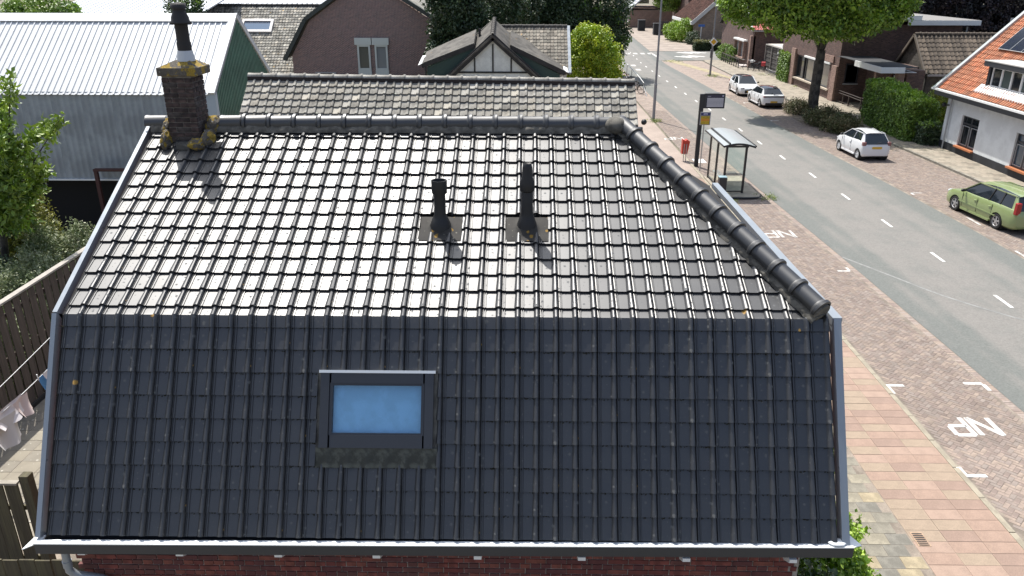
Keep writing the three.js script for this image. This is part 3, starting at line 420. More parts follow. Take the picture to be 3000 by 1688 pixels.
// herringbone brick paving: pieces near the camera, instances further on, material beyond
const herring = (zone, x0f, x1f, z0, z1, near) => {
  const slabTop = (w, d) => { const f = 0.005, P = [], q = (a, b, c, e) => P.push(...a, ...b, ...c, ...a, ...c, ...e), y = 0.025, A = [[-w / 2, d / 2], [w / 2, d / 2], [w / 2, -d / 2], [-w / 2, -d / 2]], B = A.map(p => [p[0] - Math.sign(p[0]) * f, y, p[1] - Math.sign(p[1]) * f]), D = A.map(p => [p[0], y - f, p[1]]), E = A.map(p => [p[0], -y, p[1]]); q(...B); for (let i = 0; i < 4; i++) { const j = (i + 1) % 4; q(D[i], D[j], B[j], B[i]); q(E[i], E[j], D[j], D[i]); } const g = new THREE.BufferGeometry(); g.setAttribute('position', new THREE.Float32BufferAttribute(P, 3)); g.computeVertexNormals(); return uvm(g); }, g = [slabTop(0.193, 0.093)], L = [], u = 0.1, c = Math.SQRT1_2;
  const xa = Math.min(x0f(z0), x0f(z1)) - 1, xb = Math.max(x1f(z0), x1f(z1)) + 1, R = Math.ceil(Math.hypot(xb - xa, z0 - z1) / u), cx = (xa + xb) / 2, cz = (z0 + z1) / 2;
  const n = Math.ceil(R * 0.75);
  for (let i = -n; i <= n; i++) for (let j = -n; j <= n; j++) {
    const m = (((i - j) % 4) + 4) % 4; if (m !== 0 && m !== 3) continue;
    const lx = (m === 0 ? i + 1 : i + 0.5) * u, lz = (m === 0 ? j + 0.5 : j + 1) * u, X = cx + c * (lx - lz), Z = cz + c * (lx + lz);
    if (Z > z0 || Z < z1 || X < x0f(Z) + 0.06 || X > x1f(Z) - 0.06) continue;
    L.push([Z, TRS(X, -0.025 + rr(-0.0025, 0.0025), Z, rr(-0.012, 0.012), -Math.PI / 4 + (m === 0 ? 0 : Math.PI / 2) + rr(-0.02, 0.02), rr(-0.012, 0.012))]);
  }
  L.sort((a, b) => b[0] - a[0]); const ms = pvCol.map((k, i) => mottle(sc(k, 0.85), sc(k, 1.12), 0.4, 0.9, {}, 0.4, 140 + i));
  const a = L.slice(0, near), b = L.slice(near); a.forEach(([, M]) => put(zone, 'paver', g[0], ms[Math.floor(rnd() * 5)], M));
  const pm = mottle([0.9, 0.9, 0.9], [1.1, 1.1, 1.1].map(k => Math.min(1, k)), 0.4, 0.9); pm.color.set(1, 1, 1);
  swarm(zone, 'paver_field', g[0], pm, b.map(q => q[1]), b.map(() => { const k = pvCol[Math.floor(rnd() * 5)], f = rr(0.85, 1.15); return C(k[0] * f, k[1] * f, k[2] * f); }));
};
herring(lane, () => 9.05, z => interp(RL, z) - 0.24, -11.6, -58, 300);
herring(laneR, z => interp(RRt, z) + 0.12, z => interp(KR, z) - 0.02, -24, -66, 0);
{ // soldier course along the road, kerb strip along the footpath
  const g = uvm(new RoundedBoxGeometry(0.2, 0.05, 0.092, 1, 0.006)), ms = pvCol.map((k, i) => mottle(sc(k, 0.9), sc(k, 1.15), 0.4, 0.9, {}, 0.4, 150 + i)), rest = [];
  let k = 0; for (let z = -13.5; z > -58; z -= 0.1) { const M = TRS(interp(RL, z) - 0.115, -0.026 + rr(-0.002, 0.002), z, 0, 0.022 + rr(-0.01, 0.01), 0); if (k++ < 290) put(lane, 'edge_paver', g, ms[Math.floor(rnd() * 5)], M); else rest.push(M); }
  swarm(lane, 'edge_paver_row', g, ms[1], rest);
  const kerb = struct('kerb', [box(8.86, 8.87, -0.05, -0.02, -58, -10)], sand), kg = uvm(new RoundedBoxGeometry(0.12, 0.08, 0.985, 1, 0.008)), kc = [0, 1, 2].map(i => mottle([0.22, 0.195, 0.15], [0.31, 0.275, 0.21], 0.8, 0.9, {}, 0.4, 160 + i));
  for (let z = -9; z > -44; z -= 1) put(kerb, 'kerb_stone', kg, kc[Math.floor(rnd() * 3)], TRS(8.92, -0.03 + rr(-0.003, 0.003), z, 0, rr(-0.004, 0.004), 0));
}
{ // red footpath of slabs
  const fp = struct('footpath', ribbon(line(6.98, zs(-7, -38)), line(8.86, zs(-7, -38)), -0.008), sand);
  const g = uvm(new RoundedBoxGeometry(0.618, 0.05, 0.294, 1, 0.005)), cs = [[0.265, 0.185, 0.142], [0.245, 0.172, 0.135], [0.28, 0.2, 0.155], [0.265, 0.205, 0.15]].map((c, i) => mottle(sc(c, 0.92), sc(c, 1.1), 0.8, 0.9, {}, 0.25, 170 + i)), rest = [];
  let k = 0; for (let r = 0; r < 94; r++) for (let c = 0; c < 3; c++) { const z = -9.6 - r * 0.3, M = TRS(7.0 + 0.31 + c * 0.622, -0.027 + rr(-0.0025, 0.0025), z, rr(-0.004, 0.004), rr(-0.003, 0.003), 0); if (k++ < 270) put(fp, 'paving_slab', g, cs[Math.floor(rnd() * 4)], M); else rest.push(M); }
  if (rest.length) swarm(fp, 'paving_slab_row', g, cs[1], rest);
  // drain grate in the footpath
  const dr = single('drain_grate', 'rusty slotted drain grate set in the red footpath beside the grey paving', 'drain', [7.16, 0, -11.3], [box(7.05, 7.28, -0.03, 0.002, -11.49, -11.11)], mottle([0.30, 0.2, 0.13], [0.36, 0.25, 0.17], 0.3, 0.8));
  for (let i = 0; i < 7; i++) part(dr, 'slot', [box(7.075, 7.255, 0.003, 0.006, -11.455 + i * 0.05, -11.43 + i * 0.05)], black);
}
{ // grey and buff paving beside the house
  const pv = struct('pavement', ribbon(line(3.3, zs(-5, -21)), line(6.98, zs(-5, -21)), -0.008), sand);
  const g = uvm(new RoundedBoxGeometry(0.394, 0.05, 0.294, 1, 0.005)), cs = [[0.19, 0.175, 0.14], [0.23, 0.205, 0.155], [0.17, 0.16, 0.135], [0.25, 0.225, 0.17], [0.30, 0.25, 0.165]].map((c, i) => mottle(sc(c, 0.8), sc(c, 1.15), 0.5, 0.92, {}, 0.6, 180 + i)), rest = [];
  let k = 0; for (let r = 0; r < 38; r++) for (let c = 0; c < 9; c++) { const z = -9.2 - r * 0.3, x = 6.78 - c * 0.4 + (r % 2) * 0.17 - 0.17; if (x < 3.5) continue; const q = rnd(), m = cs[q > 0.93 ? 4 : Math.floor(rnd() * 4)], M = TRS(x, -0.028 + rr(-0.003, 0.003), z, 0, rr(-0.006, 0.006), 0); if (x > 4.6 && k < 230) { k++; put(pv, 'paving_slab', g, m, M); } else rest.push(M); }
  swarm(pv, 'paving_slab_row', g, cs[1], rest);
}
// ---------- painted markings ----------
const mark = (parent, pts, m = paint) => part(parent, 'road_marking', [slab(pts.map(p => [p[0], 0.0065, p[1]]), 0.004)].map(g => { g.computeVertexNormals(); return g; }), m);
const quad = (x, z, w, l, a = 0) => { const c = Math.cos(a), s = Math.sin(a); return [[-w / 2, l / 2], [w / 2, l / 2], [w / 2, -l / 2], [-w / 2, -l / 2]].map(([u, v]) => [x + u * c + v * s, z - u * s + v * c]); };
for (let i = 0; i < 24; i++) { const z = -21.4 - i * 4.03 + 8.06; mark(road, quad(mix(interp(RL, z), interp(RRt, z), 0.5) + (z > -40 ? 0.1 : 0) + (z < -60 ? 0.05 : 0.12), z - 0.9, 0.11, 1.0, -0.026)); }
const letters = (cx, cz, w, h, m) => { // N and P laid upside down, read from the far side
  const st = 0.11, gl = (ox, segs) => segs.forEach(([x0, y0, x1, y1]) => { const a = [cx - (ox + x0 * w), cz + (y0 - 0.5) * h], b = [cx - (ox + x1 * w), cz + (y1 - 0.5) * h], d = Math.hypot(b[0] - a[0], b[1] - a[1]) || 1, nx = -(b[1] - a[1]) / d * st / 2, nz = (b[0] - a[0]) / d * st / 2; let q = [[a[0] + nx, a[1] + nz], [b[0] + nx, b[1] + nz], [b[0] - nx, b[1] - nz], [a[0] - nx, a[1] - nz]]; const ar = (q[1][0] - q[0][0]) * (q[2][1] - q[0][1]) - (q[1][1] - q[0][1]) * (q[2][0] - q[0][0]); if (ar > 0) q = q.reverse(); mark(lane, q, m); });
  gl(-w * 1.12, [[0, 0, 0, 1], [0, 1, 1, 0], [1, 0, 1, 1]]); gl(w * 0.22, [[0, 0, 0, 1], [0, 1, 0.85, 1], [0.85, 1, 0.85, 0.5], [0.85, 0.48, 0, 0.48]]);
};
letters(10.08, -15.08, 0.46, 0.72, paint); letters(9.95, -28.9, 0.5, 0.85, worn); letters(9.2, -47.6, 0.5, 0.8, worn);
const corner = (p, x, z, dx, dz, m = paint) => { const f = q => { const ar = (q[1][0] - q[0][0]) * (q[2][1] - q[0][1]) - (q[1][1] - q[0][1]) * (q[2][0] - q[0][0]); return ar > 0 ? q.reverse() : q; }; mark(p, f([[x, z - 0.05], [x + dx, z - 0.05], [x + dx, z + 0.05], [x, z + 0.05]]), m); mark(p, f([[x - 0.05, z + Math.sign(dz) * 0.055], [x + 0.05, z + Math.sign(dz) * 0.055], [x + 0.05, z + dz], [x - 0.05, z + dz]]), m); };
corner(lane, 8.98, -16.92, 0.42, 0.4); corner(lane, 11.38, -17.05, -0.45, 0.35); corner(lane, 8.98, -13.22, 0.42, -0.3); corner(lane, 11.15, -24.85, -0.42, -0.35, worn);
corner(laneR, 17.9, -35.1, 0.5, 0.35, worn); corner(laneR, 17.0, -54.0, 0.55, 0.3, worn); corner(laneR, 17.2, -61.9, 0.55, 0.3, worn);
mark(laneR, quad(18.45, -30.7, 0.1, 1.1, -0.02), worn); mark(laneR, quad(18.0, -26.6, 0.1, 0.9, -0.02), worn);
mark(lane, quad(9.5, -41.5, 0.62, 0.95), paint);
for (let i = 0; i < 4; i++) { mark(road, quad(13.1 + i * 0.9, -101.5, 0.5, 1.6), worn); } mark(road, quad(16.1, -100, 0.3, 5.5, 0.02), worn);
for (const [x, z] of [[19.2, -97.3], [20.1, -97.8], [21.0, -98.4], [20.4, -102.5], [21.3, -102.8], [22.2, -103.1]]) part(road, 'road_marking', slab(quad(x, z, 0.55, 2.2, 0.9).map(p => [p[0], 0.0125, p[1]]), 0.004), paint);
for (const z of [-84, -88]) mark(road, quad(12.0, z, 0.5, 1.4), worn);
for (const [x, z] of [[15.2, -133], [16.4, -134]]) mark(road, quad(x, z, 0.6, 2), paint);
struct('painted_board_shadow', box(10.35, 10.85, -0.02, 0.004, -39.15, -38.55), mottle([0.07, 0.065, 0.06], [0.12, 0.11, 0.1], 0.3, 0.8));  // dark plate painting the cast shadow of the departure board
// back yard on the left
{
  const yd = struct('yard', ribbon(line(-11.5, zs(-4, -30)), line(-5.1, zs(-4, -30)), -0.008), sand), g = uvm(new RoundedBoxGeometry(0.492, 0.05, 0.378, 1, 0.005)), cs = [[0.235, 0.21, 0.165], [0.26, 0.235, 0.185], [0.21, 0.19, 0.155]].map((c, i) => { const m = mat([1, 1, 1], 0.92); m.map = tex(256, 256, (u, v) => { const a = fbm(u, v, 8, 190 + i, 4); let k = mx3(sc(c, 0.85), sc(c, 1.12), a); return mx3(k, [0.5, 0.48, 0.42], spots(u, v, 14, 0.28, 0.06, 0.3, 195 + i) * 0.75); }, 1.6); return m; }), rest = [];
  let k = 0; for (let r = 0; r < 50; r++) for (let c = 0; c < 13; c++) { const z = -11.3 - r * 0.385, x = -11.16 + c * 0.5 + 0.06; const M = TRS(x, -0.027 + rr(-0.003, 0.003), z, rr(-0.004, 0.004), rr(-0.006, 0.006), 0); if (x < -8.4 && r < 20) { k++; put(yd, 'paving_slab', g, cs[Math.floor(rnd() * 3)], M); } else rest.push(M); }
  swarm(yd, 'paving_slab_row', g, cs[0], rest);
}
{ const pts = [[11.42, -26.27], [12.37, -24.41], [13.21, -22.78], [14.25, -21.38], [15.36, -20.22], [17.02, -18.83], [17.7, -18.4]]; const c = new THREE.CatmullRomCurve3(pts.map(p => V3(p[0], 0, p[1]))), L = [], R = []; for (let i = 0; i <= 40; i++) { const p = c.getPoint(i / 40), t = c.getTangent(i / 40); L.push([p.x - t.z * 0.045, p.z + t.x * 0.045]); R.push([p.x + t.z * 0.045, p.z - t.x * 0.045]); } part(road, 'sealed_seam', ribbon(L, R, 0.004), mottle([0.19, 0.19, 0.185], [0.24, 0.24, 0.23], 0.7, 0.9)); }

// ---------- helpers for buildings ----------
const BASIC = [[0, 0], [0.6, 0], [0.68, 0.012], [0.76, 0.03], [0.86, 0.034], [0.94, 0.024], [1, -0.004]].map(([x, z]) => [x * 0.2213, z]);
const GAP = [[0, -0.03], [0.035, -0.03], [0.045, 0.004], [0.1, 0], [0.6, 0], [0.68, 0.014], [0.76, 0.032], [0.88, 0.034], [0.97, 0.02], [1, -0.03]].map(([x, z]) => [x * 0.2213, z]);
const PAN = [[0, -0.002], [0.15, -0.014], [0.35, -0.018], [0.55, -0.008], [0.68, 0.018], [0.8, 0.036], [0.9, 0.034], [1, 0]].map(([x, z]) => [x * 0.2213, z]);
function tiled(parent, name, O, U, V, nu, nv, W, G, T, prof, m, cols, o = {}) { // courses of tiles on a slope; parts while o.parts allows, instances beyond
  const M0 = basis(O, U, V), gs = Array.from({ length: 6 }, () => tileGeo(W, G, T, [rnd() * 3, rnd() * 3], prof)), Ms = [], Cs = []; let n = 0;
  for (let k = 0; k < nv; k++) for (let c = 0; c < nu; c++) {
    if (o.skip && o.skip((c + 0.5) * W, (k + 0.5) * G)) continue;
    const j = o.jit ?? 0.004, M = M0.clone().multiply(TRS(c * W + rr(-j, j), k * G + rr(-j, j), rr(0, 0.003), rr(-0.012, 0.012), rr(-0.02, 0.02), rr(-0.012, 0.012))), col = cols[Math.floor(rnd() * cols.length)], f = rr(0.8, 1.2), q = C(col[0] * f, col[1] * f, col[2] * f);
    if (o.parts && n < o.parts) { n++; put(parent, name, gs[n % 6], o.mats[Math.floor(rnd() * o.mats.length)], M); } else { Ms.push(M); Cs.push(q); }
  }
  if (Ms.length) swarm(parent, o.parts ? name + '_row' : name + 's', gs[0], m, Ms, Cs);
}
const simpleRidge = (parent, name, A, B, r, L, m, parts = true) => { // overlapping half-round ridge tiles from A to B
  A = va(A); B = va(B); const d = B.clone().sub(A), n = Math.max(1, Math.round(d.length() / L)), l = d.length() / n; d.normalize(); const s = V3(0, 1, 0).cross(d).normalize(), u = d.clone().cross(s).normalize();
  const g = uvm(toCreasedNormals(ridgeTile(l * 1.02, r), 0.6)), all = [];
  for (let i = 0; i < n; i++) { const M = new THREE.Matrix4().makeBasis(d, u, d.clone().cross(u)).setPosition(A.clone().addScaledVector(d, i * l).add(V3(0, rr(-0.006, 0.006), 0))).multiply(new THREE.Matrix4().makeRotationX(Math.PI)); if (parts) put(parent, name, g, m, M); else all.push(g.clone().applyMatrix4(M)); }
  if (!parts) part(parent, name, all, m, { stuff: true });
};
function winX(p, x, z0, z1, y0, y1, o = {}) { // window in a wall facing -x
  const f = o.f ?? 0.06, d = o.d ?? 0.05, fm = o.fm ?? darkFrame, n = o.n ?? 1, fr = [box(x - d, x + 0.06, y0, y0 + f, z0, z1), box(x - d, x + 0.06, y1 - f, y1, z0, z1), box(x - d, x + 0.06, y0 + f, y1 - f, z0, z0 + f), box(x - d, x + 0.06, y0 + f, y1 - f, z1 - f, z1)];
  for (let i = 1; i < n; i++) { const z = mix(z0, z1, i / n); fr.push(box(x - d + 0.005, x + 0.06, y0 + f, y1 - f, z - f / 2, z + f / 2)); }
  if (o.tr) fr.push(box(x - d + 0.006, x + 0.055, mix(y0, y1, o.tr), mix(y0, y1, o.tr) + f, z0 + f, z1 - f));
  const w = part(p, 'window', fr, fm); part(w, 'pane', box(x + 0.01, x + 0.02, y0 + f, y1 - f, z0 + f, z1 - f), o.glass ?? darkGlass);
  if (o.inner) for (let i = 0; i < n; i++) { const a = mix(z0, z1, i / n) + f * 0.9, b = mix(z0, z1, (i + 1) / n) - f * 0.9, t = y0 + (y1 - y0) * (o.tr ?? 1) - f * 0.8, e = 0.035; part(w, 'sash', [box(x - d - 0.01, x - 0.01, y0 + f, y0 + f + e, a, b), box(x - d - 0.01, x - 0.01, t - e, t, a, b), box(x - d - 0.01, x - 0.01, y0 + f + e, t - e, a, a + e), box(x - d - 0.01, x - 0.01, y0 + f + e, t - e, b - e, b)], o.inner); }
  if (o.sill) part(w, 'sill', box(x - 0.2, x + 0.02, y0 - 0.09, y0 - 0.005, z0 - 0.05, z1 + 0.05), o.sill); return w;
}
function winZ(p, z, x0, x1, y0, y1, o = {}) { // window in a wall facing +z
  const f = o.f ?? 0.06, d = o.d ?? 0.05, fm = o.fm ?? darkFrame, n = o.n ?? 1, fr = [box(x0, x1, y0, y0 + f, z - 0.06, z + d), box(x0, x1, y1 - f, y1, z - 0.06, z + d), box(x0, x0 + f, y0 + f, y1 - f, z - 0.06, z + d), box(x1 - f, x1, y0 + f, y1 - f, z - 0.06, z + d)];
  for (let i = 1; i < n; i++) { const x = mix(x0, x1, i / n); fr.push(box(x - f / 2, x + f / 2, y0 + f, y1 - f, z - 0.06, z + d - 0.005)); }
  const w = part(p, 'window', fr, fm); part(w, 'pane', box(x0 + f, x1 - f, y0 + f, y1 - f, z - 0.02, z - 0.01), o.glass ?? darkGlass);
  if (o.sill) part(w, 'sill', box(x0 - 0.06, x1 + 0.06, y0 - 0.1, y0 - 0.005, z - 0.02, z + 0.16), o.sill); return w;
}
const skyGlass = pmat([0.05, 0.11, 0.2], 0.05, { ior: 1.7 });
const greyCols = [[0.9, 0.9, 0.9], [1, 0.99, 0.96], [0.8, 0.8, 0.78], [0.95, 0.93, 0.88]];
const brownBrick = masonry(0.22, 0.065, 6, 20, [[0.10, 0.055, 0.048], [0.125, 0.07, 0.06], [0.085, 0.05, 0.045], [0.14, 0.08, 0.065]], [0.15, 0.13, 0.115], { bump: 0.006 });
const redBrick = masonry(0.24, 0.075, 6, 20, [[0.165, 0.085, 0.075], [0.135, 0.07, 0.065], [0.19, 0.10, 0.085], [0.115, 0.065, 0.06]], [0.40, 0.36, 0.34], { bump: 0.006, joint: 0.016 });
const pinkBrick = masonry(0.22, 0.065, 6, 20, [[0.26, 0.155, 0.125], [0.22, 0.13, 0.105], [0.28, 0.175, 0.14]], [0.28, 0.25, 0.22], { bump: 0.006 });
const tanBrick = masonry(0.22, 0.065, 6, 20, [[0.27, 0.20, 0.15], [0.23, 0.17, 0.13], [0.30, 0.225, 0.17]], [0.27, 0.24, 0.2], { bump: 0.005 });
const barnBoard = mottle([0.055, 0.05, 0.045], [0.10, 0.092, 0.082], 0.8, 0.9), darkTimber = mottle([0.014, 0.014, 0.014], [0.028, 0.027, 0.026], 0.8, 0.7);

// ---------- low house behind, grey tiles ----------
{
  const b = thing('annex_building', 'low house with weathered grey tiled roof directly behind the black roof ridge', 'house', [-2.5, 0, -25]);
  const A = V3(-8.47, 6.42, -24.5), B = V3(3.40, 6.28, -24.5), U = B.clone().sub(A), a = 38 * Math.PI / 180, Vd = V3(0, Math.sin(a), -Math.cos(a)), G = 0.275, nv = 6, O = A.clone().addScaledVector(Vd, -nv * G - 0.12);
  const ms = [[1.3, 1.3, 1.3], [1.05, 1.04, 1.0], [1.4, 1.36, 1.28], [1.2, 1.2, 1.18], [0.85, 0.84, 0.82]].map(k => { const m = concreteTile.clone(); m.color = C(...k); return m; });
  const roof = part(b, 'roof', [slab([O.clone().add(V3(0, -0.03, 0)), O.clone().add(U).add(V3(0, -0.03, 0)), B.clone().add(V3(0, -0.03, 0)), A.clone().add(V3(0, -0.03, 0))], 0.05), slab([A.clone().add(V3(0, -0.03, 0)), B.clone().add(V3(0, -0.03, 0)), V3(3.4, 4.0, -27.6), V3(-8.47, 4.0, -27.6)], 0.05)], deck);
  tiled(roof, 'roof_tile', O, U, Vd, 47, nv, U.length() / 47, G, 0.042, GAP, concreteTile, greyCols, { parts: 300, mats: ms, jit: 0.002 });
  simpleRidge(roof, 'ridge_tile', A.clone().add(V3(0, 0.0, 0)), B.clone().add(V3(0, 0.0, 0)), 0.11, 0.44, ms[0]);
  part(roof, 'ridge_mortar', bar(A.clone().add(V3(0, -0.05, 0.08)), B.clone().add(V3(0, -0.05, 0.08)), 0.14, 0.14), mat([0.03, 0.024, 0.022], 0.95));
  part(b, 'wall', [box(-8.2, 3.2, 0, 4.9, -27.5, -23.05), poly([[3.2, 4.9, -23.05], [3.2, 6.2, -24.5], [3.2, 4.9, -27.5]]), poly([[-8.2, 4.9, -23.05], [-8.2, 6.2, -24.5], [-8.2, 4.9, -27.5]])], redBrick);
  part(b, 'gutter', [tube([O.clone().add(V3(-0.9, -0.06, 0.05)), O.clone().addScaledVector(U, 0.5).add(V3(0, -0.06, 0.05)), O.clone().add(U).add(V3(0.12, -0.06, 0.05))], 0.06, 30, 8), new THREE.SphereGeometry(0.085, 10, 8).translate(3.56, 5.32, -23.1)], black);
}
// ---------- metal shed ----------
{
  const b = thing('metal_shed', 'large shed with pale ribbed metal roof, grey corrugated wall and green gable', 'shed', [-21, 0, -31]);
  const xr = -10.95, ez = -28, ey = 5.44, rz = -31.16, ry = 7.86, rp = 0.2225;
  const sheetGeo = (n, L, h) => { const P = [], I = []; const pr = []; for (let i = 0; i < n; i++) { const x = i * rp; pr.push([x, 0], [x + rp * 0.66, 0], [x + rp * 0.74, h], [x + rp * 0.92, h]); } pr.push([n * rp, 0]); pr.forEach(([x, z]) => { P.push(x, 0, z, x, L, z); }); for (let i = 0; i < pr.length - 1; i++) I.push(i * 2, i * 2 + 2, i * 2 + 3, i * 2, i * 2 + 3, i * 2 + 1); const g = new THREE.BufferGeometry(); g.setAttribute('position', new THREE.Float32BufferAttribute(P, 3)); g.setIndex(I); return uvm(g.toNonIndexed()); };
  const slope = Math.hypot(ry - ey, rz - ez), V = V3(0, ry - ey, rz - ez), roofM = [0, 1, 2].map(i => mottle(sc([0.56, 0.575, 0.565], 0.97 - i * 0.02), [0.64, 0.65, 0.645], 2.5, 0.42, {}, 0.08, 220 + i)), sg = sheetGeo(5, slope + 0.12, 0.035);
  const roof = part(b, 'roof', [slab([[-31, ey - 0.06, ez - 0.02], [xr, ey - 0.06, ez - 0.02], [xr, ry - 0.06, rz], [-31, ry - 0.06, rz]], 0.04)], greyPaint);
  part(b, 'rear_roof', [slab([[xr, ry, rz], [xr, ey, rz * 2 - ez], [-31, ey, rz * 2 - ez], [-31, ry, rz]].reverse(), 0.05)], roofM[0]);
  for (let i = 0; i < 18; i++) put(roof, 'roof_sheet', sg, roofM[i % 3], basis([xr - 0.22 - (i + 1) * rp * 5, ey - 0.08, ez + 0.1], [1, 0, 0], V));
  part(roof, 'ridge_cap', [slab([[-31, ry - 0.18, rz + 0.34], [xr + 0.02, ry - 0.18, rz + 0.34], [xr + 0.02, ry + 0.09, rz], [-31, ry + 0.09, rz]], 0.02), slab([[-31, ry + 0.09, rz], [xr + 0.02, ry + 0.09, rz], [xr + 0.02, ry - 0.18, rz - 0.34], [-31, ry - 0.18, rz - 0.34]], 0.02)], roofM[1]);
  part(roof, 'verge_cap', [bar([xr - 0.1, ey - 0.02, ez + 0.1], [xr - 0.1, ry + 0.05, rz], 0.24, 0.07), bar([xr - 0.03, ry + 0.02, rz], [xr - 0.03, ey, rz * 2 - ez - 0.1], 0.1, 0.2)], roofM[2]);
  const wallM = mottle([0.24, 0.28, 0.31], [0.31, 0.345, 0.37], 1.6, 0.55, {}, 0.12, 230);
  const wg = (n, h) => { const P = [], I = [], m = n * 6; for (let i = 0; i <= m; i++) { const x = i / 6 * 0.22, q = (i % 6) / 6, z = 0.032 * Math.pow(0.5 + 0.5 * Math.cos(q * 2 * Math.PI), 1.6); P.push(x, 0, z, x, h, z); } for (let i = 0; i < m; i++) I.push(i * 2, i * 2 + 2, i * 2 + 3, i * 2, i * 2 + 3, i * 2 + 1); const g = new THREE.BufferGeometry(); g.setAttribute('position', new THREE.Float32BufferAttribute(P, 3)); g.setIndex(I); g.computeVertexNormals(); return uvm(g); };
  const g1 = wg(5, 1.75), g2 = wg(5, 1.55); for (let i = 0; i < 18; i++) { const x = xr - 0.45 - (i + 1) * 1.1; put(b, 'wall_sheet', g1, wallM, TRS(x, 2.28, ez + rr(0, 0.006), -0.006, 0, 0)); put(b, 'wall_sheet', g2, wallM, TRS(x, 3.9, ez - 0.012 + rr(0, 0.005), 0, 0, 0)); }
  part(b, 'corner_trim', box(xr - 0.47, xr - 0.01, 0.5, ey, ez - 0.2, ez + 0.04), mat([0.42, 0.48, 0.52], 0.5)); part(b, 'sill_trim', box(-31, xr - 0.47, 2.24, 2.29, ez - 0.05, ez + 0.09), whitePaint);
  part(b, 'shadow_lower_wall', [box(-31, xr - 0.5, 0, 2.24, ez - 0.5, ez - 0.42)], mat([0.006, 0.006, 0.006], 0.9)); part(b, 'wall', [box(-31, xr - 0.06, 0, ey - 0.1, rz * 2 - ez + 0.02, ez - 0.55)], deck);  // lower wall coloured near-black to paint the shade under the overhang
  const gr = mottle([0.055, 0.145, 0.10], [0.075, 0.175, 0.125], 1.4, 0.5, {}, 0.15, 240), gg = []; // ribbed green gable facing the street
  const zb = rz * 2 - ez; for (let z = zb + 0.02; z < ez - 0.2; z += 0.16) { const yt = z > rz ? mix(ry, ey, (z - rz) / (ez - rz)) : mix(ry, ey, (rz - z) / (rz - zb)); gg.push(box(xr - 0.05, xr - 0.02, 0, yt - 0.08, z, z + 0.1), box(xr - 0.07, xr - 0.045, 0, yt - 0.08, z + 0.1, z + 0.16)); }
  part(b, 'gable_cladding', gg, gr, { stuff: true });
  part(b, 'post', [box(-15.62, -15.5, 0, 2.75, ez + 0.35, ez + 0.47), box(-15.62, -13.4, 2.68, 2.76, ez + 0.3, ez + 0.5)], mat([0.06, 0.022, 0.02], 0.7));
}
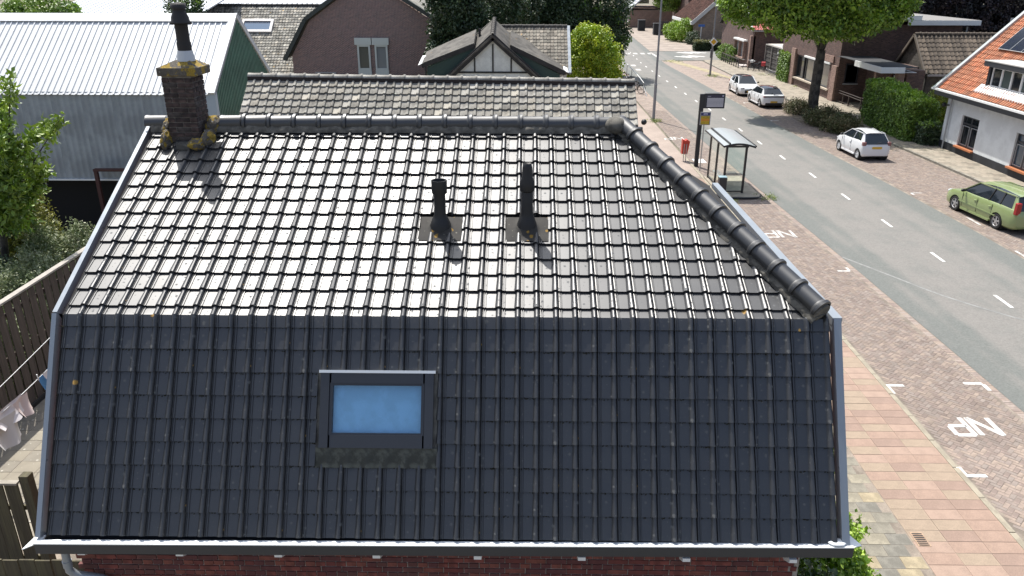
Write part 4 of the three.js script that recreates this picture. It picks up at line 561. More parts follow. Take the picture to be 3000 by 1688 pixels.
// ---------- gabled farmhouse with grey roof ----------
{
  const b = thing('farmhouse', 'dark brick gambrel gabled house with two tall white windows behind the grey roof', 'house', [-13, 0, -69]);
  const Zg = -65, q = (x, y) => [x * 1.3, 9.4 - (9.4 - y) * 1.3], back = p => p.slice().reverse();
  const P = [q(-14.4, 2.2), q(-14.4, 4.6), q(-13.15, 6.65), q(-9.55, 9.05), q(-5.75, 6.75), q(-4.9, 4.6), q(-4.9, 2.2)];
  part(b, 'wall', [slab(back(P.map(p => [p[0], p[1], Zg])), 0.3)], redBrick);
  const L = [q(-14.85, 4.35), q(-13.35, 6.75), q(-9.55, 9.3), q(-5.6, 6.88), q(-4.6, 4.35)], rm = concreteTile.clone(); rm.color = C(0.85, 0.85, 0.85);
  for (let i = 0; i < 4; i++) { const p = L[i], r = L[i + 1]; part(b, 'bargeboard', bar([p[0], p[1], Zg + 0.15], [r[0], r[1], Zg + 0.15], 0.42, 0.3), mat([0.035, 0.045, 0.042], 0.6)); part(b, 'rear_roof', slab([[p[0], p[1] + 0.05, Zg], [p[0], p[1] + 0.05, Zg - 11], [r[0], r[1] + 0.05, Zg - 11], [r[0], r[1] + 0.05, Zg]], 0.12), rm); }
  // low tiled wing
  const ax0 = -37.7, ax1 = -16.4, a0 = V3(ax0, 6.67, -72.8), a1 = V3(ax1, 6.67, -72.8), e0 = V3(ax0, 1.3, -66.2), V = a0.clone().sub(e0), G = 0.32, W = 0.26, nv = Math.floor(V.length() / G), n = Math.floor((ax1 - ax0) / W);
  part(b, 'roof', [slab([e0, [ax1, 1.3, -66.2], a1, a0].map(p => va(p).clone().add(V3(0, -0.05, 0))), 0.08), slab([a0, a1, [ax1, 1.3, -79.4], [ax0, 1.3, -79.4]].map(p => va(p).clone().add(V3(0, -0.05, 0))), 0.08)], deck);
  const sk0 = [-24.55, -21.8], skv = [0.60, 0.78];
  tiled(b, 'roof_tile', e0, [1, 0, 0], V, n, nv, W, G, 0.04, BASIC, concreteTile, [[1.3, 1.3, 1.3], [1.0, 1.0, 0.98], [1.35, 1.3, 1.22], [0.8, 0.8, 0.78], [1.4, 1.4, 1.36]], { jit: 0.01, skip: (x, v) => x + ax0 > sk0[0] && x + ax0 < sk0[1] && v / V.length() > skv[0] && v / V.length() < skv[1] });
  simpleRidge(b, 'ridge_tile', a0, a1, 0.15, 0.45, mat([0.04, 0.038, 0.036], 0.8), false);
  const M0 = basis(e0, [1, 0, 0], V), lb = (x0, x1, v0, v1, z0, z1) => box(x0 - ax0, x1 - ax0, v0 * V.length(), v1 * V.length(), z0, z1).applyMatrix4(M0), s = sk0;
  const rw = part(b, 'roof_window', [lb(s[0], s[0] + 0.22, skv[0], skv[1], 0, 0.18), lb(s[1] - 0.22, s[1], skv[0], skv[1], 0, 0.18), lb(s[0] + 0.22, s[1] - 0.22, skv[0], skv[0] + 0.03, 0, 0.18), lb(s[0] + 0.22, s[1] - 0.22, skv[1] - 0.03, skv[1], 0, 0.2)], mat([0.5, 0.48, 0.47], 0.45));
  part(rw, 'pane', lb(s[0] + 0.22, s[1] - 0.22, skv[0] + 0.03, skv[1] - 0.03, 0.08, 0.1), skyGlass);
  part(b, 'verge_board', bar(e0.clone().add(V3(-0.1, 0.02, 0)), a0.clone().add(V3(-0.1, 0.02, 0)), 0.25, 0.25), mat([0.5, 0.52, 0.54], 0.5));
  part(b, 'wall', box(ax0 + 0.3, ax1, 0, 1.28, -79, -66.6), redBrick);
  for (const [x0, x1, g] of [[-10.3, -9.5, pmat([0.10, 0.105, 0.09], 0.2)], [-9.22, -8.42, pmat([0.20, 0.22, 0.23], 0.15)]]) {
    const a = q(x0, 3.75), c = q(x1, 5.25), l = q(0, 5.66)[1], d = q(0, 3.4)[1], wm = mat([0.52, 0.56, 0.53], 0.5);
    const w = winZ(b, Zg + 0.02, a[0], c[0], a[1], c[1], { fm: wm, f: 0.14, d: 0.12, glass: g });
    part(w, 'lintel', box(a[0] - 0.18, c[0] + 0.12, c[1] + 0.006, l, Zg + 0.0, Zg + 0.2), wm); part(w, 'panel', box(a[0] - 0.02, c[0] + 0.02, d, a[1] - 0.006, Zg + 0.0, Zg + 0.15), wm);
  }
  { const a = q(-13.05, 3.1), c = q(-11.75, 3.6); winZ(b, Zg + 0.02, a[0], c[0], a[1], c[1], { fm: greyPaint, f: 0.09 }); }
}
// ---------- pale roofs at the back ----------
{
  const m = mottle([0.50, 0.54, 0.58], [0.58, 0.61, 0.64], 4, 0.5, {}, 0.1, 250);
  const hall = (name, label, x0, x1, zf, zb, y0, y1) => { const b = thing(name, label, 'shed', [(x0 + x1) / 2, 0, (zf + zb) / 2]), rp = 0.5, l = []; part(b, 'roof', slab([[x0, y0, zf], [x1, y0, zf], [x1, y1, zb], [x0, y1, zb]], 0.1), m); for (let x = x0 + rp / 2; x < x1; x += rp) l.push(bar([x, y0 + 0.03, zf], [x, y1 + 0.03, zb], 0.12, 0.05)); part(b, 'roof_ribs', l, m, { stuff: true }); part(b, 'wall', box(x0 + 0.2, x1 - 0.2, 0, y0 - 0.15, zb, zf - 0.3), mat([0.35, 0.4, 0.45], 0.6)); };
  hall('warehouse', 'pale blue metal roofed warehouse at the back behind the shed ridge', -37.5, -25.3, -62, -80, 6.1, 9.0);
  hall('warehouse', 'pale metal roofed warehouse directly behind the long grey tiled ridge', -37, -18.2, -84, -104, 6.4, 9.6);
  const r = thing('tiled_outbuilding', 'outbuilding with faded red tiled roof behind the dark brick gable', 'house', [-15, 0, -83]);
  part(r, 'wall', box(-18, -10, 0, 5.2, -88, -80), redBrick); part(r, 'roof', slab([[-18.1, 5.2, -79.5], [-10, 5.2, -79.5], [-10, 9.4, -84.5], [-18.1, 9.4, -84.5]], 0.1), deck);
  tiled(r, 'roof_tile', [-18.1, 5.3, -79.4], [1, 0, 0], [0, 4.2, -5], 32, 20, 0.25, 0.32, 0.03, BASIC, concreteTile, [[1, 0.6, 0.55], [1, 0.72, 0.66], [0.9, 0.6, 0.55]]);
}
// ---------- half-timbered house ----------
{
  const b = thing('half_timbered_house', 'house with white half-timbered gable, black bargeboards and green dormer cheeks', 'house', [-2, 0, -58]);
  const Z = -55, ap = [-2.1, 5.25], white = mottle([0.60, 0.62, 0.58], [0.66, 0.68, 0.64], 1, 0.7), rm = concreteTile.clone(); rm.color = C(0.36, 0.35, 0.35); const greyRoof = rm;
  part(b, 'wall', [slab([[-6.3, 0, Z], [2.1, 0, Z], [2.1, 1.45, Z], [ap[0], ap[1], Z], [-6.3, 1.45, Z]], 0.2)], white);
  part(b, 'timber_beam', [box(-4.6, 0.4, 2.98, 3.1, Z, Z + 0.05)], darkTimber); for (const x of [-3.35, -2.1, -0.85]) part(b, 'timber_beam', box(x - 0.05, x + 0.05, 3.1, x === -2.1 ? 4.9 : 4.0, Z, Z + 0.045), darkTimber);
  for (const s of [-1, 1]) {
    part(b, 'bargeboard', bar([ap[0] + s * 0.02, ap[1] + 0.12, Z + 0.2], [ap[0] + s * 4.4, ap[1] - 3.75, Z + 0.2], 0.12, 0.42, [0, 1, 0]), darkTimber);
    const f = s > 0 ? p => p : p => p.slice().reverse();
    part(b, 'front_roof', slab(f([[ap[0], 5.5, Z + 0.35], [ap[0] + s * 4.55, 1.55, Z + 0.35], [ap[0] + s * 4.55, 2.4, Z - 3.2], [ap[0], 6.35, Z - 3.2]]), 0.12), greyRoof);
  }
  simpleRidge(b, 'ridge_tile', [ap[0], 5.52, Z + 0.35], [ap[0], 6.35, Z - 3.2], 0.13, 0.42, greyRoof);
  // sweeping dormer roofs at both sides with green cheeks
  const wing = (x0, y0, x1, y1) => { const s = Math.sign(x1 - x0), f = s > 0 ? p => p : p => p.slice().reverse(); part(b, 'dormer_roof', slab(f([[x0, y0, Z - 0.2], [x1, y1, Z - 0.1], [x1, y1 + 0.5, Z - 3.2], [x0, y0 + 0.7, Z - 3.2]]), 0.14), greyRoof); part(b, 'fascia', bar([x0, y0 - 0.17, Z - 0.18], [x1, y1 - 0.17, Z - 0.08], 0.1, 0.3), darkTimber); part(b, 'dormer_cheek', slab(f([[x0, y0 - 0.3, Z - 0.3], [x0, 1.0, Z - 0.3], [x1 - s * 0.35, 1.0, Z - 0.3], [x1 - s * 0.35, y1 - 0.25, Z - 0.3]]).reverse(), 0.1), mat([0.02, 0.05, 0.042], 0.6)); part(b, 'gutter_end', slab(f([[x1 - s * 0.1, y1 + 0.03, Z - 0.05], [x1 + s * 0.25, y1 - 0.12, Z - 0.1], [x1 + s * 0.15, y1 + 0.32, Z - 2], [x1 - s * 0.1, y1 + 0.35, Z - 2]]), 0.04), whiteMetal); };
  wing(-3.4, 4.95, -7.0, 3.62); wing(-0.9, 4.85, 2.85, 3.15);
  part(b, 'downpipe', rod([-6.75, 3.4, Z - 0.15], [-6.75, 0, Z - 0.15], 0.06), black);
  // main roof to the right with a zinc verge
  const e0 = V3(-1.8, 2.9, Z - 0.6), V = V3(0, 2.85, -3.6);
  part(b, 'roof', [slab([e0, e0.clone().add(V3(4.95, 0, 0)), e0.clone().add(V3(4.95, 0, 0)).add(V), e0.clone().add(V)], 0.1), slab([[-1.8, 5.7, Z - 4.2], [3.15, 5.7, Z - 4.2], [3.15, 2.9, Z - 7.8], [-1.8, 2.9, Z - 7.8]], 0.1)], deck);
  tiled(b, 'roof_tile', e0.clone().add(V3(0, 0.02, 0)), [1, 0, 0], V, 20, 14, 0.2475, 0.33, 0.03, BASIC, concreteTile, [[0.85, 0.8, 0.74], [0.75, 0.72, 0.66], [0.95, 0.88, 0.8]]);
  simpleRidge(b, 'ridge_tile', [-1.8, 5.8, Z - 4.2], [3.1, 5.8, Z - 4.2], 0.13, 0.42, rm);
  part(b, 'verge_strip', bar(e0.clone().add(V3(5.02, 0.02, 0)), e0.clone().add(V3(5.02, 0.05, 0)).add(V), 0.2, 0.16), zinc);
  part(b, 'wall', box(-1.8, 3.0, 0, 2.85, Z - 7.5, Z - 0.9), white); part(b, 'vent_pipe', rod([-3.1, 4.8, Z - 2.2], [-3.1, 5.75, Z - 2.2], 0.09), black);
  part(b, 'tower_roof', [slab([[-4.8, 4.2, Z - 3.3], [-2.1, 6.35, Z - 3.3], [-2.1, 6.35, Z - 6]], 0.08)], greyRoof);
}

// ---------- across the street ----------
{ // white house with the orange tiled roof
  const b = thing('white_house', 'white rendered house with orange tiled roof, dormer and solar panels across the street', 'house', [29, 0, -38]);
  const wx = 24.1, z0 = -45.15, z1 = -30, white = mottle([0.58, 0.61, 0.62], [0.66, 0.685, 0.69], 2.2, 0.85, {}, 0.08, 300);
  const wins = [[-43.35, -41.65, 0.55, 2.2], [-38.3, -36.6, 0.55, 2.2]];
  const seg = [[z0, wins[0][0]], [wins[0][1], wins[1][0]], [wins[1][1], z1]];
  part(b, 'wall', [...seg.map(s => box(wx, 34.8, 0.5, 3.3, s[0], s[1])), ...wins.flatMap(w => [box(wx, 34.8, w[3], 3.3, w[0], w[1]), box(wx + 0.3, 34.8, 0.5, w[3], w[0], w[1])])], white);
  part(b, 'plinth', box(wx - 0.03, 34.8, 0, 0.5, z0 - 0.02, z1), mottle([0.018, 0.02, 0.024], [0.03, 0.033, 0.04], 1.5, 0.7));
  for (const w of wins) { const q = winX(b, wx + 0.14, w[0], w[1], w[2], w[3], { n: 2, tr: 0.72, f: 0.09, d: 0.05, sill: null, inner: greyPaint, glass: w[0] > -40 ? pmat([0.06, 0.09, 0.12], 0.05, { ior: 1.7 }) : darkGlass }); part(q, 'sill', box(wx - 0.16, wx + 0.12, 0.46, 0.55, w[0] - 0.05, w[1] + 0.05), orangeSill); }
  const a = Math.PI / 4, V = V3(Math.cos(a), Math.sin(a), 0), O = V3(23.62, 3.36, -45.6);
  part(b, 'roof', [slab([[23.6, 3.3, -45.65], [23.6, 3.3, z1], [29.7, 9.4, z1], [29.7, 9.4, -45.65]], 0.1), slab([[29.7, 9.4, -45.65], [29.7, 9.4, z1], [35.8, 3.3, z1], [35.8, 3.3, -45.65]], 0.1), poly([[wx, 3.3, z0], [34.8, 3.3, z0], [29.45, 8.9, z0]])], deck);
  const pt = mat([1, 1, 1], 0.75, { map: tex(256, 256, (u, v) => mx3([0.34, 0.125, 0.06], [0.52, 0.22, 0.11], fbm(u, v, 8, 310, 4)).map((x, i) => x * (0.8 + 0.4 * vn(u, v, 64, 311))), 2) });
  tiled(b, 'roof_tile', O, [0, 0, 1], V, 52, 27, 0.21, 0.30, 0.035, PAN, pt, [[1, 1, 1], [0.85, 0.82, 0.8], [1, 0.92, 0.85], [0.7, 0.66, 0.66], [1, 0.8, 0.7]], { jit: 0.008, skip: (z, v) => (z - 45.6 > -41.95 && v < 2.6 && v > 0.75) });
  part(b, 'verge_board', bar([23.45, 3.32, -45.72], [29.75, 9.55, -45.72], 0.26, 0.12), mat([0.36, 0.40, 0.41], 0.5));
  part(b, 'gutter', [bar([23.5, 3.3, -46.0], [23.5, 3.3, z1], 0.13, 0.10)], whitePaint); part(b, 'fascia', box(23.5, wx, 3.0, 3.24, -45.7, z1), darkFrame);
  part(b, 'downpipe', rod([23.98, 3.1, -44.55], [23.98, 0.1, -44.55], 0.045), greyPaint); part(b, 'wall_lamp', [box(23.8, 24.1, 2.45, 2.52, -45.0, -44.9), new THREE.SphereGeometry(0.12, 10, 8).translate(23.82, 2.5, -44.95)], black);
  // dormer
  const dz = -41.9; part(b, 'dormer', [box(24.15, 26.2, 4.05, 5.0, dz, dz + 0.12), box(24.15, 24.25, 3.85, 3.98, dz, z1)], darkFrame);
  for (let i = 0; i < 8; i++) part(b, 'dormer_slate', box(24.12, 24.4 + i * 0.16, 3.92 + i * 0.14, 4.055 + i * 0.14, dz - 0.012 - (i % 2) * 0.004, dz), mat([0.05, 0.053, 0.06], 0.6));
  part(b, 'dormer_roof', [box(23.9, 26.2, 4.95, 5.2, dz - 0.15, z1)], darkFrame); part(b, 'dormer_roof_edge', [box(23.88, 26.1, 5.2, 5.245, dz - 0.17, z1)], mat([0.40, 0.39, 0.37], 0.8));
  for (let i = 0; i < 7; i++) winX(b, 24.22, dz + 0.3 + i * 0.86, dz + 0.3 + (i + 1) * 0.86 - 0.01, 3.98, 4.93, { fm: whitePaint, f: 0.05, glass: i % 2 ? pmat([0.05, 0.075, 0.075], 0.15) : darkGlass });
  const ap = []; for (let i = 0; i < 40; i++) ap.push(bar([23.84, 3.62, dz - 0.4 + i * 0.2], [24.2, 3.98, dz - 0.4 + i * 0.2], 0.13, 0.05)); ap.push(bar([23.84, 3.595, dz - 0.5], [23.84, 3.595, z1], 0.04, 0.03), bar([24.02, 3.78, dz - 0.5], [24.02, 3.78, z1], 0.44, 0.03, [-1, 1, 0])); part(b, 'lead_apron', ap, whiteMetal);
  const M0 = basis(O, [0, 0, 1], V), pm = pmat([0.012, 0.016, 0.035], 0.18, { ior: 1.7 });
  for (let r = 0; r < 2; r++) for (let c = 0; c < 6; c++) { const g = box(1.4 + c * 1.02, 1.4 + c * 1.02 + 1.0, 3.05 + r * 1.72, 3.05 + r * 1.72 + 1.68, 0.10, 0.14).applyMatrix4(M0); const p = part(b, 'solar_panel', g, pm); part(p, 'frame', [box(1.4 + c * 1.02, 2.4 + c * 1.02, 3.05 + r * 1.72, 3.08 + r * 1.72, 0.09, 0.146).applyMatrix4(M0), box(1.4 + c * 1.02, 1.43 + c * 1.02, 3.08 + r * 1.72, 4.73 + r * 1.72, 0.09, 0.146).applyMatrix4(M0)], steel); }
  part(b, 'roof_vent', box(5.75, 6.2, 2.62, 2.95, 0.06, 0.2).applyMatrix4(M0), whiteMetal);
}
{ // barn
  const b = thing('barn', 'dark timber barn with brown tiled gable roof between the brick house and white house', 'barn', [33, 0, -58.7]);
  const x0 = 28, x1 = 39, zr = -58.75, yr = 5.3, zf = -56.15, ye = 2.85, zb = -61.3;
  part(b, 'wall', [box(x0 + 0.25, x1, 0, 2.8, zb + 0.2, zf - 0.2)], mottle([0.055, 0.045, 0.04], [0.085, 0.07, 0.06], 1, 0.9));
  part(b, 'gable', [poly([[x0 + 0.24, 2.8, zb + 0.2], [x0 + 0.24, 2.8, zf - 0.2], [x0 + 0.24, yr - 0.15, zr]])], barnBoard);
  for (let i = 0; i < 26; i++) { const y = 0.1 + i * 0.19, t = clamp((y - 2.7) / (yr - 2.7)), h = 2.35 * (1 - t); if (h > 0.1) part(b, 'plank', box(x0 + 0.19, x0 + 0.235, y, y + 0.178, zr - h, zr + h), barnBoard); }
  const V = V3(0, yr - ye, zr - zf), O = V3(x0, ye + 0.05, zf), n = 36, nv = 9, G = V.length() / nv, tm = [0.8, 1, 1.15, 0.9].map(k => { const m = concreteTile.clone(); m.color = C(0.50 * k, 0.41 * k, 0.35 * k); return m; });
  const roof = part(b, 'roof', [slab([[x0, ye, zf], [x1, ye, zf], [x1, yr, zr], [x0, yr, zr]], 0.06), slab([[x0, yr, zr], [x1, yr, zr], [x1, ye, zb], [x0, ye, zb]], 0.06)], deck);
  tiled(roof, 'roof_tile', O, [1, 0, 0], V, n, nv, 0.3, G, 0.035, PAN, tm[0], [[1, 1, 1]], { parts: 330, mats: tm });
  simpleRidge(roof, 'ridge_tile', [x0 - 0.02, yr + 0.05, zr], [x1, yr + 0.05, zr], 0.13, 0.42, tm[3]);
  part(b, 'bargeboard', bar([x0 - 0.02, ye - 0.02, zf], [x0 - 0.02, yr + 0.02, zr], 0.08, 0.18), mat([0.15, 0.125, 0.1], 0.8)); part(b, 'bargeboard', bar([x0 - 0.02, ye - 0.02, zb], [x0 - 0.02, yr + 0.02, zr], 0.08, 0.18), mat([0.15, 0.125, 0.1], 0.8));
  part(b, 'gutter', bar([x0 + 0.1, ye - 0.06, zf + 0.08], [x1, ye - 0.06, zf + 0.08], 0.14, 0.12), mat([0.28, 0.25, 0.24], 0.6));
  for (const [a, c, y] of [[-60.2, -57.5, 2.1], [-60.4, -59.4, 1.95], [-58.4, -57.4, 1.75]]) part(b, 'lintel', box(x0 + 0.12, x0 + 0.2, y, y + 0.09, a, c), mat([0.35, 0.36, 0.38], 0.7));
  const d = part(b, 'door', box(x0 + 0.14, x0 + 0.19, 0.1, 1.95, -59.9, -58.8), darkTimber); part(d, 'handle', box(x0 + 0.1, x0 + 0.14, 1.0, 1.1, -59.0, -58.95), steel);
}
{ // brick house with flat roof
  const b = thing('flat_roofed_house', 'dark brick flat roofed house with large street window behind the street tree', 'house', [30, 0, -69]);
  const x0 = 24.2, z0 = -76, z1 = -62, h = 5.8;
  part(b, 'wall', [box(x0 + 0.45, 33, 0, h, z0, z1), box(x0, x0 + 0.45, 2.75, h, z0, z1), box(x0, x0 + 0.45, 0, 0.78, z0, z1), box(x0, x0 + 0.45, 0.78, 2.75, z0, -71.9), box(x0, x0 + 0.45, 0.78, 2.75, -63.8, z1)], brownBrick);
  part(b, 'pier', [box(x0 - 0.15, x0 - 0.005, 0, 3.2, -72.9, -71.9)], pinkBrick); part(b, 'pier', [box(x0 - 0.15, x0 - 0.005, 0, 2.75, -63.0, -62.02)], pinkBrick); part(b, 'panel', [box(x0 - 0.1, x0 - 0.004, 2.9, 3.4, -66, -63)], pinkBrick);
  winX(b, x0 + 0.2, -71.85, -70.1, 0.85, 2.7, { f: 0.1, glass: darkGlass }); winX(b, x0 + 0.12, -69.4, -63.85, 0.85, 2.7, { f: 0.1, n: 3, glass: pmat([0.16, 0.15, 0.13], 0.12, { ior: 1.6 }) });
  part(b, 'sill', [box(x0 - 0.12, x0 + 0.3, 0.72, 0.84, -72, -63.4)], mat([0.42, 0.36, 0.29], 0.8)); part(b, 'awning_box', [box(x0 - 0.12, x0 + 0.1, 2.72, 2.86, -69.6, -63.6)], whitePaint);
  part(b, 'flat_roof', [box(x0 - 0.2, 33.9, h + 0.32, h + 0.36, z0, z1 + 0.62)], mat([0.2, 0.19, 0.18], 0.9)); part(b, 'fascia', [box(x0 + 4.4, 33.95, h, h + 0.34, z1 + 0.62, z1 + 0.72)], whitePaint); part(b, 'fascia', [box(x0 - 0.25, x0 + 5.4, h + 0.3, h + 0.68, z1 + 0.45, z1 + 0.6)], whitePaint); part(b, 'fascia', [box(x0 - 0.25, x0 - 0.15, h, h + 0.4, z0, z1 + 0.5)], whitePaint);
  part(b, 'downpipe', rod([33.2, 5.7, z1 + 0.3], [33.2, 0, z1 + 0.3], 0.06), greyPaint);
  winZ(b, z1 + 0.01, 24.75, 25.75, 1.5, 2.95, { f: 0.09, glass: mottle([0.02, 0.026, 0.022], [0.16, 0.19, 0.165], 0.9, 0.35, {}, 0.5, 320), sill: greyPaint });
  // porch
  part(b, 'porch_wall', [box(26.4, 28.2, 0, 3.2, z1, -57.6), box(26.4, 27.6, 0, 3.2, -57.6, -55.4)], brownBrick); part(b, 'porch_pier', box(25.35, 25.8, 0, 3.2, -54.9, -54.45), pinkBrick); part(b, 'porch_pier', box(25.35, 25.7, 0, 3.2, -58.2, -57.85), pinkBrick);
  const d = part(b, 'door', box(26.3, 26.38, 0, 2.7, -57.4, -55.6), darkGlass); part(d, 'frame', [box(26.24, 26.3, 0, 2.75, -57.5, -57.4), box(26.24, 26.3, 0, 2.75, -56.6, -56.5), box(26.24, 26.3, 0, 2.75, -55.6, -55.5)], mat([0.2, 0.1, 0.06], 0.6));
  part(b, 'canopy', [box(24.0, 26.4, 3.5, 3.54, -61.9, -54.0)], mat([0.03, 0.032, 0.036], 0.8)); part(b, 'canopy_fascia', box(23.9, 24.0, 3.18, 3.56, -58.4, -53.9), whitePaint); part(b, 'canopy_fascia', box(24.0, 25.5, 3.18, 3.56, -54.0, -53.9), whitePaint); part(b, 'canopy_soffit', box(24.0, 26.35, 3.2, 3.23, -58.3, -54.02), whitePaint);
}
{ // corner house with red roof
  const b = thing('corner_house', 'dark brick corner house with bright red tiled roof behind the parked white cars', 'house', [30, 0, -92]);
  const x0 = 24.0, z0 = -99, z1 = -85.2;
  part(b, 'wall', [box(x0, 37, 0, 3.85, z0, z1), poly([[x0, 3.85, z0], [x0, 3.85, z1], [x0, 8.6, (z0 + z1) / 2]])], brownBrick);
  const V = V3(0, 4.9, -7.1), red = mat([1, 1, 1], 0.6, { map: tex(128, 128, (u, v) => mx3([0.30, 0.055, 0.045], [0.46, 0.10, 0.075], fbm(u, v, 8, 330, 3)), 2) });
  part(b, 'roof', [slab([[x0 - 0.3, 3.85, z1 + 0.45], [37.3, 3.85, z1 + 0.45], [37.3, 8.75, z1 - 6.65], [x0 - 0.3, 8.75, z1 - 6.65]], 0.1), slab([[x0 - 0.3, 8.75, z1 - 6.65], [37.3, 8.75, z1 - 6.65], [37.3, 3.85, z0 - 0.45], [x0 - 0.3, 3.85, z0 - 0.45]], 0.1)], deck);
  tiled(b, 'roof_tile', [x0 - 0.3, 3.92, z1 + 0.45], [1, 0, 0], V, 50, 26, 0.27, 0.33, 0.04, PAN, red, [[1, 1, 1], [0.85, 0.8, 0.8], [1, 0.9, 0.85]]);
  part(b, 'gutter', bar([x0 - 0.4, 3.82, z1 + 0.5], [37.3, 3.82, z1 + 0.5], 0.14, 0.12), mat([0.3, 0.28, 0.27], 0.6)); part(b, 'bargeboard', bar([x0 - 0.32, 3.85, z1 + 0.45], [x0 - 0.32, 8.8, z1 - 6.65], 0.1, 0.25), whitePaint);
  winX(b, x0 - 0.04, -91.6, -87.6, 0.75, 2.55, { f: 0.12, d: 0.3, n: 2, fm: pinkBrick, glass: pmat([0.3, 0.32, 0.33], 0.1), sill: whitePaint }); part(b, 'bay_roof', box(x0 - 0.42, x0, 2.56, 2.72, -91.8, -87.4), whitePaint);
  const d = part(b, 'door', box(x0 - 0.03, x0 + 0.05, 0.15, 2.5, -86.9, -85.9), darkTimber); part(d, 'step', box(x0 - 0.9, x0 - 0.04, 0.1, 0.26, -87.1, -85.7), mat([0.5, 0.45, 0.43], 0.8)); part(b, 'pier', box(x0 - 0.3, x0 + 0.2, 0, 3.3, -85.7, -85.2), pinkBrick);
  winX(b, x0 - 0.02, -95.5, -94.2, 4.4, 5.5, { fm: whitePaint });
}
{ // timber fence and carport between corner house and brick house
  const f = thing('slatted_fence', 'grey slatted timber screen under a pale flat roof beside the corner house', 'fence', [24.9, 0, -80.2]);
  const slat = box(-0.02, 0.02, 0, 0.17, -1.02, 1.02), m = mottle([0.05, 0.047, 0.045], [0.10, 0.094, 0.088], 0.8, 0.9), ug = uvm(slat);
  for (let i = 0; i < 3; i++) for (let k = 0; k < 11; k++) put(f, 'slat', ug, m, TR(24.9 + (k % 2) * 0.03, 0.15 + k * 0.215, -82.25 + i * 2.1));
  for (let i = 0; i < 4; i++) part(f, 'post', box(24.78, 24.88, 0, 2.68, -83.35 + i * 2.1, -83.25 + i * 2.1), mat([0.2, 0.19, 0.18], 0.8)); part(f, 'rail', box(24.76, 24.86, 2.6, 2.68, -83.3, -77), mat([0.3, 0.29, 0.27], 0.8));
  part(f, 'notice', [box(24.72, 24.76, 1.75, 2.25, -79.0, -78.1)], whitePaint);
  const c = thing('carport', 'pale flat carport roof with dark panel behind the slatted screen', 'carport', [28, 0, -80.5]); part(c, 'roof', box(25.0, 32, 2.55, 2.68, -83.4, -77.2), mat([0.42, 0.38, 0.34], 0.85)); part(c, 'roof_panel', slab([[26, 2.78, -80.2], [29, 2.78, -80.2], [30, 2.98, -78], [27, 2.98, -78]].reverse(), 0.05), mat([0.16, 0.155, 0.15], 0.8)); for (const [x, z] of [[31.8, -83.2], [31.8, -77.4], [25.2, -83.2], [25.2, -77.4]]) part(c, 'post', box(x - 0.07, x + 0.07, 0, 2.55, z - 0.07, z + 0.07), barnBoard);
  part(c, 'sign_board', box(24.3, 24.4, 2.55, 3.15, -76.6, -75.4), whitePaint); part(c, 'lean_to', slab([[24.3, 2.35, -76.9], [24.3, 1.95, -79.0], [25.6, 1.95, -79.0], [25.6, 2.35, -76.9]].reverse(), 0.08), darkFrame);
}
{ // tan gable house further up
  const b = thing('tan_house', 'tan brick house with brown tiled roof and white fascia further up the street', 'house', [30, 0, -126]);
  const x0 = 24.4, zs1 = -118, zs0 = -132.5;
  part(b, 'wall', [box(x0, 38, 0, 2.75, zs0, zs1), slab([[x0, 2.75, zs1], [38, 2.75, zs1], [31.4, 9.0, zs1]], 0.3)], tanBrick);
  const V = V3(7, 6.2, 0); part(b, 'roof', [slab([[x0 - 0.2, 2.85, zs0 - 0.4], [x0 - 0.2, 2.85, zs1 + 0.4], [x0 + 6.8, 9.05, zs1 + 0.4], [x0 + 6.8, 9.05, zs0 - 0.4]], 0.12), slab([[x0 + 6.8, 9.05, zs0 - 0.4], [x0 + 6.8, 9.05, zs1 + 0.4], [x0 + 13.8, 2.85, zs1 + 0.4], [x0 + 13.8, 2.85, zs0 - 0.4]], 0.12)], deck);
  tiled(b, 'roof_tile', [x0 - 0.25, 2.9, zs0 - 0.4], [0, 0, 1], V, 46, 26, 0.33, 0.36, 0.03, BASIC, concreteTile, [[0.55, 0.27, 0.22], [0.48, 0.24, 0.2], [0.6, 0.32, 0.26]]);
  part(b, 'fascia', box(x0 - 0.45, x0 - 0.3, 2.5, 2.95, zs0 - 0.5, zs1 + 0.5), whitePaint); part(b, 'verge_board', bar([x0 - 0.4, 2.65, zs1 + 0.5], [x0 + 6.8, 9.05, zs1 + 0.5], 0.1, 0.5), mat([0.5, 0.5, 0.48], 0.6));
  winX(b, x0 - 0.02, -124.5, -123.7, 0.9, 2.3, { fm: darkFrame }); winX(b, x0 - 0.02, -128.5, -127.2, 0.9, 2.3, { fm: darkFrame }); winZ(b, zs1 + 0.02, 29.3, 30.6, 1.75, 2.35, { fm: mat([0.4, 0.39, 0.36], 0.6) });
  part(b, 'flat_roof', box(31.5, 40, 2.55, 2.85, -118, -114.6), whitePaint); part(b, 'garage_wall', box(32, 40, 0, 2.55, -117.9, -115.4), pinkBrick); part(b, 'vent_pipe', [rod([28.0, 5.9, -122], [28.0, 6.5, -122], 0.12)], whiteMetal); part(b, 'vent_pipe', [rod([28.6, 6.3, -122.3], [28.6, 6.9, -122.3], 0.12)], whiteMetal);
  const g = thing('brown_house', 'brown house with steep dark roof beyond the tan house gable', 'house', [35, 0, -140]); part(g, 'wall', box(27, 42, 0, 6, -150, -136), brownBrick); part(g, 'roof', slab([[26.6, 5.8, -135.6], [42, 5.8, -135.6], [42, 11, -143], [26.6, 11, -143]], 0.2), greyPaint);
}
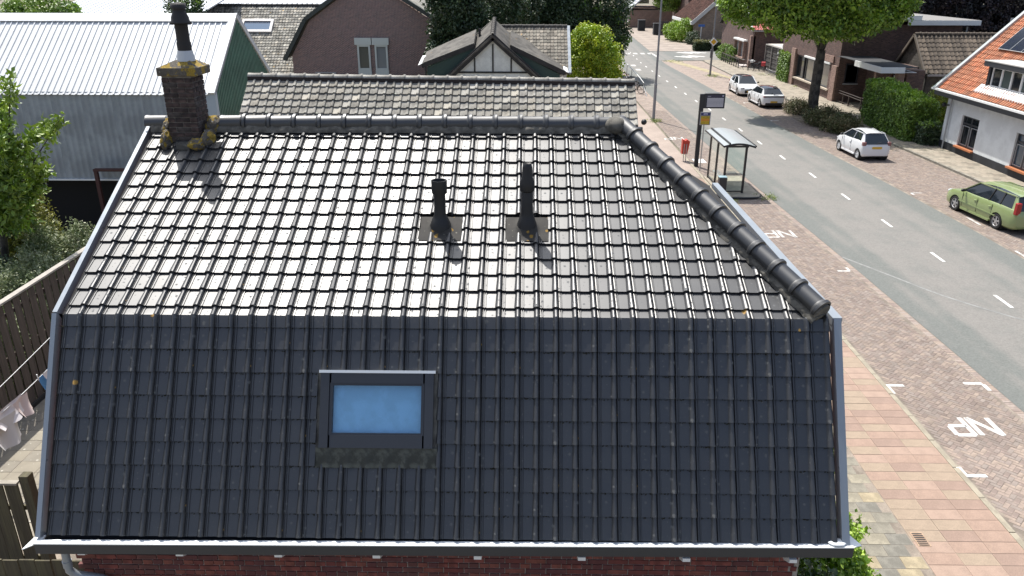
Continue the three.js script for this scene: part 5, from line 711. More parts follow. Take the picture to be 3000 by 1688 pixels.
{ // terrace far up the street
  const c = ['first terrace house with white dormered roof at the far bend of the street', 'second terrace house with brick front behind the first at the far bend'];
  for (let i = 0; i < 2; i++) { const z1 = -152 - i * 12, x0 = 19.6 + i * 1.2, b = thing('terrace_house', c[i], 'house', [x0 + 5, 0, z1 - 5.5]);
    part(b, 'wall', box(x0, x0 + 9, 0, 3.0, z1 - 11, z1), pinkBrick); part(b, 'roof', [slab([[x0 - 0.4, 2.9, z1 - 11.3], [x0 - 0.4, 2.9, z1 + 0.3], [x0 + 4.6, 7.6, z1 + 0.3], [x0 + 4.6, 7.6, z1 - 11.3]], 0.2), slab([[x0 + 4.6, 7.6, z1 - 11.3], [x0 + 4.6, 7.6, z1 + 0.3], [x0 + 9.4, 2.9, z1 + 0.3], [x0 + 9.4, 2.9, z1 - 11.3]], 0.2)], mat([0.42, 0.43, 0.46], 0.5));
    for (let k = 0; k < 12; k++) part(b, 'roof_batten', bar([x0 - 0.35 + k * 0.4, 2.98 + k * 0.376, z1 - 11.3], [x0 - 0.35 + k * 0.4, 2.98 + k * 0.376, z1 + 0.3], 0.12, 0.05), mat([0.5, 0.51, 0.54], 0.5));
    part(b, 'dormer', box(x0 + 1, x0 + 4, 4, 6, z1 - 7.5, z1 - 4.5), whitePaint); winX(b, x0 + 0.98, z1 - 7.3, z1 - 4.7, 4.3, 5.7, { fm: whitePaint }); winX(b, x0 - 0.02, z1 - 4, z1 - 2, 0.8, 2.4, { fm: whitePaint }); winX(b, x0 - 0.02, z1 - 9, z1 - 7, 0.8, 2.4, { fm: whitePaint }); part(b, 'door', box(x0 - 0.06, x0, 0, 2.3, z1 - 6, z1 - 5), darkTimber); part(b, 'downpipe', rod([x0 - 0.08, 2.9, z1 - 0.3], [x0 - 0.08, 0, z1 - 0.3], 0.06), greyPaint); }
  const l = thing('rear_house', 'grey walled house with dark roof seen above the flat roofed house', 'house', [38, 0, -96]); part(l, 'wall', box(32.5, 46, 0, 6.8, -104, -92), mat([0.3, 0.31, 0.33], 0.8)); part(l, 'roof', [slab([[31.5, 6.6, -91.4], [40, 6.6, -91.4], [40, 11, -98], [31.5, 11, -98]], 0.2)], mat([0.07, 0.068, 0.066], 0.8)); part(l, 'bargeboard', bar([36.5, 6.8, -91.3], [33.8, 10.5, -91.3], 0.1, 0.35), whitePaint); part(l, 'chimney', box(40.2, 42, 6.8, 10, -95, -93), mat([0.26, 0.26, 0.27], 0.9));
}

// ---------- vehicles ----------
const carPaint = (c) => pmat(c, 0.35, { clearcoat: 1, clearcoatRoughness: 0.04 });
const tyreGeo = (() => { const g = new THREE.LatheGeometry([[0.205, -0.085], [0.29, -0.095], [0.312, -0.075], [0.316, 0], [0.312, 0.075], [0.29, 0.095], [0.205, 0.085], [0.205, -0.085]].map(p => new THREE.Vector2(...p)), 28); g.rotateZ(Math.PI / 2); return uvm(g); })();
const rimGeo = (n, w) => { const l = [new THREE.TorusGeometry(0.197, 0.016, 6, 28).rotateY(Math.PI / 2).translate(0.07, 0, 0), new THREE.CylinderGeometry(0.05, 0.05, 0.03, 14).rotateZ(Math.PI / 2).translate(0.065, 0, 0)]; for (let i = 0; i < n; i++) l.push(new THREE.BoxGeometry(0.022, 0.15, w).translate(0.062, 0.12, 0).rotateX(i / n * 2 * Math.PI)); return uvm(merge(l)); };
const rim5 = rimGeo(5, 0.075), rim8 = rimGeo(8, 0.06), discGeo = uvm(new THREE.CylinderGeometry(0.2, 0.2, 0.02, 24).rotateZ(Math.PI / 2).translate(0.03, 0, 0));
const rimM = mat([0.5, 0.5, 0.51], 0.3, { metalness: 0.6 }), plateM = mat([0.62, 0.38, 0.03], 0.5), redLamp = pmat([0.32, 0.015, 0.015], 0.15), clearLamp = pmat([0.5, 0.52, 0.55], 0.08), carGlass = pmat([0.015, 0.02, 0.026], 0.03, { ior: 1.55 });
function car(name, label, pos, turn, s) { // built with its nose towards -z, then turned
  const t = new THREE.Group(); t.name = numbered(name); t.userData = { label, category: 'car', group: 'cars parked along the street' }; scene.add(t); orig.set(t, V3(0, 0, 0));
  const paint = carPaint(s.colour), L = s.L, hw = s.W / 2, zf = -L / 2, at = q => zf + q * L;
  // lower body: rounded sections lofted from nose to tail
  const S = s.body, n = 14, P = [], I = [];
  const section = ([q, w, yb, yt]) => { const W = hw * w, ym = mix(yb, yt, 0.55); const h = [[W * 0.86, yb], [W * 0.965, yb + 0.07], [W, mix(yb, ym, 0.6)], [W, ym], [W * 0.985, mix(ym, yt, 0.55)], [W * 0.93, yt - 0.03], [W * 0.82, yt]]; return [...h.map(p => [p[0], p[1]]), ...h.slice().reverse().map(p => [-p[0], p[1]])].map(p => [p[0], p[1], at(q)]); };
  S.forEach(r => section(r).forEach(p => P.push(...p)));
  for (let i = 0; i < S.length - 1; i++) for (let j = 0; j < n; j++) { const a = i * n + j, b = i * n + (j + 1) % n; I.push(a, b, a + n, b, b + n, a + n); }
  for (const [o, f] of [[0, 1], [(S.length - 1) * n, 0]]) for (let j = 1; j < n - 1; j++) f ? I.push(o, o + j + 1, o + j) : I.push(o, o + j, o + j + 1);
  let bg = new THREE.BufferGeometry(); bg.setAttribute('position', new THREE.Float32BufferAttribute(P, 3)); bg.setIndex(I); bg.computeVertexNormals(); bg.setAttribute('uv', new THREE.Float32BufferAttribute(new Float32Array(P.length / 3 * 2), 2));
  const zA = at(s.axle), zB = zA + s.wb, R = 0.36 * (s.ws ?? 1), ev = new Evaluator(); ev.useGroups = false;
  let br = new Brush(bg.toNonIndexed()); br.updateMatrixWorld();
  for (const z of [zA, zB]) for (const sd of [-1, 1]) { const c = new Brush(new THREE.CylinderGeometry(R, R, 0.46, 24).rotateZ(Math.PI / 2).translate(sd * (hw - 0.14), R * 0.86, z)); c.updateMatrixWorld(); br = ev.evaluate(br, c, SUBTRACTION); br.updateMatrixWorld(); }
  const body = part(t, 'body', toCreasedNormals(br.geometry, 0.65), paint);
  part(body, 'wheel_arch', [zA, zB].flatMap(z => [-1, 1].map(sd => new THREE.CylinderGeometry(R - 0.008, R - 0.008, 0.4, 24, 1, true).rotateZ(Math.PI / 2).translate(sd * (hw - 0.24), R * 0.86, z))), rubber); part(body, 'underbody', box(-hw * 0.82, hw * 0.82, 0.16, 0.3, at(0.06), at(0.94)), rubber);
  // glasshouse
  const [g0, g1, g2, g3] = s.glass.map(at), bl = s.belt, br2 = s.beltR ?? bl, H = s.H, wb2 = hw * 0.86, wr = hw * 0.66, mid = (g1 + g2) / 2;
  const cp = (k, e) => [-1, 1].flatMap(d => [[d * (wb2 + e), bl - 0.02, g0 - e], [d * (wb2 + 0.02 + e), bl - 0.02, g1], [d * (wb2 + 0.02 + e), br2 - 0.02, g2], [d * (wb2 - 0.02 + e), br2 - 0.02, g3 + e], [d * wr, H - 0.07, g1 + 0.05], [d * (wr + 0.02), H - 0.02, mid], [d * wr, H - 0.055 + (s.tail ?? 0), g2], [d * wr * 0.5, H - 0.03, g1 + 0.06], [d * wr * 0.5, H + 0.01, mid], [d * wr * 0.5, H - 0.02 + (s.tail ?? 0), g2]].map(va));
  part(t, 'windows', new ConvexGeometry(cp(0, 0)), carGlass);
  const roofPts = e => [-1, 1].flatMap(d => [[d * (wr + e), H - 0.075, g1 + 0.05], [d * (wr + 0.025 + e), H - 0.035, mid], [d * (wr + e), H - 0.065 + (s.tail ?? 0), g2 + 0.02], [d * wr * 0.5, H - 0.018, g1 + 0.04], [d * wr * 0.5, H + 0.022, mid], [d * wr * 0.5, H - 0.008 + (s.tail ?? 0), g2 + 0.04]].map(va));
  part(t, 'roof', toCreasedNormals(new ConvexGeometry(roofPts(0.02)), 0.5), s.roof ? carGlass : paint);
  const pl = (a, b, w = 0.07) => bar(a, b, w, 0.035);
  for (const d of [-1, 1]) { const X = d * (wb2 + 0.022), Y = d * (wr + 0.012);
    part(t, 'pillar', pl([d * (wb2 + 0.005), bl - 0.02, g0 + 0.02], [Y, H - 0.06, g1 + 0.03], 0.06), paint); part(t, 'pillar', pl([X, bl - 0.01, mix(g1, g2, 0.42)], [Y + d * 0.025, H - 0.045, mix(g1, g2, 0.46)], 0.06), s.blackPillar ? black : paint); part(t, 'roof_rail', pl([Y + d * 0.012, H - 0.06, g1 + 0.03], [Y + d * 0.012, H - 0.05 + (s.tail ?? 0), g2], 0.05), paint);
    part(t, 'pillar', slab((d < 0 ? q => q : q => q.slice().reverse())([[X + d * 0.012, br2 - 0.03, mix(g2, g3, s.cp ?? 0.2)], [d * (wb2 + 0.0), br2 - 0.03, g3 + 0.02], [Y + d * 0.005, H - 0.06 + (s.tail ?? 0), g2 + 0.03], [Y + d * 0.03, H - 0.05 + (s.tail ?? 0), g2 - 0.06]]), 0.04), paint);
    for (const q of s.pill ?? []) part(t, 'pillar', pl([X, bl - 0.01, mix(g1, g2, q)], [Y + d * 0.02, H - 0.05, mix(g1, g2, q)], 0.055), black);
    const mr = part(t, 'mirror', [new THREE.SphereGeometry(1, 12, 8).scale(0.1, 0.065, 0.06).translate(d * (hw + 0.09), bl + 0.05, g0 + 0.32), box(d * hw * 0.93, d * (hw + 0.04), bl + 0.0, bl + 0.04, g0 + 0.3, g0 + 0.34)], s.mirror ?? black);
    for (const q of s.doors) part(t, 'door_gap', [box(d * (hw * 1.0 - 0.012), d * (hw * 1.0 + 0.004), 0.34, bl - 0.06, at(q) - 0.006, at(q) + 0.006)], black); for (const q of s.handles) part(t, 'door_handle', [rbox(d * (hw - 0.01), d * (hw + 0.022), bl - 0.19, bl - 0.155, at(q) - 0.07, at(q) + 0.07, 0.01)], s.handleM ?? paint);
    if (s.trim) part(t, 'side_trim', box(d * (hw - 0.01), d * (hw + 0.014), 0.5, 0.54, at(0.24), at(0.76)), paint); part(t, 'sill', box(d * (hw * 0.86), d * (hw + 0.005), 0.2, 0.27, zA + R + 0.05, zB - R - 0.05), s.cladding ?? paint);
    part(t, 'headlight', new THREE.SphereGeometry(1, 14, 10).scale(0.17, 0.075, 0.14).translate(d * hw * 0.7, s.hl ?? 0.68, at(0.035)), clearLamp);
    part(t, 'taillight', s.tl(d, hw, at), s.tlm ?? redLamp);
    for (const z of [zA, zB]) { const w = new THREE.Group(); w.name = numbered('wheel'); w.position.set(d * (hw - 0.1), 0.316 * (s.ws ?? 1), z); w.scale.set(d, s.ws ?? 1, s.ws ?? 1); t.add(w); for (const [nm, g, m] of [['tyre', tyreGeo, rubber], ['rim', s.rim ?? rim5, s.rimM ?? rimM], ['brake_disc', discGeo, blackMetal]]) { const e = shade(new THREE.Mesh(g, m)); e.name = numbered(nm); w.add(e); } }
  }
  if (s.bar) part(t, 'tail_bar', box(-hw * 0.86, hw * 0.86, s.bar - 0.045, s.bar + 0.045, at(1) - 0.1, at(1) + 0.012), black);
  part(t, 'number_plate', box(-0.26, 0.26, s.plateR - 0.055, s.plateR + 0.055, at(1) - 0.03, at(1) + 0.022), plateM); part(t, 'number_plate', box(-0.26, 0.26, 0.36, 0.46, at(0) - 0.022, at(0) + 0.05), plateM);
  part(t, 'grille', rbox(-hw * 0.5, hw * 0.5, 0.28, 0.52, at(0) - 0.012, at(0) + 0.06, 0.02), black); if (s.diff) part(t, 'rear_diffuser', rbox(-hw * 0.72, hw * 0.72, 0.2, 0.42, at(1) - 0.12, at(1) + 0.008, 0.03), black);
  part(t, 'wiper', bar([-0.02, br2 + 0.03, g3 + 0.01], [0.3, br2 + 0.1, g3 - 0.0], 0.02), black); if (s.aerial) part(t, 'aerial', rod([0, H, g2 - 0.1], [0, H + 0.22, g2 + 0.05], 0.008), black);
  t.position.set(pos[0], 0.001, pos[1]); t.rotation.y = turn; return t;
}
const hatch = [[0, 0.72, 0.3, 0.56], [0.015, 0.86, 0.22, 0.66], [0.06, 0.95, 0.19, 0.74], [0.14, 1, 0.18, 0.84], [0.26, 1, 0.18, 0.93], [0.5, 1, 0.18, 0.95], [0.75, 1, 0.18, 0.98], [0.9, 0.97, 0.2, 1.0], [0.965, 0.93, 0.24, 0.98], [0.99, 0.87, 0.27, 0.9], [1, 0.78, 0.32, 0.8]];
const mini = [[0, 0.72, 0.3, 0.6], [0.015, 0.86, 0.22, 0.72], [0.06, 0.95, 0.19, 0.80], [0.14, 1, 0.18, 0.90], [0.24, 1, 0.18, 0.97], [0.5, 1, 0.18, 0.99], [0.78, 1, 0.18, 1.02], [0.92, 0.97, 0.2, 1.0], [0.97, 0.94, 0.24, 0.92], [0.99, 0.88, 0.27, 0.84], [1, 0.78, 0.3, 0.76]];
const wagon = [[0, 0.7, 0.3, 0.6], [0.012, 0.84, 0.22, 0.68], [0.05, 0.95, 0.18, 0.77], [0.13, 1, 0.18, 0.87], [0.26, 1, 0.18, 0.95], [0.5, 1, 0.18, 0.97], [0.8, 1, 0.18, 1.0], [0.93, 0.97, 0.2, 1.0], [0.98, 0.93, 0.24, 0.98], [0.995, 0.88, 0.28, 0.9], [1, 0.8, 0.32, 0.72]];
const whiteCar = [0.70, 0.71, 0.72];
const cornerLamp = (w, h, y, inset) => (d, hw, at) => rbox(d * hw * (0.93 - w), d * hw * 0.93, y, y + h, at(1) - 0.2, at(1) - inset, 0.03);
car('white_hatchback', 'white hatchback parked facing the camera beyond the other white hatchback', [18.5, -67.0], Math.PI + 0.0, { L: 3.95, W: 1.72, H: 1.47, wb: 2.54, axle: 0.2, colour: whiteCar, body: hatch, glass: [0.24, 0.42, 0.84, 0.96], belt: 0.95, tail: -0.02, doors: [0.3, 0.53, 0.74], handles: [0.48, 0.7], roof: true, tl: cornerLamp(0.2, 0.14, 0.78, 0.03), plateR: 0.5 });
car('white_hatchback', 'white hatchback with black tail band seen from behind, beside the brick house', [18.6, -61.1], 0.03, { L: 4.06, W: 1.75, H: 1.43, wb: 2.54, axle: 0.205, colour: whiteCar, body: hatch, glass: [0.24, 0.42, 0.80, 0.965], belt: 0.95, tail: -0.05, doors: [0.3, 0.53, 0.74], handles: [0.48, 0.7], roof: true, tl: (d, hw, at) => rbox(d * hw * 0.55, d * hw * 0.9, 0.8, 0.9, at(1) - 0.16, at(1) + 0.004, 0.02), bar: 0.86, plateR: 0.48, diff: true, aerial: true, blackPillar: true });
car('white_city_car', 'small white three door car parked under the street tree, rear to the camera', [18.86, -43.3], 0.05, { L: 3.43, W: 1.62, H: 1.465, wb: 2.34, axle: 0.17, colour: whiteCar, body: mini, glass: [0.2, 0.42, 0.85, 0.985], belt: 0.98, beltR: 0.93, tail: -0.02, doors: [0.27, 0.6], handles: [0.56], tl: (d, hw, at) => rbox(d * hw * 0.72, d * hw * 0.95, 0.82, 1.02, at(1) - 0.22, at(1) - 0.03, 0.03), tlm: pmat([0.22, 0.1, 0.1], 0.1), plateR: 0.72, rim: rim8, rimM: mat([0.55, 0.56, 0.57], 0.45), aerial: false, cp: 0.05, ws: 0.92 });
car('green_estate_car', 'pale metallic green estate car parked at the right edge of the picture', [19.45, -31.05], 0.1, { L: 4.47, W: 1.8, H: 1.5, wb: 2.64, axle: 0.19, colour: [0.23, 0.29, 0.115], body: wagon, glass: [0.235, 0.4, 0.9, 0.985], belt: 0.96, beltR: 0.98, tail: -0.01, doors: [0.29, 0.5, 0.7], handles: [0.47, 0.67], pill: [0.72], blackPillar: true, trim: true, tl: (d, hw, at) => rbox(d * hw * 0.74, d * hw * 0.95, 0.82, 1.28, at(1) - 0.2, at(1) - 0.03, 0.03), plateR: 0.62, ws: 1.0 });
car('dark_estate_car', 'dark blue car parked behind the clipped low hedge by the tan house', [28.2, -109.5], Math.PI / 2 - 0.1, { L: 4.6, W: 1.8, H: 1.45, wb: 2.7, axle: 0.2, colour: [0.012, 0.016, 0.03], body: wagon, glass: [0.24, 0.42, 0.88, 0.98], belt: 0.94, doors: [0.29, 0.5, 0.7], handles: [0.47, 0.67], tl: cornerLamp(0.15, 0.25, 0.8, 0.03), plateR: 0.6 });

// ---------- street furniture ----------
{ // bus shelter
  const s = thing('bus_shelter', 'glass bus shelter with black posts and arched pale roof beside the brick paving', 'bus shelter', [9.6, 0, -36.1]);
  part(s, 'base_slab', [box(8.95, 10.75, -0.02, 0.07, -37.9, -33.9)], mottle([0.24, 0.21, 0.165], [0.32, 0.28, 0.22], 1, 0.9)); part(s, 'panel_foot_shadow_rim', [tube([[9.0, 0.06, -33.87], [10.2, 0.06, -33.86], [10.62, 0.06, -33.98], [10.78, 0.06, -34.3]], 0.05, 20, 6)], blackMetal);  // black rim painting the end panel foot together with its shadow
  const P = [[9.1, -37.6], [9.1, -36.15], [9.13, -34.65], [10.02, -34.7]];
  for (const [x, z] of P) part(s, 'post', box(x - 0.045, x + 0.045, 0.07, 2.27, z - 0.045, z + 0.045), blackMetal);
  const gl = mat([0.8, 0.9, 0.88], 0.03); const pane = pmat([0.93, 0.975, 0.96], 0.02, { transmission: 1, thickness: 0, ior: 1.45 });
  part(s, 'pane', box(9.085, 9.097, 0.2, 2.15, -37.53, -36.22), pane); part(s, 'pane', box(9.09, 9.102, 0.2, 2.15, -36.08, -34.72), pane); part(s, 'pane', box(9.2, 9.95, 0.2, 2.15, -34.69, -34.678), pane);
  part(s, 'rail', [bar([9.09, 0.17, -37.6], [9.11, 0.17, -34.65], 0.05, 0.05), bar([9.1, 0.15, -34.68], [10.02, 0.15, -34.7], 0.05, 0.05), bar([9.1, 2.2, -37.6], [9.12, 2.2, -34.6], 0.07, 0.09), bar([9.1, 2.2, -34.68], [10.1, 2.2, -34.7], 0.06, 0.08)], blackMetal);
  const arc = (y, z0, z1, t) => { const l = []; for (let i = 0; i < 10; i++) { const f = k => [mix(8.86, 10.32, k / 10), y + 0.16 * Math.sin(Math.PI * clamp(k / 10 * 0.9 + 0.05)) - 0.02 * k / 10]; const [x0, y0] = f(i), [x1, y1] = f(i + 1); l.push(slab([[x0, y0, z1], [x1, y1, z1], [x1, y1, z0], [x0, y0, z0]], t)); } return l; };
  part(s, 'roof', arc(2.28, -38.0, -34.3, 0.02), pmat([0.50, 0.54, 0.55], 0.3, { transmission: 0.45, thickness: 0 }));
  part(s, 'roof_frame', [...arc(2.275, -34.36, -34.28, 0.08), ...arc(2.275, -38.02, -37.94, 0.08), bar([8.87, 2.29, -38], [8.87, 2.29, -34.3], 0.05, 0.05), bar([10.31, 2.29, -38], [10.31, 2.29, -34.3], 0.06, 0.06), bar([9.15, 2.40, -38], [9.15, 2.40, -34.3], 0.07, 0.07)], blackMetal);
  part(s, 'bench', [box(9.2, 9.5, 0.5, 0.54, -37.2, -35.4), box(9.3, 9.36, 0.07, 0.5, -37.0, -36.94), box(9.3, 9.36, 0.07, 0.5, -35.66, -35.6)], pmat([0.75, 0.8, 0.8], 0.2, { transmission: 0.5, thickness: 0 }));
  const bn = thing('waste_bin', 'dark rectangular waste bin with pale blue top at the corner of the bus shelter', 'bin', [8.95, 0, -34.2]); part(bn, 'body', [rbox(8.78, 9.12, 0.06, 0.92, -34.36, -34.04, 0.02)], mat([0.022, 0.026, 0.03], 0.5)); part(bn, 'lid', rbox(8.77, 9.13, 0.923, 0.96, -34.37, -34.03, 0.015), mat([0.25, 0.36, 0.4], 0.4)); part(bn, 'foot', box(8.84, 9.06, 0, 0.06, -34.3, -34.1), black);
}
{ // departures board
  const d = thing('departure_board', 'tall black bus departure board with striped screen beside the shelter', 'information board', [9.05, 0, -40.25]);
  part(d, 'column', rbox(8.96, 9.17, 0, 3.72, -40.33, -40.17, 0.02), mat([0.016, 0.017, 0.02], 0.45)); part(d, 'housing', rbox(9.17, 10.23, 3.0, 3.74, -40.31, -40.19, 0.02), mat([0.02, 0.021, 0.026], 0.45)); part(d, 'bracket', [box(9.2, 9.95, 3.78, 3.8, -40.3, -40.2)], steel);
  const sc1 = part(d, 'screen', box(9.3, 10.17, 3.06, 3.68, -40.189, -40.184), mat([0.022, 0.022, 0.05], 0.3));
  for (let i = 0; i < 8; i++) part(sc1, 'text_line', box(9.32, 10.15 - (i === 1 ? 0.0 : 0), 3.085 + i * 0.058, 3.085 + i * 0.058 + 0.034, -40.183, -40.180), mat([0.62, 0.6, 0.63], 0.5)); part(sc1, 'text_line', box(9.34, 9.5, 3.6, 3.62, -40.183, -40.18), mat([0.4, 0.4, 0.45], 0.5)); part(sc1, 'clock_panel', box(10.07, 10.15, 3.6, 3.66, -40.183, -40.18), mat([0.45, 0.45, 0.55], 0.5));
  const b = thing('bus_stop_sign', 'yellow and blue bus stop sign on a thin pole in front of the departure board', 'sign', [9.07, 0, -39.29]); part(b, 'pole', rod([9.07, 0, -39.31], [9.07, 2.4, -39.31], 0.03), steel);
  const pt = part(b, 'plate', rbox(8.84, 9.36, 2.32, 2.97, -39.30, -39.27, 0.01), greyPaint); part(pt, 'header', box(8.87, 9.33, 2.80, 2.94, -39.268, -39.264), mat([0.03, 0.035, 0.12], 0.5)); part(pt, 'bus_symbol', [rbox(9.0, 9.2, 2.83, 2.91, -39.263, -39.258, 0.002)], mat([0.45, 0.45, 0.6], 0.5)); part(pt, 'bus_symbol', [box(9.02, 9.18, 2.85, 2.87, -39.257, -39.255)], mat([0.03, 0.035, 0.12], 0.5));
  part(pt, 'timetable', box(8.88, 9.32, 2.36, 2.78, -39.268, -39.264), (() => { const m = mat([1, 1, 1], 0.5); m.map = tex(64, 64, (u, v) => { const r = vn(u, v, 6, 400); let c = mx3([0.55, 0.32, 0.01], [0.42, 0.36, 0.02], r); if (v > 0.3 && v < 0.85 && vn(u, v, 16, 402) > 0.55) c = sc(c, 0.6); return v < 0.28 ? [0.55, 0.24, 0.02] : c; }, 0.44, 0.42); return m; })());
  const r = thing('litter_bin', 'red tapered litter bin on two grey legs left of the departure board', 'bin', [8.68, 0, -41.5]); const bs = new THREE.ExtrudeGeometry(new THREE.Shape([[-0.17, 0.42], [0.1, 0.42], [0.2, 1.06], [0.05, 1.16], [-0.04, 1.1], [-0.17, 1.17]].map(p => new THREE.Vector2(...p))), { depth: 0.3, bevelEnabled: true, bevelSize: 0.015, bevelThickness: 0.015, bevelSegments: 2 }).translate(8.68, 0, -41.65); part(r, 'body', bs, mat([0.48, 0.045, 0.025], 0.45)); part(r, 'leg', rod([8.60, 0, -41.32], [8.60, 0.95, -41.32], 0.022), steel); part(r, 'leg', rod([8.72, 0, -41.32], [8.72, 0.95, -41.32], 0.022), steel);
}
{ // lamp columns
  const lamp = (name, label, x, z, h, kids) => { const t = thing(name, label, 'street lamp', [x, 0, z], 'lamp columns'); part(t, 'column', new THREE.LatheGeometry([[0.13, 0], [0.13, 0.1], [0.10, 0.12], [0.095, 2.4], [0.075, 2.5], [0.055, h]].map(p => new THREE.Vector2(...p)), 14).translate(x, 0, z), mat([0.24, 0.24, 0.25], 0.5, { metalness: 0.3 })); part(t, 'collar', new THREE.CylinderGeometry(0.115, 0.115, 0.07, 14).translate(x, 2.42, z), greyPaint); part(t, 'arm', rod([x, h - 0.05, z], [x + (x < 12 ? 1.4 : -1.4), h + 0.2, z], 0.04), greyPaint); part(t, 'lantern', rbox(x + (x < 12 ? 1.3 : -2.1), x + (x < 12 ? 2.1 : -1.3), h + 0.13, h + 0.27, z - 0.14, z + 0.14, 0.05), greyPaint); return t; };
  lamp('street_lamp', 'tall grey lamp column on the near pavement above the bus stop', 8.94, -53.9, 9.2); const p = lamp('street_lamp', 'grey lamp column carrying the yellow diamond priority sign', 18.37, -79.04, 9.2);
  const dia = new THREE.BoxGeometry(0.58, 0.58, 0.03).rotateZ(Math.PI / 4).translate(18.4, 3.2, -78.92); const sg = part(p, 'priority_sign', toCreasedNormals(dia, 0.3), whitePaint); part(sg, 'yellow_field', new THREE.BoxGeometry(0.38, 0.38, 0.02).rotateZ(Math.PI / 4).translate(18.4, 3.2, -78.893), mat([0.62, 0.34, 0.02], 0.5)); part(p, 'cabinet', box(18.2, 18.36, 1.7, 2.5, -79.1, -78.9), mat([0.1, 0.1, 0.11], 0.6));
  lamp('street_lamp', 'thin lamp column by the far terrace houses', 18.9, -151, 8.5);
  const n = thing('street_name_sign', 'blue street name sign on a white pole before the tan gable wall', 'sign', [25.2, 0, -116.4]); part(n, 'pole', rod([25.2, 0, -116.4], [25.2, 2.5, -116.4], 0.05), whitePaint); part(n, 'plate', box(24.75, 25.65, 2.3, 2.62, -116.36, -116.32), mat([0.04, 0.13, 0.4], 0.5));
  const q = thing('post_sign', 'narrow pale sign on a post before the dark copper tree', 'sign', [41.2, 0, -70]); part(q, 'pole', rod([41.2, 0, -70], [41.2, 5.2, -70], 0.07), greyPaint); part(q, 'plate', box(41.15, 41.5, 4.7, 5.9, -69.95, -69.9), mat([0.3, 0.31, 0.33], 0.6));
}
{ // railings
  const r = thing('ramp_railing', 'brown metal railing with a wavy handrail in front of the brick porch', 'railing', [24.45, 0, -58.2]), m = mat([0.045, 0.032, 0.028], 0.5);
  for (const h of [0, -0.17]) part(r, 'handrail', tube([[24.35, 1.0 + h, -61.7], [24.42, 1.0 + h, -59.5], [24.45, 1.0 + h, -57.6], [24.46, 1.05 + h, -57.2], [24.48, 1.35 + h, -56.5], [24.5, 1.3 + h, -56.1], [24.5, 0.75 + h, -55.2], [24.5, 0.7 + h, -54.7]], 0.03, 60, 6), m);
  for (const [z, h] of [[-60.8, 1], [-59.7, 1], [-57.5, 1.05], [-56.3, 1.32], [-54.9, 0.7]]) part(r, 'post', box(24.40, 24.49, 0.1, h, z - 0.04, z + 0.04), m); part(r, 'rail', bar([24.4, 0.22, -61.7], [24.5, 0.22, -54.9], 0.04, 0.05), m);
  const f = thing('garden_fence', 'low dark railing curving in front of the corner house', 'fence', [22.6, 0, -88]); for (let i = 0; i < 9; i++) part(f, 'post', box(22.57, 22.65, 0.1, 1.0, -92.3 + i * 0.92, -92.22 + i * 0.92), darkFrame); part(f, 'rail', bar([22.6, 0.98, -92.3], [22.62, 0.98, -84.9], 0.07, 0.09), m); part(f, 'rail', bar([22.6, 0.5, -92.3], [22.62, 0.5, -84.9], 0.04, 0.05), m);
}
// bicycles
function bicycle(name, label, x, z, turn, extra) {
  const t = new THREE.Group(); t.name = numbered(name); t.userData = { label, category: 'bicycle', group: 'parked bicycles' }; scene.add(t); orig.set(t, V3(0, 0, 0));
  const m = mat([0.02, 0.022, 0.026], 0.4), w = z0 => { const g = part(t, 'wheel', new THREE.TorusGeometry(0.33, 0.022, 8, 26).rotateY(Math.PI / 2).translate(0, 0.35, z0), rubber); const l = []; for (let i = 0; i < 9; i++) l.push(bar([0, 0.35 + 0.32 * Math.cos(i * 0.698), z0 + 0.32 * Math.sin(i * 0.698)], [0, 0.35 - 0.32 * Math.cos(i * 0.698), z0 - 0.32 * Math.sin(i * 0.698)], 0.006)); part(g, 'spokes', l, steel, { stuff: true }); };
  w(-0.55); w(0.55); part(t, 'frame', [rod([0, 0.35, 0.55], [0, 0.32, 0.08], 0.016), rod([0, 0.32, 0.08], [0, 0.82, 0.22], 0.018), rod([0, 0.32, 0.08], [0, 0.72, -0.36], 0.02), rod([0, 0.76, 0.2], [0, 0.8, -0.37], 0.018), rod([0, 0.35, 0.55], [0, 0.76, 0.2], 0.013), rod([0, 0.35, -0.55], [0, 0.95, -0.33], 0.018)], m);
  part(t, 'handlebar', [tube([[-0.27, 1.03, -0.18], [-0.18, 1.06, -0.32], [0, 1.04, -0.36], [0.18, 1.06, -0.32], [0.27, 1.03, -0.18]], 0.014, 16, 6), rod([0, 0.93, -0.335], [0, 1.05, -0.36], 0.016)], steel); part(t, 'saddle', rbox(-0.08, 0.08, 0.9, 0.96, 0.1, 0.36, 0.03), black); part(t, 'mudguard', new THREE.TorusGeometry(0.37, 0.02, 6, 16, Math.PI * 0.9).rotateY(Math.PI / 2).translate(0, 0.35, 0.55), m); part(t, 'carrier', box(-0.06, 0.06, 0.74, 0.76, 0.35, 0.85), m);
  if (extra) part(t, extra[0], rbox(...extra[1]), extra[2]); t.position.set(x, 0, z); t.rotation.y = turn; return t;
}
const bl = ['dark bicycle at the near end of the white handrail by the grey roof', 'second dark bicycle from the near end along the white handrail', 'dark bicycle at the far end of the white handrail', 'bicycle leaning beside the yellow green shrub'];
[[9.35, -66.8, 1.2], [9.25, -69.2, 1.0], [9.2, -72.3, 1.3], [9.0, -75.5, 0.9]].forEach((p, i) => bicycle('bicycle', bl[i], ...p));
bicycle('bicycle', 'black bicycle with a red bag beside the slatted screen', 23.75, -82.2, 1.25, ['bag', [-0.2, 0.22, 0.62, 1.02, 0.45, 0.85, 0.04], mat([0.5, 0.05, 0.06], 0.6)]); bicycle('bicycle', 'dark bicycle nearest the corner house doorway', 23.6, -83.5, 1.45); bicycle('bicycle', 'dark bicycle with a white front basket by the corner house wall', 24.0, -82.9, 1.1, ['basket', [-0.18, 0.18, 0.85, 1.1, -0.7, -0.42, 0.03], whitePaint]);
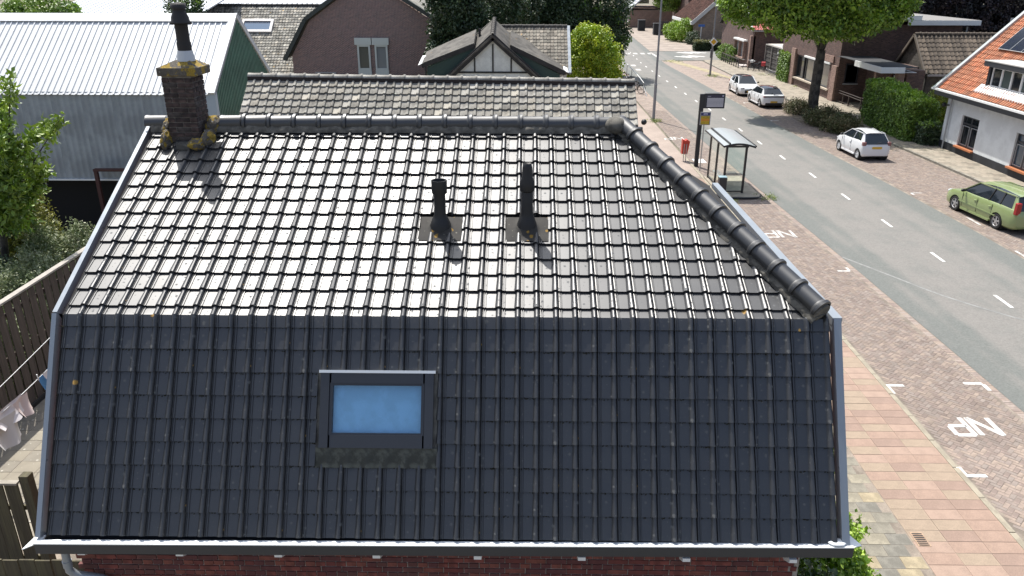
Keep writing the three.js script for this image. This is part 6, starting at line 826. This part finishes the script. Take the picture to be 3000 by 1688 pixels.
{ const r = thing('handrail', 'white metal handrail along the road beside the parked bicycles', 'railing', [10.2, 0, -72]); part(r, 'top_rail', tube([[9.95, 0.95, -65.9], [10.1, 0.98, -70], [10.3, 0.98, -80]], 0.03, 20, 6), whitePaint); for (const z of [-66, -70.5, -75.5, -80]) part(r, 'post', rod([9.95 + (z + 66) * -0.025, 0, z], [9.95 + (z + 66) * -0.025, 0.96, z], 0.03), steel); part(r, 'brace', rod([9.95, 0.75, -66], [10.1, 0.0, -65.0], 0.025), steel);
  const k = thing('bicycle_rack', 'low row of grey wheel holders in front of the slatted screen', 'bicycle rack', [24.4, 0, -79]); for (let i = 0; i < 8; i++) part(k, 'hoop', tube([[24.55, 0.02, -80.6 + i * 0.42], [24.5, 0.5, -80.5 + i * 0.42], [24.25, 0.55, -80.35 + i * 0.42], [24.1, 0.05, -80.3 + i * 0.42]], 0.022, 14, 6), steel); part(k, 'rail', bar([24.5, 0.08, -80.8], [24.5, 0.08, -77.2], 0.05), steel); }
// wheeled bins by the terrace
for (const [x, z, l] of [[20.5, -143, 'dark wheeled bin by the far terrace, larger of two'], [21.7, -133.5, 'small dark wheeled bin near the tan house bushes']]) { const b = thing('wheeled_bin', l, 'bin', [x, 0, z]); part(b, 'body', rbox(x - 0.6, x + 0.6, 0.05, 1.7, z - 0.6, z + 0.6, 0.06), mat([0.016, 0.017, 0.02], 0.6)); part(b, 'lid', rbox(x - 0.65, x + 0.65, 1.703, 1.82, z - 0.65, z + 0.65, 0.04), mat([0.022, 0.022, 0.026], 0.5)); }
{ const f = thing('garden_wall', 'dark boarded fence beside the far bins', 'fence', [23, 0, -136]); for (let i = 0; i < 14; i++) part(f, 'board', box(22.3 + i * 0.2, 22.48 + i * 0.2, 0, 2.1, -134.05 - (i % 2) * 0.03, -134), barnBoard); }

// ---------- back yard ----------
{
  const wood = [0, 1, 2, 3].map(i => { const m = mat([1, 1, 1], 0.92); m.map = tex(128, 256, (u, v) => sc(mx3([0.055, 0.042, 0.034], [0.115, 0.092, 0.076], fbm(u * 1, v * 0.25, 16, 420 + i, 4)), 0.75 + 0.5 * vn(u, v * 0.1, 64, 430 + i)), 0.6, 2.4); return m; });
  const f = thing('board_fence', 'tall weathered brown board fence along the left yard', 'fence', [-11.42, 0, -17]);
  for (let i = 0; i < 30; i++) { const z = -11.2 - i * 0.295, lean = rr(-0.01, 0.01); part(f, 'board', bar([-11.40 + rr(-0.006, 0.006), 0.06, z], [-11.40 + rr(-0.006, 0.006), 2.62, z + lean], 0.235 + rr(-0.012, 0.012), 0.022, [1, 0, 0]), wood[i % 4]); }
  for (let i = 0; i < 30; i++) { const z = -11.35 - i * 0.295; part(f, 'rear_board', bar([-11.475, 0.1, z], [-11.475, 1.0 + (i % 4) * 0.25, z], 0.09, 0.02, [1, 0, 0]), wood[(i + 1) % 4]); }
  part(f, 'cap', bar([-11.42, 2.66, -11], [-11.42, 2.70, -20.1], 0.15, 0.045), mottle([0.26, 0.235, 0.2], [0.36, 0.33, 0.29], 0.7, 0.9)); for (const y of [0.45, 1.4, 2.35]) part(f, 'rail', bar([-11.44, y, -11], [-11.44, y, -20.1], 0.03, 0.09), wood[0]); part(f, 'gravel_board', bar([-11.36, 0.05, -11], [-11.36, 0.05, -20.1], 0.05, 0.1), darkTimber);
  const g = thing('gate_fence', 'mossy weathered board fence with a thick end post by the house corner', 'fence', [-8.2, 0, -10]), mossy = [0, 1, 2].map(i => { const m = mat([1, 1, 1], 0.92); m.map = tex(128, 256, (u, v) => sc(mx3([0.05, 0.04, 0.03], [0.105, 0.095, 0.05], fbm(u, v * 0.5, 8, 440 + i, 5)), 0.7 + 0.6 * vn(u, v * 0.1, 64, 450 + i)), 0.5, 2); return m; });
  for (let i = 0; i < 9; i++) { const x = -7.98 - i * 0.235; part(g, 'board', bar([x, 0.05, -9.98 + (i % 2) * 0.012], [x, 1.97, -9.98 + (i % 2) * 0.012], 0.215, 0.024, [0, 0, 1]), mossy[i % 3]); }
  part(g, 'cap', bar([-7.86, 2.0, -9.98], [-10, 2.0, -9.98], 0.09, 0.035), mottle([0.24, 0.22, 0.18], [0.32, 0.29, 0.24], 0.5, 0.9)); part(g, 'post', [rbox(-7.83, -7.68, 0, 2.12, -10.12, -9.97, 0.012)], mossy[1]); for (const y of [0.5, 1.5]) part(g, 'rail', bar([-7.86, y, -10.03], [-10, y, -10.03], 0.035, 0.08), mossy[0]);
  const h = thing('gate_fence', 'second mossy board fence run below the gutter end and downpipe', 'fence', [-6.5, 0, -8.4]); for (let i = 0; i < 9; i++) { const x = -5.45 - i * 0.225; part(h, 'board', bar([x, 0.05, -8.4 + (i % 2) * 0.012], [x, 1.9, -8.4 + (i % 2) * 0.012], 0.205, 0.024, [0, 0, 1]), mossy[(i + 1) % 3]); } for (const y of [0.5, 1.55]) part(h, 'rail', bar([-5.3, y, -8.36], [-7.5, y, -8.36], 0.035, 0.08), mossy[2]);
  // washing
  single('clothes_line', 'white clothes line crossing the yard nearer the fence, without washing', 'clothes line', [-10.2, 1.9, -13.2], [tube([[-10.0, 1.9, -11.3], [-10.17, 1.9, -13.15], [-10.42, 1.9, -15.17], [-10.7, 1.92, -17.5]], 0.007, 20, 5)], whitePaint); single('clothes_line', 'white clothes line nearer the house, carrying the washing', 'clothes line', [-9.9, 1.65, -13], [tube([[-9.9, 1.64, -11.4], [-9.9, 1.62, -12.7], [-9.9, 1.66, -13.6], [-9.9, 1.74, -14.6], [-9.9, 1.85, -16]], 0.007, 20, 5)], whitePaint);
  const cloth = (A, B, drop, sag, sway, n = 14, m2 = 10, s = 1) => { const P = [], I = [], a = va(A), b = va(B), d = b.clone().sub(a).normalize(), o = V3(-d.z, 0, d.x); for (let i = 0; i <= n; i++) for (let j = 0; j <= m2; j++) { const u = i / n, v = j / m2, w = 1 - 0.25 * v * s, p = a.clone().lerp(b, 0.5 + (u - 0.5) * w); p.y -= v * drop * (1 + sag * Math.sin(u * Math.PI)); p.addScaledVector(o, Math.sin(u * 9 + v * 2) * 0.035 * (0.3 + v) + sway * v * v); P.push(p.x, p.y, p.z); } for (let i = 0; i < n; i++) for (let j = 0; j < m2; j++) { const q = i * (m2 + 1) + j; I.push(q, q + 1, q + m2 + 1, q + 1, q + m2 + 2, q + m2 + 1); } const g = new THREE.BufferGeometry(); g.setAttribute('position', new THREE.Float32BufferAttribute(P, 3)); g.setIndex(I); g.computeVertexNormals(); return g; };
  const shirt = (name, label, A, B, drop, m) => { const t = thing(name, label, 'laundry', A); part(t, 'cloth', cloth(A, B, drop, 0.15, 0.12), m); return t; };
  const wh = mat([0.66, 0.63, 0.63], 0.9), pk = mat([0.60, 0.50, 0.47], 0.9), gy = mat([0.55, 0.54, 0.53], 0.9);
  shirt('white_shirt', 'white shirt with a hanging sleeve pegged on the line at the left edge', [-9.9, 1.66, -12.3], [-9.9, 1.68, -13.3], 0.30, wh); shirt('white_shirt', 'pale sleeve shaped cloth hanging between the white shirt and the blue garment', [-9.86, 1.63, -12.95], [-9.86, 1.66, -13.42], 0.34, pk); shirt('grey_cloth', 'light grey cloth hanging lowest at the left edge of the yard', [-9.84, 1.58, -12.1], [-9.84, 1.52, -12.95], 0.5, gy);
  const bt = thing('blue_garment', 'blue and white garment pegged on the line beside the house verge', 'laundry', [-9.9, 1.7, -13.9]); part(bt, 'cloth', cloth([-9.9, 1.69, -13.88], [-9.9, 1.74, -14.6], 0.52, 0.2, 0.1), mat([0.10, 0.28, 0.55], 0.9)); part(bt, 'white_panel', cloth([-9.9, 1.76, -13.95], [-9.9, 1.8, -14.5], 0.36, 0.1, 0.14).translate(0.07, 0.0, 0.0), wh); part(bt, 'peg', [rod([-9.9, 1.64, -13.9], [-9.9, 1.78, -13.88], 0.012)], whitePaint);
}

// ---------- trees and plants ----------
function leafCluster(n, len, wid, spread, s) { // n folded leaves around a point
  const P = [], I = [], h = (k, j) => hash(k, j, s);
  for (let i = 0; i < n; i++) {
    const c = V3(h(i, 1) - 0.5, h(i, 2) - 0.5, h(i, 3) - 0.5).normalize().multiplyScalar(spread * Math.cbrt(h(i, 4))), d = V3(h(i, 5) - 0.5, h(i, 6) - 0.62, h(i, 7) - 0.5).normalize(), u = V3(h(i, 8) - 0.5, h(i, 9) + 0.2, h(i, 10) - 0.5).normalize(), w = d.clone().cross(u).normalize(), nn = w.clone().cross(d), l = len * (0.7 + 0.6 * h(i, 11)), o = P.length / 3;
    const pt = (a, b, e) => { const q = c.clone().addScaledVector(d, a * l).addScaledVector(w, b * wid * 0.5).addScaledVector(nn, e * wid); P.push(q.x, q.y, q.z); };
    pt(0, 0, 0); pt(0.45, -1, 0.22); pt(1, 0, -0.1); pt(0.45, 1, 0.22); I.push(o, o + 1, o + 2, o, o + 2, o + 3);
  }
  const g = new THREE.BufferGeometry(); g.setAttribute('position', new THREE.Float32BufferAttribute(P, 3)); g.setIndex(I); g.computeVertexNormals(); return g;
}
const leafM = pmat([1, 1, 1], 0.55, { transmission: 0.4, thickness: 0 }), leafDark = mat([1, 1, 1], 0.6);
const CL = { broad: [0, 1, 2].map(i => leafCluster(16, 0.24, 0.17, 0.42, 500 + i)), fine: [0, 1].map(i => leafCluster(20, 0.15, 0.07, 0.36, 510 + i)), near: [0, 1].map(i => leafCluster(7, 0.17, 0.085, 0.12, 520 + i)), hedge: [0, 1].map(i => leafCluster(14, 0.13, 0.085, 0.17, 530 + i)), big: [0, 1].map(i => leafCluster(18, 0.34, 0.2, 0.6, 540 + i)) };
const scatter = (parent, name, geos, Ms, cols, m, stuff) => swarm(parent, name, geos, m, Ms, cols, stuff);
function crown(parent, blobs, dens, pal, geos, m = leafM, o = {}) {
  const Ms = [], Cs = [], [s0, s1] = o.size ?? [0.8, 1.25];
  for (const [x, y, z, rx, ry, rz] of blobs) { const n = Math.round(dens * (rx * ry + ry * rz + rx * rz)); for (let i = 0; i < n; i++) { const a = rnd() * 2 * Math.PI, t = rr(-1, 1), r = (o.shell ?? 0.55) + (1 - (o.shell ?? 0.55)) * Math.sqrt(rnd()), q = Math.sqrt(1 - t * t), bump = 0.82 + 0.36 * vn(a / 6.2832, t * 0.5 + 0.5, 8, Math.round(x * 10)), R = r * bump;
    const px = x + rx * R * q * Math.cos(a), py = y + ry * R * t, pz = z + rz * R * q * Math.sin(a); if (py < (o.floor ?? 0.1)) continue; const c = pal[Math.floor(rnd() * pal.length)], f = rr(0.75, 1.25); Ms.push(TRS(px, py, pz, rr(-0.7, 0.7), rnd() * 6.28, rr(-0.7, 0.7), rr(s0, s1))); Cs.push(C(c[0] * f * leafGain, c[1] * f * leafGain, c[2] * f * leafGain)); } }
  scatter(parent, o.name ?? 'crown', geos, Ms, Cs, m, false);
}
function hedgeBox(parent, x0, x1, y1, z0, z1, dens, pal, sunlitTopPal, geos, o = {}) { // clipped hedge: leaves near its faces, sunlight painted into paler top leaves
  const Ms = [], Cs = [], A = [[(y1) * (z1 - z0), 0], [(x1 - x0) * y1, 1], [(x1 - x0) * (z1 - z0), 2]]; A.forEach(([ar, k]) => { const n = Math.round(ar * dens * (k === 2 ? 1.3 : 1)); for (let i = 0; i < n * (k < 2 ? 2 : 1); i++) { const d = rr(-0.05, 0.14), sgn = i % 2; let x = rr(x0, x1), y = rr(0.05, y1), z = rr(z0, z1); if (k === 0) x = sgn ? x1 - d : x0 + d; if (k === 1) z = sgn ? z1 - d : z0 + d; if (k === 2) y = y1 - d; if (o.dip) y *= 1 - o.dip(x, z); const c = (k === 2 ? sunlitTopPal : pal)[Math.floor(rnd() * pal.length)], f = rr(0.7, 1.25); Ms.push(TRS(x, y, z, rr(-0.8, 0.8), rnd() * 6.28, rr(-0.8, 0.8), rr(0.8, 1.3))); Cs.push(C(c[0] * f * leafGain, c[1] * f * leafGain, c[2] * f * leafGain)); } });
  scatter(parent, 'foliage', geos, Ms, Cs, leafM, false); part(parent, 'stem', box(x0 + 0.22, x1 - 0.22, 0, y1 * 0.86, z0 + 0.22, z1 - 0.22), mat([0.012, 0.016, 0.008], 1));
}
const leafGain = 1.35;
const bark = mottle([0.045, 0.038, 0.03], [0.10, 0.088, 0.07], 0.7, 0.95, {}, 0.7, 560);
const G1 = [[0.19, 0.30, 0.02], [0.24, 0.36, 0.03], [0.14, 0.24, 0.02], [0.30, 0.42, 0.05]], GD = [[0.03, 0.062, 0.018], [0.04, 0.078, 0.022], [0.025, 0.05, 0.016], [0.06, 0.095, 0.035]], GM = [[0.115, 0.205, 0.02], [0.14, 0.235, 0.025], [0.085, 0.155, 0.02], [0.19, 0.29, 0.04]], GY = [[0.36, 0.44, 0.02], [0.28, 0.37, 0.02], [0.42, 0.46, 0.03], [0.2, 0.3, 0.02]], GO = [[0.20, 0.21, 0.025], [0.26, 0.25, 0.03], [0.14, 0.16, 0.02], [0.10, 0.13, 0.02]], GP = [[0.15, 0.19, 0.07], [0.2, 0.235, 0.11], [0.11, 0.15, 0.05], [0.26, 0.28, 0.16]], PU = [[0.014, 0.011, 0.014], [0.02, 0.015, 0.019], [0.028, 0.021, 0.026], [0.01, 0.011, 0.012]];
{ // the street tree
  const t = thing('street_tree', 'broad leafy street tree standing in a planted bed beside the parking bays', 'tree', [20.68, 0, -56.6]);
  const tr = part(t, 'trunk', limb([[20.68, 0, -56.6], [20.66, 1.6, -56.6], [20.72, 3.2, -56.65], [20.75, 4.4, -56.7]], 0.40, 0.30, 14, 12), bark);
  for (const [p, r] of [[[[20.75, 4.2, -56.7], [20.0, 5.6, -56.9], [18.6, 7.0, -57.2], [17, 8.2, -57.3]], 0.16], [[[20.75, 4.3, -56.7], [21.2, 5.8, -56.4], [22.6, 7.3, -56.6], [24.2, 8.6, -57]], 0.17], [[[20.75, 4.2, -56.7], [20.8, 6.5, -57.3], [20.4, 9, -57.5], [20.6, 11.5, -57]], 0.2], [[[20.7, 4.4, -56.7], [20.3, 6, -55.6], [19.5, 7.5, -54.6]], 0.12], [[[20.78, 4.4, -56.7], [21.6, 6, -57.8], [22.6, 7.6, -59]], 0.12]]) part(tr, 'limb', limb(p, r, 0.04, 10, 7), bark);
  crown(t, [[16.2, 7.5, -57, 2.5, 1.5, 2.4], [18.3, 6.9, -56.2, 2.2, 1.35, 2], [20.6, 8.7, -57, 3.6, 3.0, 3.6], [22.8, 6.7, -56.4, 2.4, 1.4, 2.2], [24.5, 7.6, -57.2, 2.2, 1.7, 2.4], [25.9, 8.1, -57.6, 1.2, 0.9, 1.2], [18.2, 9.6, -57.5, 3, 2.2, 3], [22.9, 9.9, -57, 3, 2.3, 3], [20.4, 11.8, -57, 3, 2.2, 3], [21.2, 13, -55.2, 5, 2.4, 4.6], [17.5, 12.4, -57, 3.4, 2.2, 3.6], [20.2, 6.2, -55.6, 1.6, 0.9, 1.5], [14.4, 7.7, -57, 1.1, 0.8, 1.2]], 30, [...G1, ...GM], CL.broad, leafM, { floor: 4.6, shell: 0.5 });
  const bed = [[19.9, -57.2], [20.9, -54.2], [19.7, -52.6], [20.9, -51.2], [20.1, -50.2]], lb = ['leftmost', 'second', 'third', 'fourth', 'rightmost'];
  struct('planting_bed', ribbon([[18.9, -58], [18.8, -53], [19.6, -49.2]], [[21.2, -58], [21.3, -53], [21.2, -49.2]], 0.01), mottle([0.11, 0.085, 0.06], [0.2, 0.16, 0.12], 1, 0.95));
  bed.forEach(([x, z], i) => { const p = thing('low_shrub', `low dark green shrub in the bed under the street tree, ${lb[i]} of the row`, 'shrub', [x, 0, z]); crown(p, [[x, 0.38, z, 0.95, 0.5, 1.25], [x - 0.3, 0.5, z + 0.7, 0.6, 0.4, 0.6]], 70, [[0.06, 0.07, 0.02], [0.085, 0.085, 0.03], [0.05, 0.062, 0.02], [0.11, 0.09, 0.04]], CL.fine, leafDark, { size: [0.6, 1], name: 'foliage' }); part(p, 'stem', limb([[x, 0, z], [x, 0.3, z + 0.1], [x + 0.1, 0.6, z]], 0.05, 0.02, 4, 5), bark); });
}
const simpleTree = (name, label, x, z, h, r0, blobs, dens, pal, geos, o = {}) => { const t = thing(name, label, 'tree', [x, 0, z], o.group); const tr = part(t, 'trunk', limb([[x, 0, z], [x + 0.15, h * 0.4, z], [x - 0.1, h, z]], r0, r0 * 0.45, 10, 8), bark); for (const b of blobs.slice(0, 4)) part(tr, 'limb', limb([[x, h * 0.55, z], [mix(x, b[0], 0.5), mix(h * 0.6, b[1], 0.6), mix(z, b[2], 0.5)], [b[0], b[1], b[2]]], r0 * 0.4, 0.03, 6, 5), bark); crown(t, blobs, dens, pal, geos, o.m ?? leafM, o); return t; };
simpleTree('dark_tree', 'dark green weeping tree behind the half-timbered house, left of the group', -5.2, -62.5, 6, 0.3, [[-5.0, 6.2, -62.5, 2.3, 2.6, 1.7], [-5.9, 3.4, -62, 1.5, 2.6, 1.3], [-4, 4.5, -62.2, 1.8, 2.4, 1.5], [-5.4, 8.4, -63, 2.2, 1.8, 1.8], [-2.6, 7.0, -66, 3, 3, 2]], 26, GD, CL.broad, { floor: 0.2 });
simpleTree('dark_tree', 'dark green weeping tree behind the half-timbered house, middle of the group', 1, -78, 6, 0.3, [[1, 6.5, -78, 4, 4, 3.2], [-1.5, 4.5, -76.5, 2.2, 3.2, 2], [3.2, 4, -76.4, 2.4, 3.4, 2], [1, 9.5, -78, 3.4, 2.6, 2.6]], 26, GD, CL.broad, { floor: 0.2 });
simpleTree('dark_tree', 'dark green tree overhanging the road behind the yellow green shrub', 6.6, -79, 6, 0.32, [[6.4, 6.6, -79, 3.7, 3.6, 3], [8.0, 3.9, -78, 2.0, 2.4, 2.2], [4.6, 4, -77, 2.4, 3.2, 2], [6.2, 9.4, -79, 3.4, 2.4, 2.8]], 26, [...GD, GM[0]], CL.broad, { floor: 0.2 });
simpleTree('yellow_shrub', 'bright yellow green shrub right of the half-timbered house', 5.6, -62, 3, 0.15, [[5.2, 3.9, -62, 1.7, 1.75, 1.5], [6.5, 3.0, -61.8, 1.1, 1.5, 1.2], [4.2, 2.7, -61.8, 1.2, 1.7, 1.2], [6.2, 1.6, -61.6, 1.3, 1.2, 1.2], [4.9, 5.0, -62, 1.1, 0.8, 1.0]], 52, GY, CL.broad, { size: [0.55, 0.9], floor: 0.2 });
simpleTree('round_tree', 'large dense green tree beside the terrace far up the street', 28, -146, 5, 0.5, [[27.6, 6.6, -146, 4.4, 3.6, 4], [25, 6.0, -144, 2.6, 2.6, 2.4], [30.5, 6.2, -144.5, 2.6, 2.8, 2.4], [27.5, 10, -146, 4, 3, 4]], 22, GM, CL.big, { floor: 2.4 });
simpleTree('copper_tree', 'very dark purple leaved tree behind the barn roof', 41.5, -80, 6, 0.5, [[41.5, 7, -80, 5, 4, 4], [37.8, 6.4, -79, 2.6, 2.4, 2.4], [46, 6.6, -80, 4, 3.6, 4], [41.5, 11, -80, 5, 3.5, 4], [43.5, 4.2, -78, 3.6, 2.6, 2.6]], 26, PU, CL.broad, { floor: 0.5, m: leafDark });
simpleTree('garden_tree', 'bright green bushy tree top behind the metal shed ridge', -26.6, -45, 5, 0.25, [[-26.7, 7.0, -45, 1.9, 1.7, 1.6], [-25.4, 6.6, -45, 1.2, 1.2, 1.2], [-28, 6.6, -45, 1.1, 1.1, 1.1]], 34, GM, CL.broad, { size: [0.6, 1] });
simpleTree('garden_tree', 'small dark green tree between the pale warehouse and the grey tiled ridge', -24.2, -58.5, 5, 0.2, [[-24.2, 7.1, -58.5, 1.3, 1.4, 1.3], [-23.6, 5.6, -58.3, 1.2, 1.4, 1.2]], 34, [...GD, GM[0]], CL.broad, { size: [0.6, 1] });
simpleTree('dark_tree', 'dark green tree between the two weeping trees behind the half-timbered house', -2, -72, 6, 0.3, [[-2, 7.2, -72, 3.6, 3.6, 3], [-4.4, 5, -71, 2.4, 3.2, 2]], 26, GD, CL.broad, { floor: 0.2 });
simpleTree('background_tree', 'green tree behind the half-timbered house and far from the road', -1, -118, 7, 0.4, [[-1, 7, -118, 5, 4.5, 4], [4, 6, -117, 4, 4, 3.5], [-6, 7, -118, 4, 4, 3.5]], 14, GD, CL.big, { group: undefined });
{ // the tree by the left edge, with long shoots
  const t = thing('young_tree', 'young tree with long leafy shoots at the left edge before the grey shed', 'tree', [-14.6, 0, -20]);
  const tr = part(t, 'trunk', limb([[-14.6, 0, -20], [-14.3, 2, -20], [-14.1, 3.6, -20]], 0.14, 0.08, 8, 8), bark), Ms = [], Cs = [];
  const shoots = [[[-14.1, 3.4, -20], [-13.3, 4.2, -19.9], [-12.6, 5.0, -19.8], [-11.7, 6.0, -19.7]], [[-14.1, 3.6, -20], [-13.4, 4.7, -20], [-12.9, 5.3, -20], [-12.2, 5.75, -20]], [[-14.1, 3.6, -20], [-13.5, 5.0, -20], [-13.2, 6.1, -20], [-12.95, 7.0, -20]], [[-14.1, 3.5, -20], [-13.2, 4.0, -20.2], [-12.7, 4.6, -20.2]], [[-14.2, 3.6, -20], [-14.0, 5.0, -20.3], [-13.6, 6.2, -20.5]], [[-14.2, 3.3, -20], [-13.6, 3.9, -19.5], [-12.9, 4.3, -19.3]], [[-14.1, 3.6, -20], [-13.5, 4.6, -19.4], [-13.2, 5.6, -19.2]], [[-14.2, 3.2, -20], [-13.6, 3.4, -19.6], [-13.1, 3.9, -19.2]]];
  for (const s of shoots) { part(tr, 'limb', limb(s, 0.04, 0.008, 10, 5), bark); const c = new THREE.CatmullRomCurve3(s.map(va)); for (let i = 0; i < 62; i++) { const u = rr(0.12, 1), p = c.getPoint(u), k = G1[Math.floor(rnd() * 4)], f = rr(0.7, 1.2), sp = mix(0.28, 0.1, u); Ms.push(TRS(p.x + rr(-sp, sp), p.y + rr(-sp, sp), p.z + rr(-sp, sp), rnd() * 6, rnd() * 6, rnd() * 6, rr(0.8, 1.3))); Cs.push(C(k[0] * f, k[1] * f, k[2] * f)); } }
  scatter(t, 'crown', CL.near, Ms, Cs, leafM, false); crown(t, [[-14.3, 4.6, -20.2, 0.9, 1.4, 0.9], [-13.9, 3.6, -20, 0.8, 0.8, 0.8]], 90, [...GM, ...G1], CL.near);
}
const shrub = (name, label, x, z, blobs, dens, pal, geos, o = {}) => { const t = thing(name, label, 'shrub', [x, 0, z]); crown(t, blobs, dens, pal, geos, o.m ?? leafM, { name: 'foliage', floor: 0.03, ...o }); for (let i = 0; i < 3; i++) part(t, 'stem', limb([[x + rr(-0.2, 0.2), 0, z + rr(-0.2, 0.2)], [x, 0.6, z], [blobs[0][0] + rr(-0.3, 0.3), blobs[0][1], blobs[0][2]]], 0.04, 0.012, 5, 5), bark); return t; };
shrub('golden_conifer', 'golden green conifer shrub below the young tree at the left edge', -15.2, -22, [[-15.2, 2.6, -22, 1.0, 1.4, 0.9], [-14.9, 1.5, -21.8, 1.2, 1.5, 1], [-15.6, 1.4, -21.6, 1.2, 1.5, 1]], 120, GO, CL.fine, { size: [0.5, 0.85] });
shrub('pale_shrub', 'pale flowering shrub behind the board fence in front of the dark shed wall', -12.9, -20.2, [[-13.0, 1.5, -20.2, 1.2, 1.35, 0.9], [-12.3, 2.1, -20.3, 0.45, 0.9, 0.4], [-13.3, 2.2, -20.3, 0.5, 0.7, 0.4], [-12.3, 1.2, -19.4, 0.7, 1.1, 0.6]], 150, GP, CL.fine, { size: [0.4, 0.7] });
shrub('pale_shrub', 'loose pale green shrub along the lower run of the board fence', -12.6, -16.8, [[-12.5, 1.3, -17.6, 0.9, 1.3, 1.0], [-12.4, 1.2, -16, 0.85, 1.25, 1.0], [-12.7, 1.5, -18.6, 0.9, 1.2, 0.8], [-12.6, 1.1, -14.4, 0.9, 1.2, 1]], 150, GP, CL.fine, { size: [0.4, 0.7] });
shrub('dark_bush', 'dark green bush between the conifer and the pale shrub', -14.6, -19, [[-14.6, 1.1, -19, 1.3, 1.3, 1.1], [-14.2, 1.0, -17, 1.2, 1.2, 1.2]], 110, GD, CL.fine, { size: [0.5, 0.9] });
shrub('laurel_bush', 'glossy green bush against the house side beside the grey paving', 4.55, -9.4, [[4.5, 1.05, -9.4, 0.75, 1.05, 0.75], [4.8, 0.7, -9.0, 0.6, 0.75, 0.6], [4.2, 1.3, -9.8, 0.6, 0.8, 0.6]], 190, G1, CL.hedge, { size: [0.55, 0.9] });
shrub('laurel_bush', 'slim green bush higher along the house side by the zinc verge', 4.9, -11.9, [[4.9, 0.95, -11.9, 0.75, 0.95, 0.6], [5.1, 1.35, -11.8, 0.45, 0.5, 0.45]], 190, G1, CL.hedge, { size: [0.55, 0.9] });
shrub('shaded_bush', 'dark shaded bush below the right end of the gutter', 3.9, -7.9, [[3.85, 1.1, -7.9, 0.6, 1.15, 0.6], [4.2, 0.8, -7.5, 0.6, 0.9, 0.6]], 170, GD, CL.hedge, { size: [0.55, 0.9] });
single('dark_edging', 'short dark board edging between the shaded bush and the paving', 'edging', [4.7, 0, -8.6], [bar([4.62, 0.12, -9.1], [4.75, 0.12, -7.4], 0.05, 0.24)], darkFrame);
shrub('yellow_bush', 'yellow green leafy bush at the foot of the tan house', 22.6, -121, [[22.4, 1.4, -121, 1.2, 1.4, 1.2], [23.4, 1.7, -119, 1.2, 1.6, 1.1], [22.3, 1.2, -124, 1.2, 1.3, 1.2]], 40, [...G1, GY[3]], CL.broad, { size: [0.6, 0.9] });
shrub('dark_bush', 'small dark bush at the corner of the tan house', 24, -115.5, [[23.9, 0.8, -115.5, 1.0, 0.9, 0.9]], 60, GD, CL.broad, { size: [0.5, 0.8] });
shrub('round_bush', 'rounded green bush inside the low railing of the corner house', 23.4, -93.5, [[23.4, 0.9, -93.5, 1.1, 1.0, 1.1], [23.6, 0.8, -91.5, 0.8, 0.9, 0.9]], 80, GM, CL.hedge, { size: [0.8, 1.2] });
shrub('garden_bush', 'tall green bush between the tan house garage and the corner house', 31, -112, [[31, 1.8, -112, 1.4, 2.0, 1.3]], 50, GM, CL.broad, { size: [0.6, 1] });
shrub('golden_bush', 'loose yellow green bush between the clipped hedge and the white house', 25.4, -48.2, [[25.3, 1.7, -48.2, 0.9, 1.5, 0.9], [25.9, 1.2, -47.2, 0.8, 1.1, 0.8], [24.8, 1.0, -47.5, 0.7, 0.9, 0.7]], 110, [...GO, G1[0], G1[3]], CL.fine, { size: [0.6, 1] });
const hedge = (name, label, x0, x1, y1, z0, z1, dens, pal, top, o) => { const t = thing(name, label, 'hedge', [(x0 + x1) / 2, 0, (z0 + z1) / 2]); hedgeBox(t, x0, x1, y1, z0, z1, dens, pal, top, CL.hedge, o); return t; };
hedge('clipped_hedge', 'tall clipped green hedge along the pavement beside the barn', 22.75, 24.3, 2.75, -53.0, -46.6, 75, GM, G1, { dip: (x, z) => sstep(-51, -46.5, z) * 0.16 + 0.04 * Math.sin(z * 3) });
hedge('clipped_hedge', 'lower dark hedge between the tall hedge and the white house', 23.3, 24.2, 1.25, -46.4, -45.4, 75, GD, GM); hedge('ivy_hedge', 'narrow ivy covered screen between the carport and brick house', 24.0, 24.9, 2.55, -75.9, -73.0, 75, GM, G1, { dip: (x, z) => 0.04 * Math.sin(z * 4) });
hedge('low_hedge', 'low clipped hedge by the side road, its top leaves coloured yellowish as if sunlit', 22.2, 27.5, 1.15, -106.6, -105.2, 45, GD, [[0.2, 0.19, 0.05], [0.17, 0.17, 0.04], [0.22, 0.2, 0.06], [0.14, 0.15, 0.04]]);
{ // weeds in the joints
  const Ms = [], Cs = []; for (const [x, z, r, n] of [[9.0, -53.4, 0.5, 24], [18.5, -78.4, 0.7, 40], [11.0, -34.0, 0.4, 24], [4.9, -7.6, 0.5, 40], [24.35, -79, 1.2, 60], [16.9, -92, 1.0, 30], [24.0, -70.6, 0.3, 16], [5.8, -7.5, 0.5, 26], [9.2, -33.4, 0.3, 8]]) for (let i = 0; i < n; i++) { Ms.push(TRS(x + rr(-r, r), 0.05, z + rr(-r, r), rr(-0.4, 0.4), rnd() * 6, rr(-0.4, 0.4), rr(0.25, 0.6))); const k = G1[Math.floor(rnd() * 4)]; Cs.push(C(k[0], k[1] * 0.9, k[2])); }
  const g = new THREE.Group(); g.name = 'weeds'; g.userData = { label: 'tufts of weeds growing in the paving joints along the street', category: 'weeds', kind: 'stuff' }; scene.add(g); orig.set(g, V3(0, 0, 0)); scatter(g, 'weed_leaves', CL.fine, Ms, Cs, leafM, true);
}
renderer.render(scene, camera);
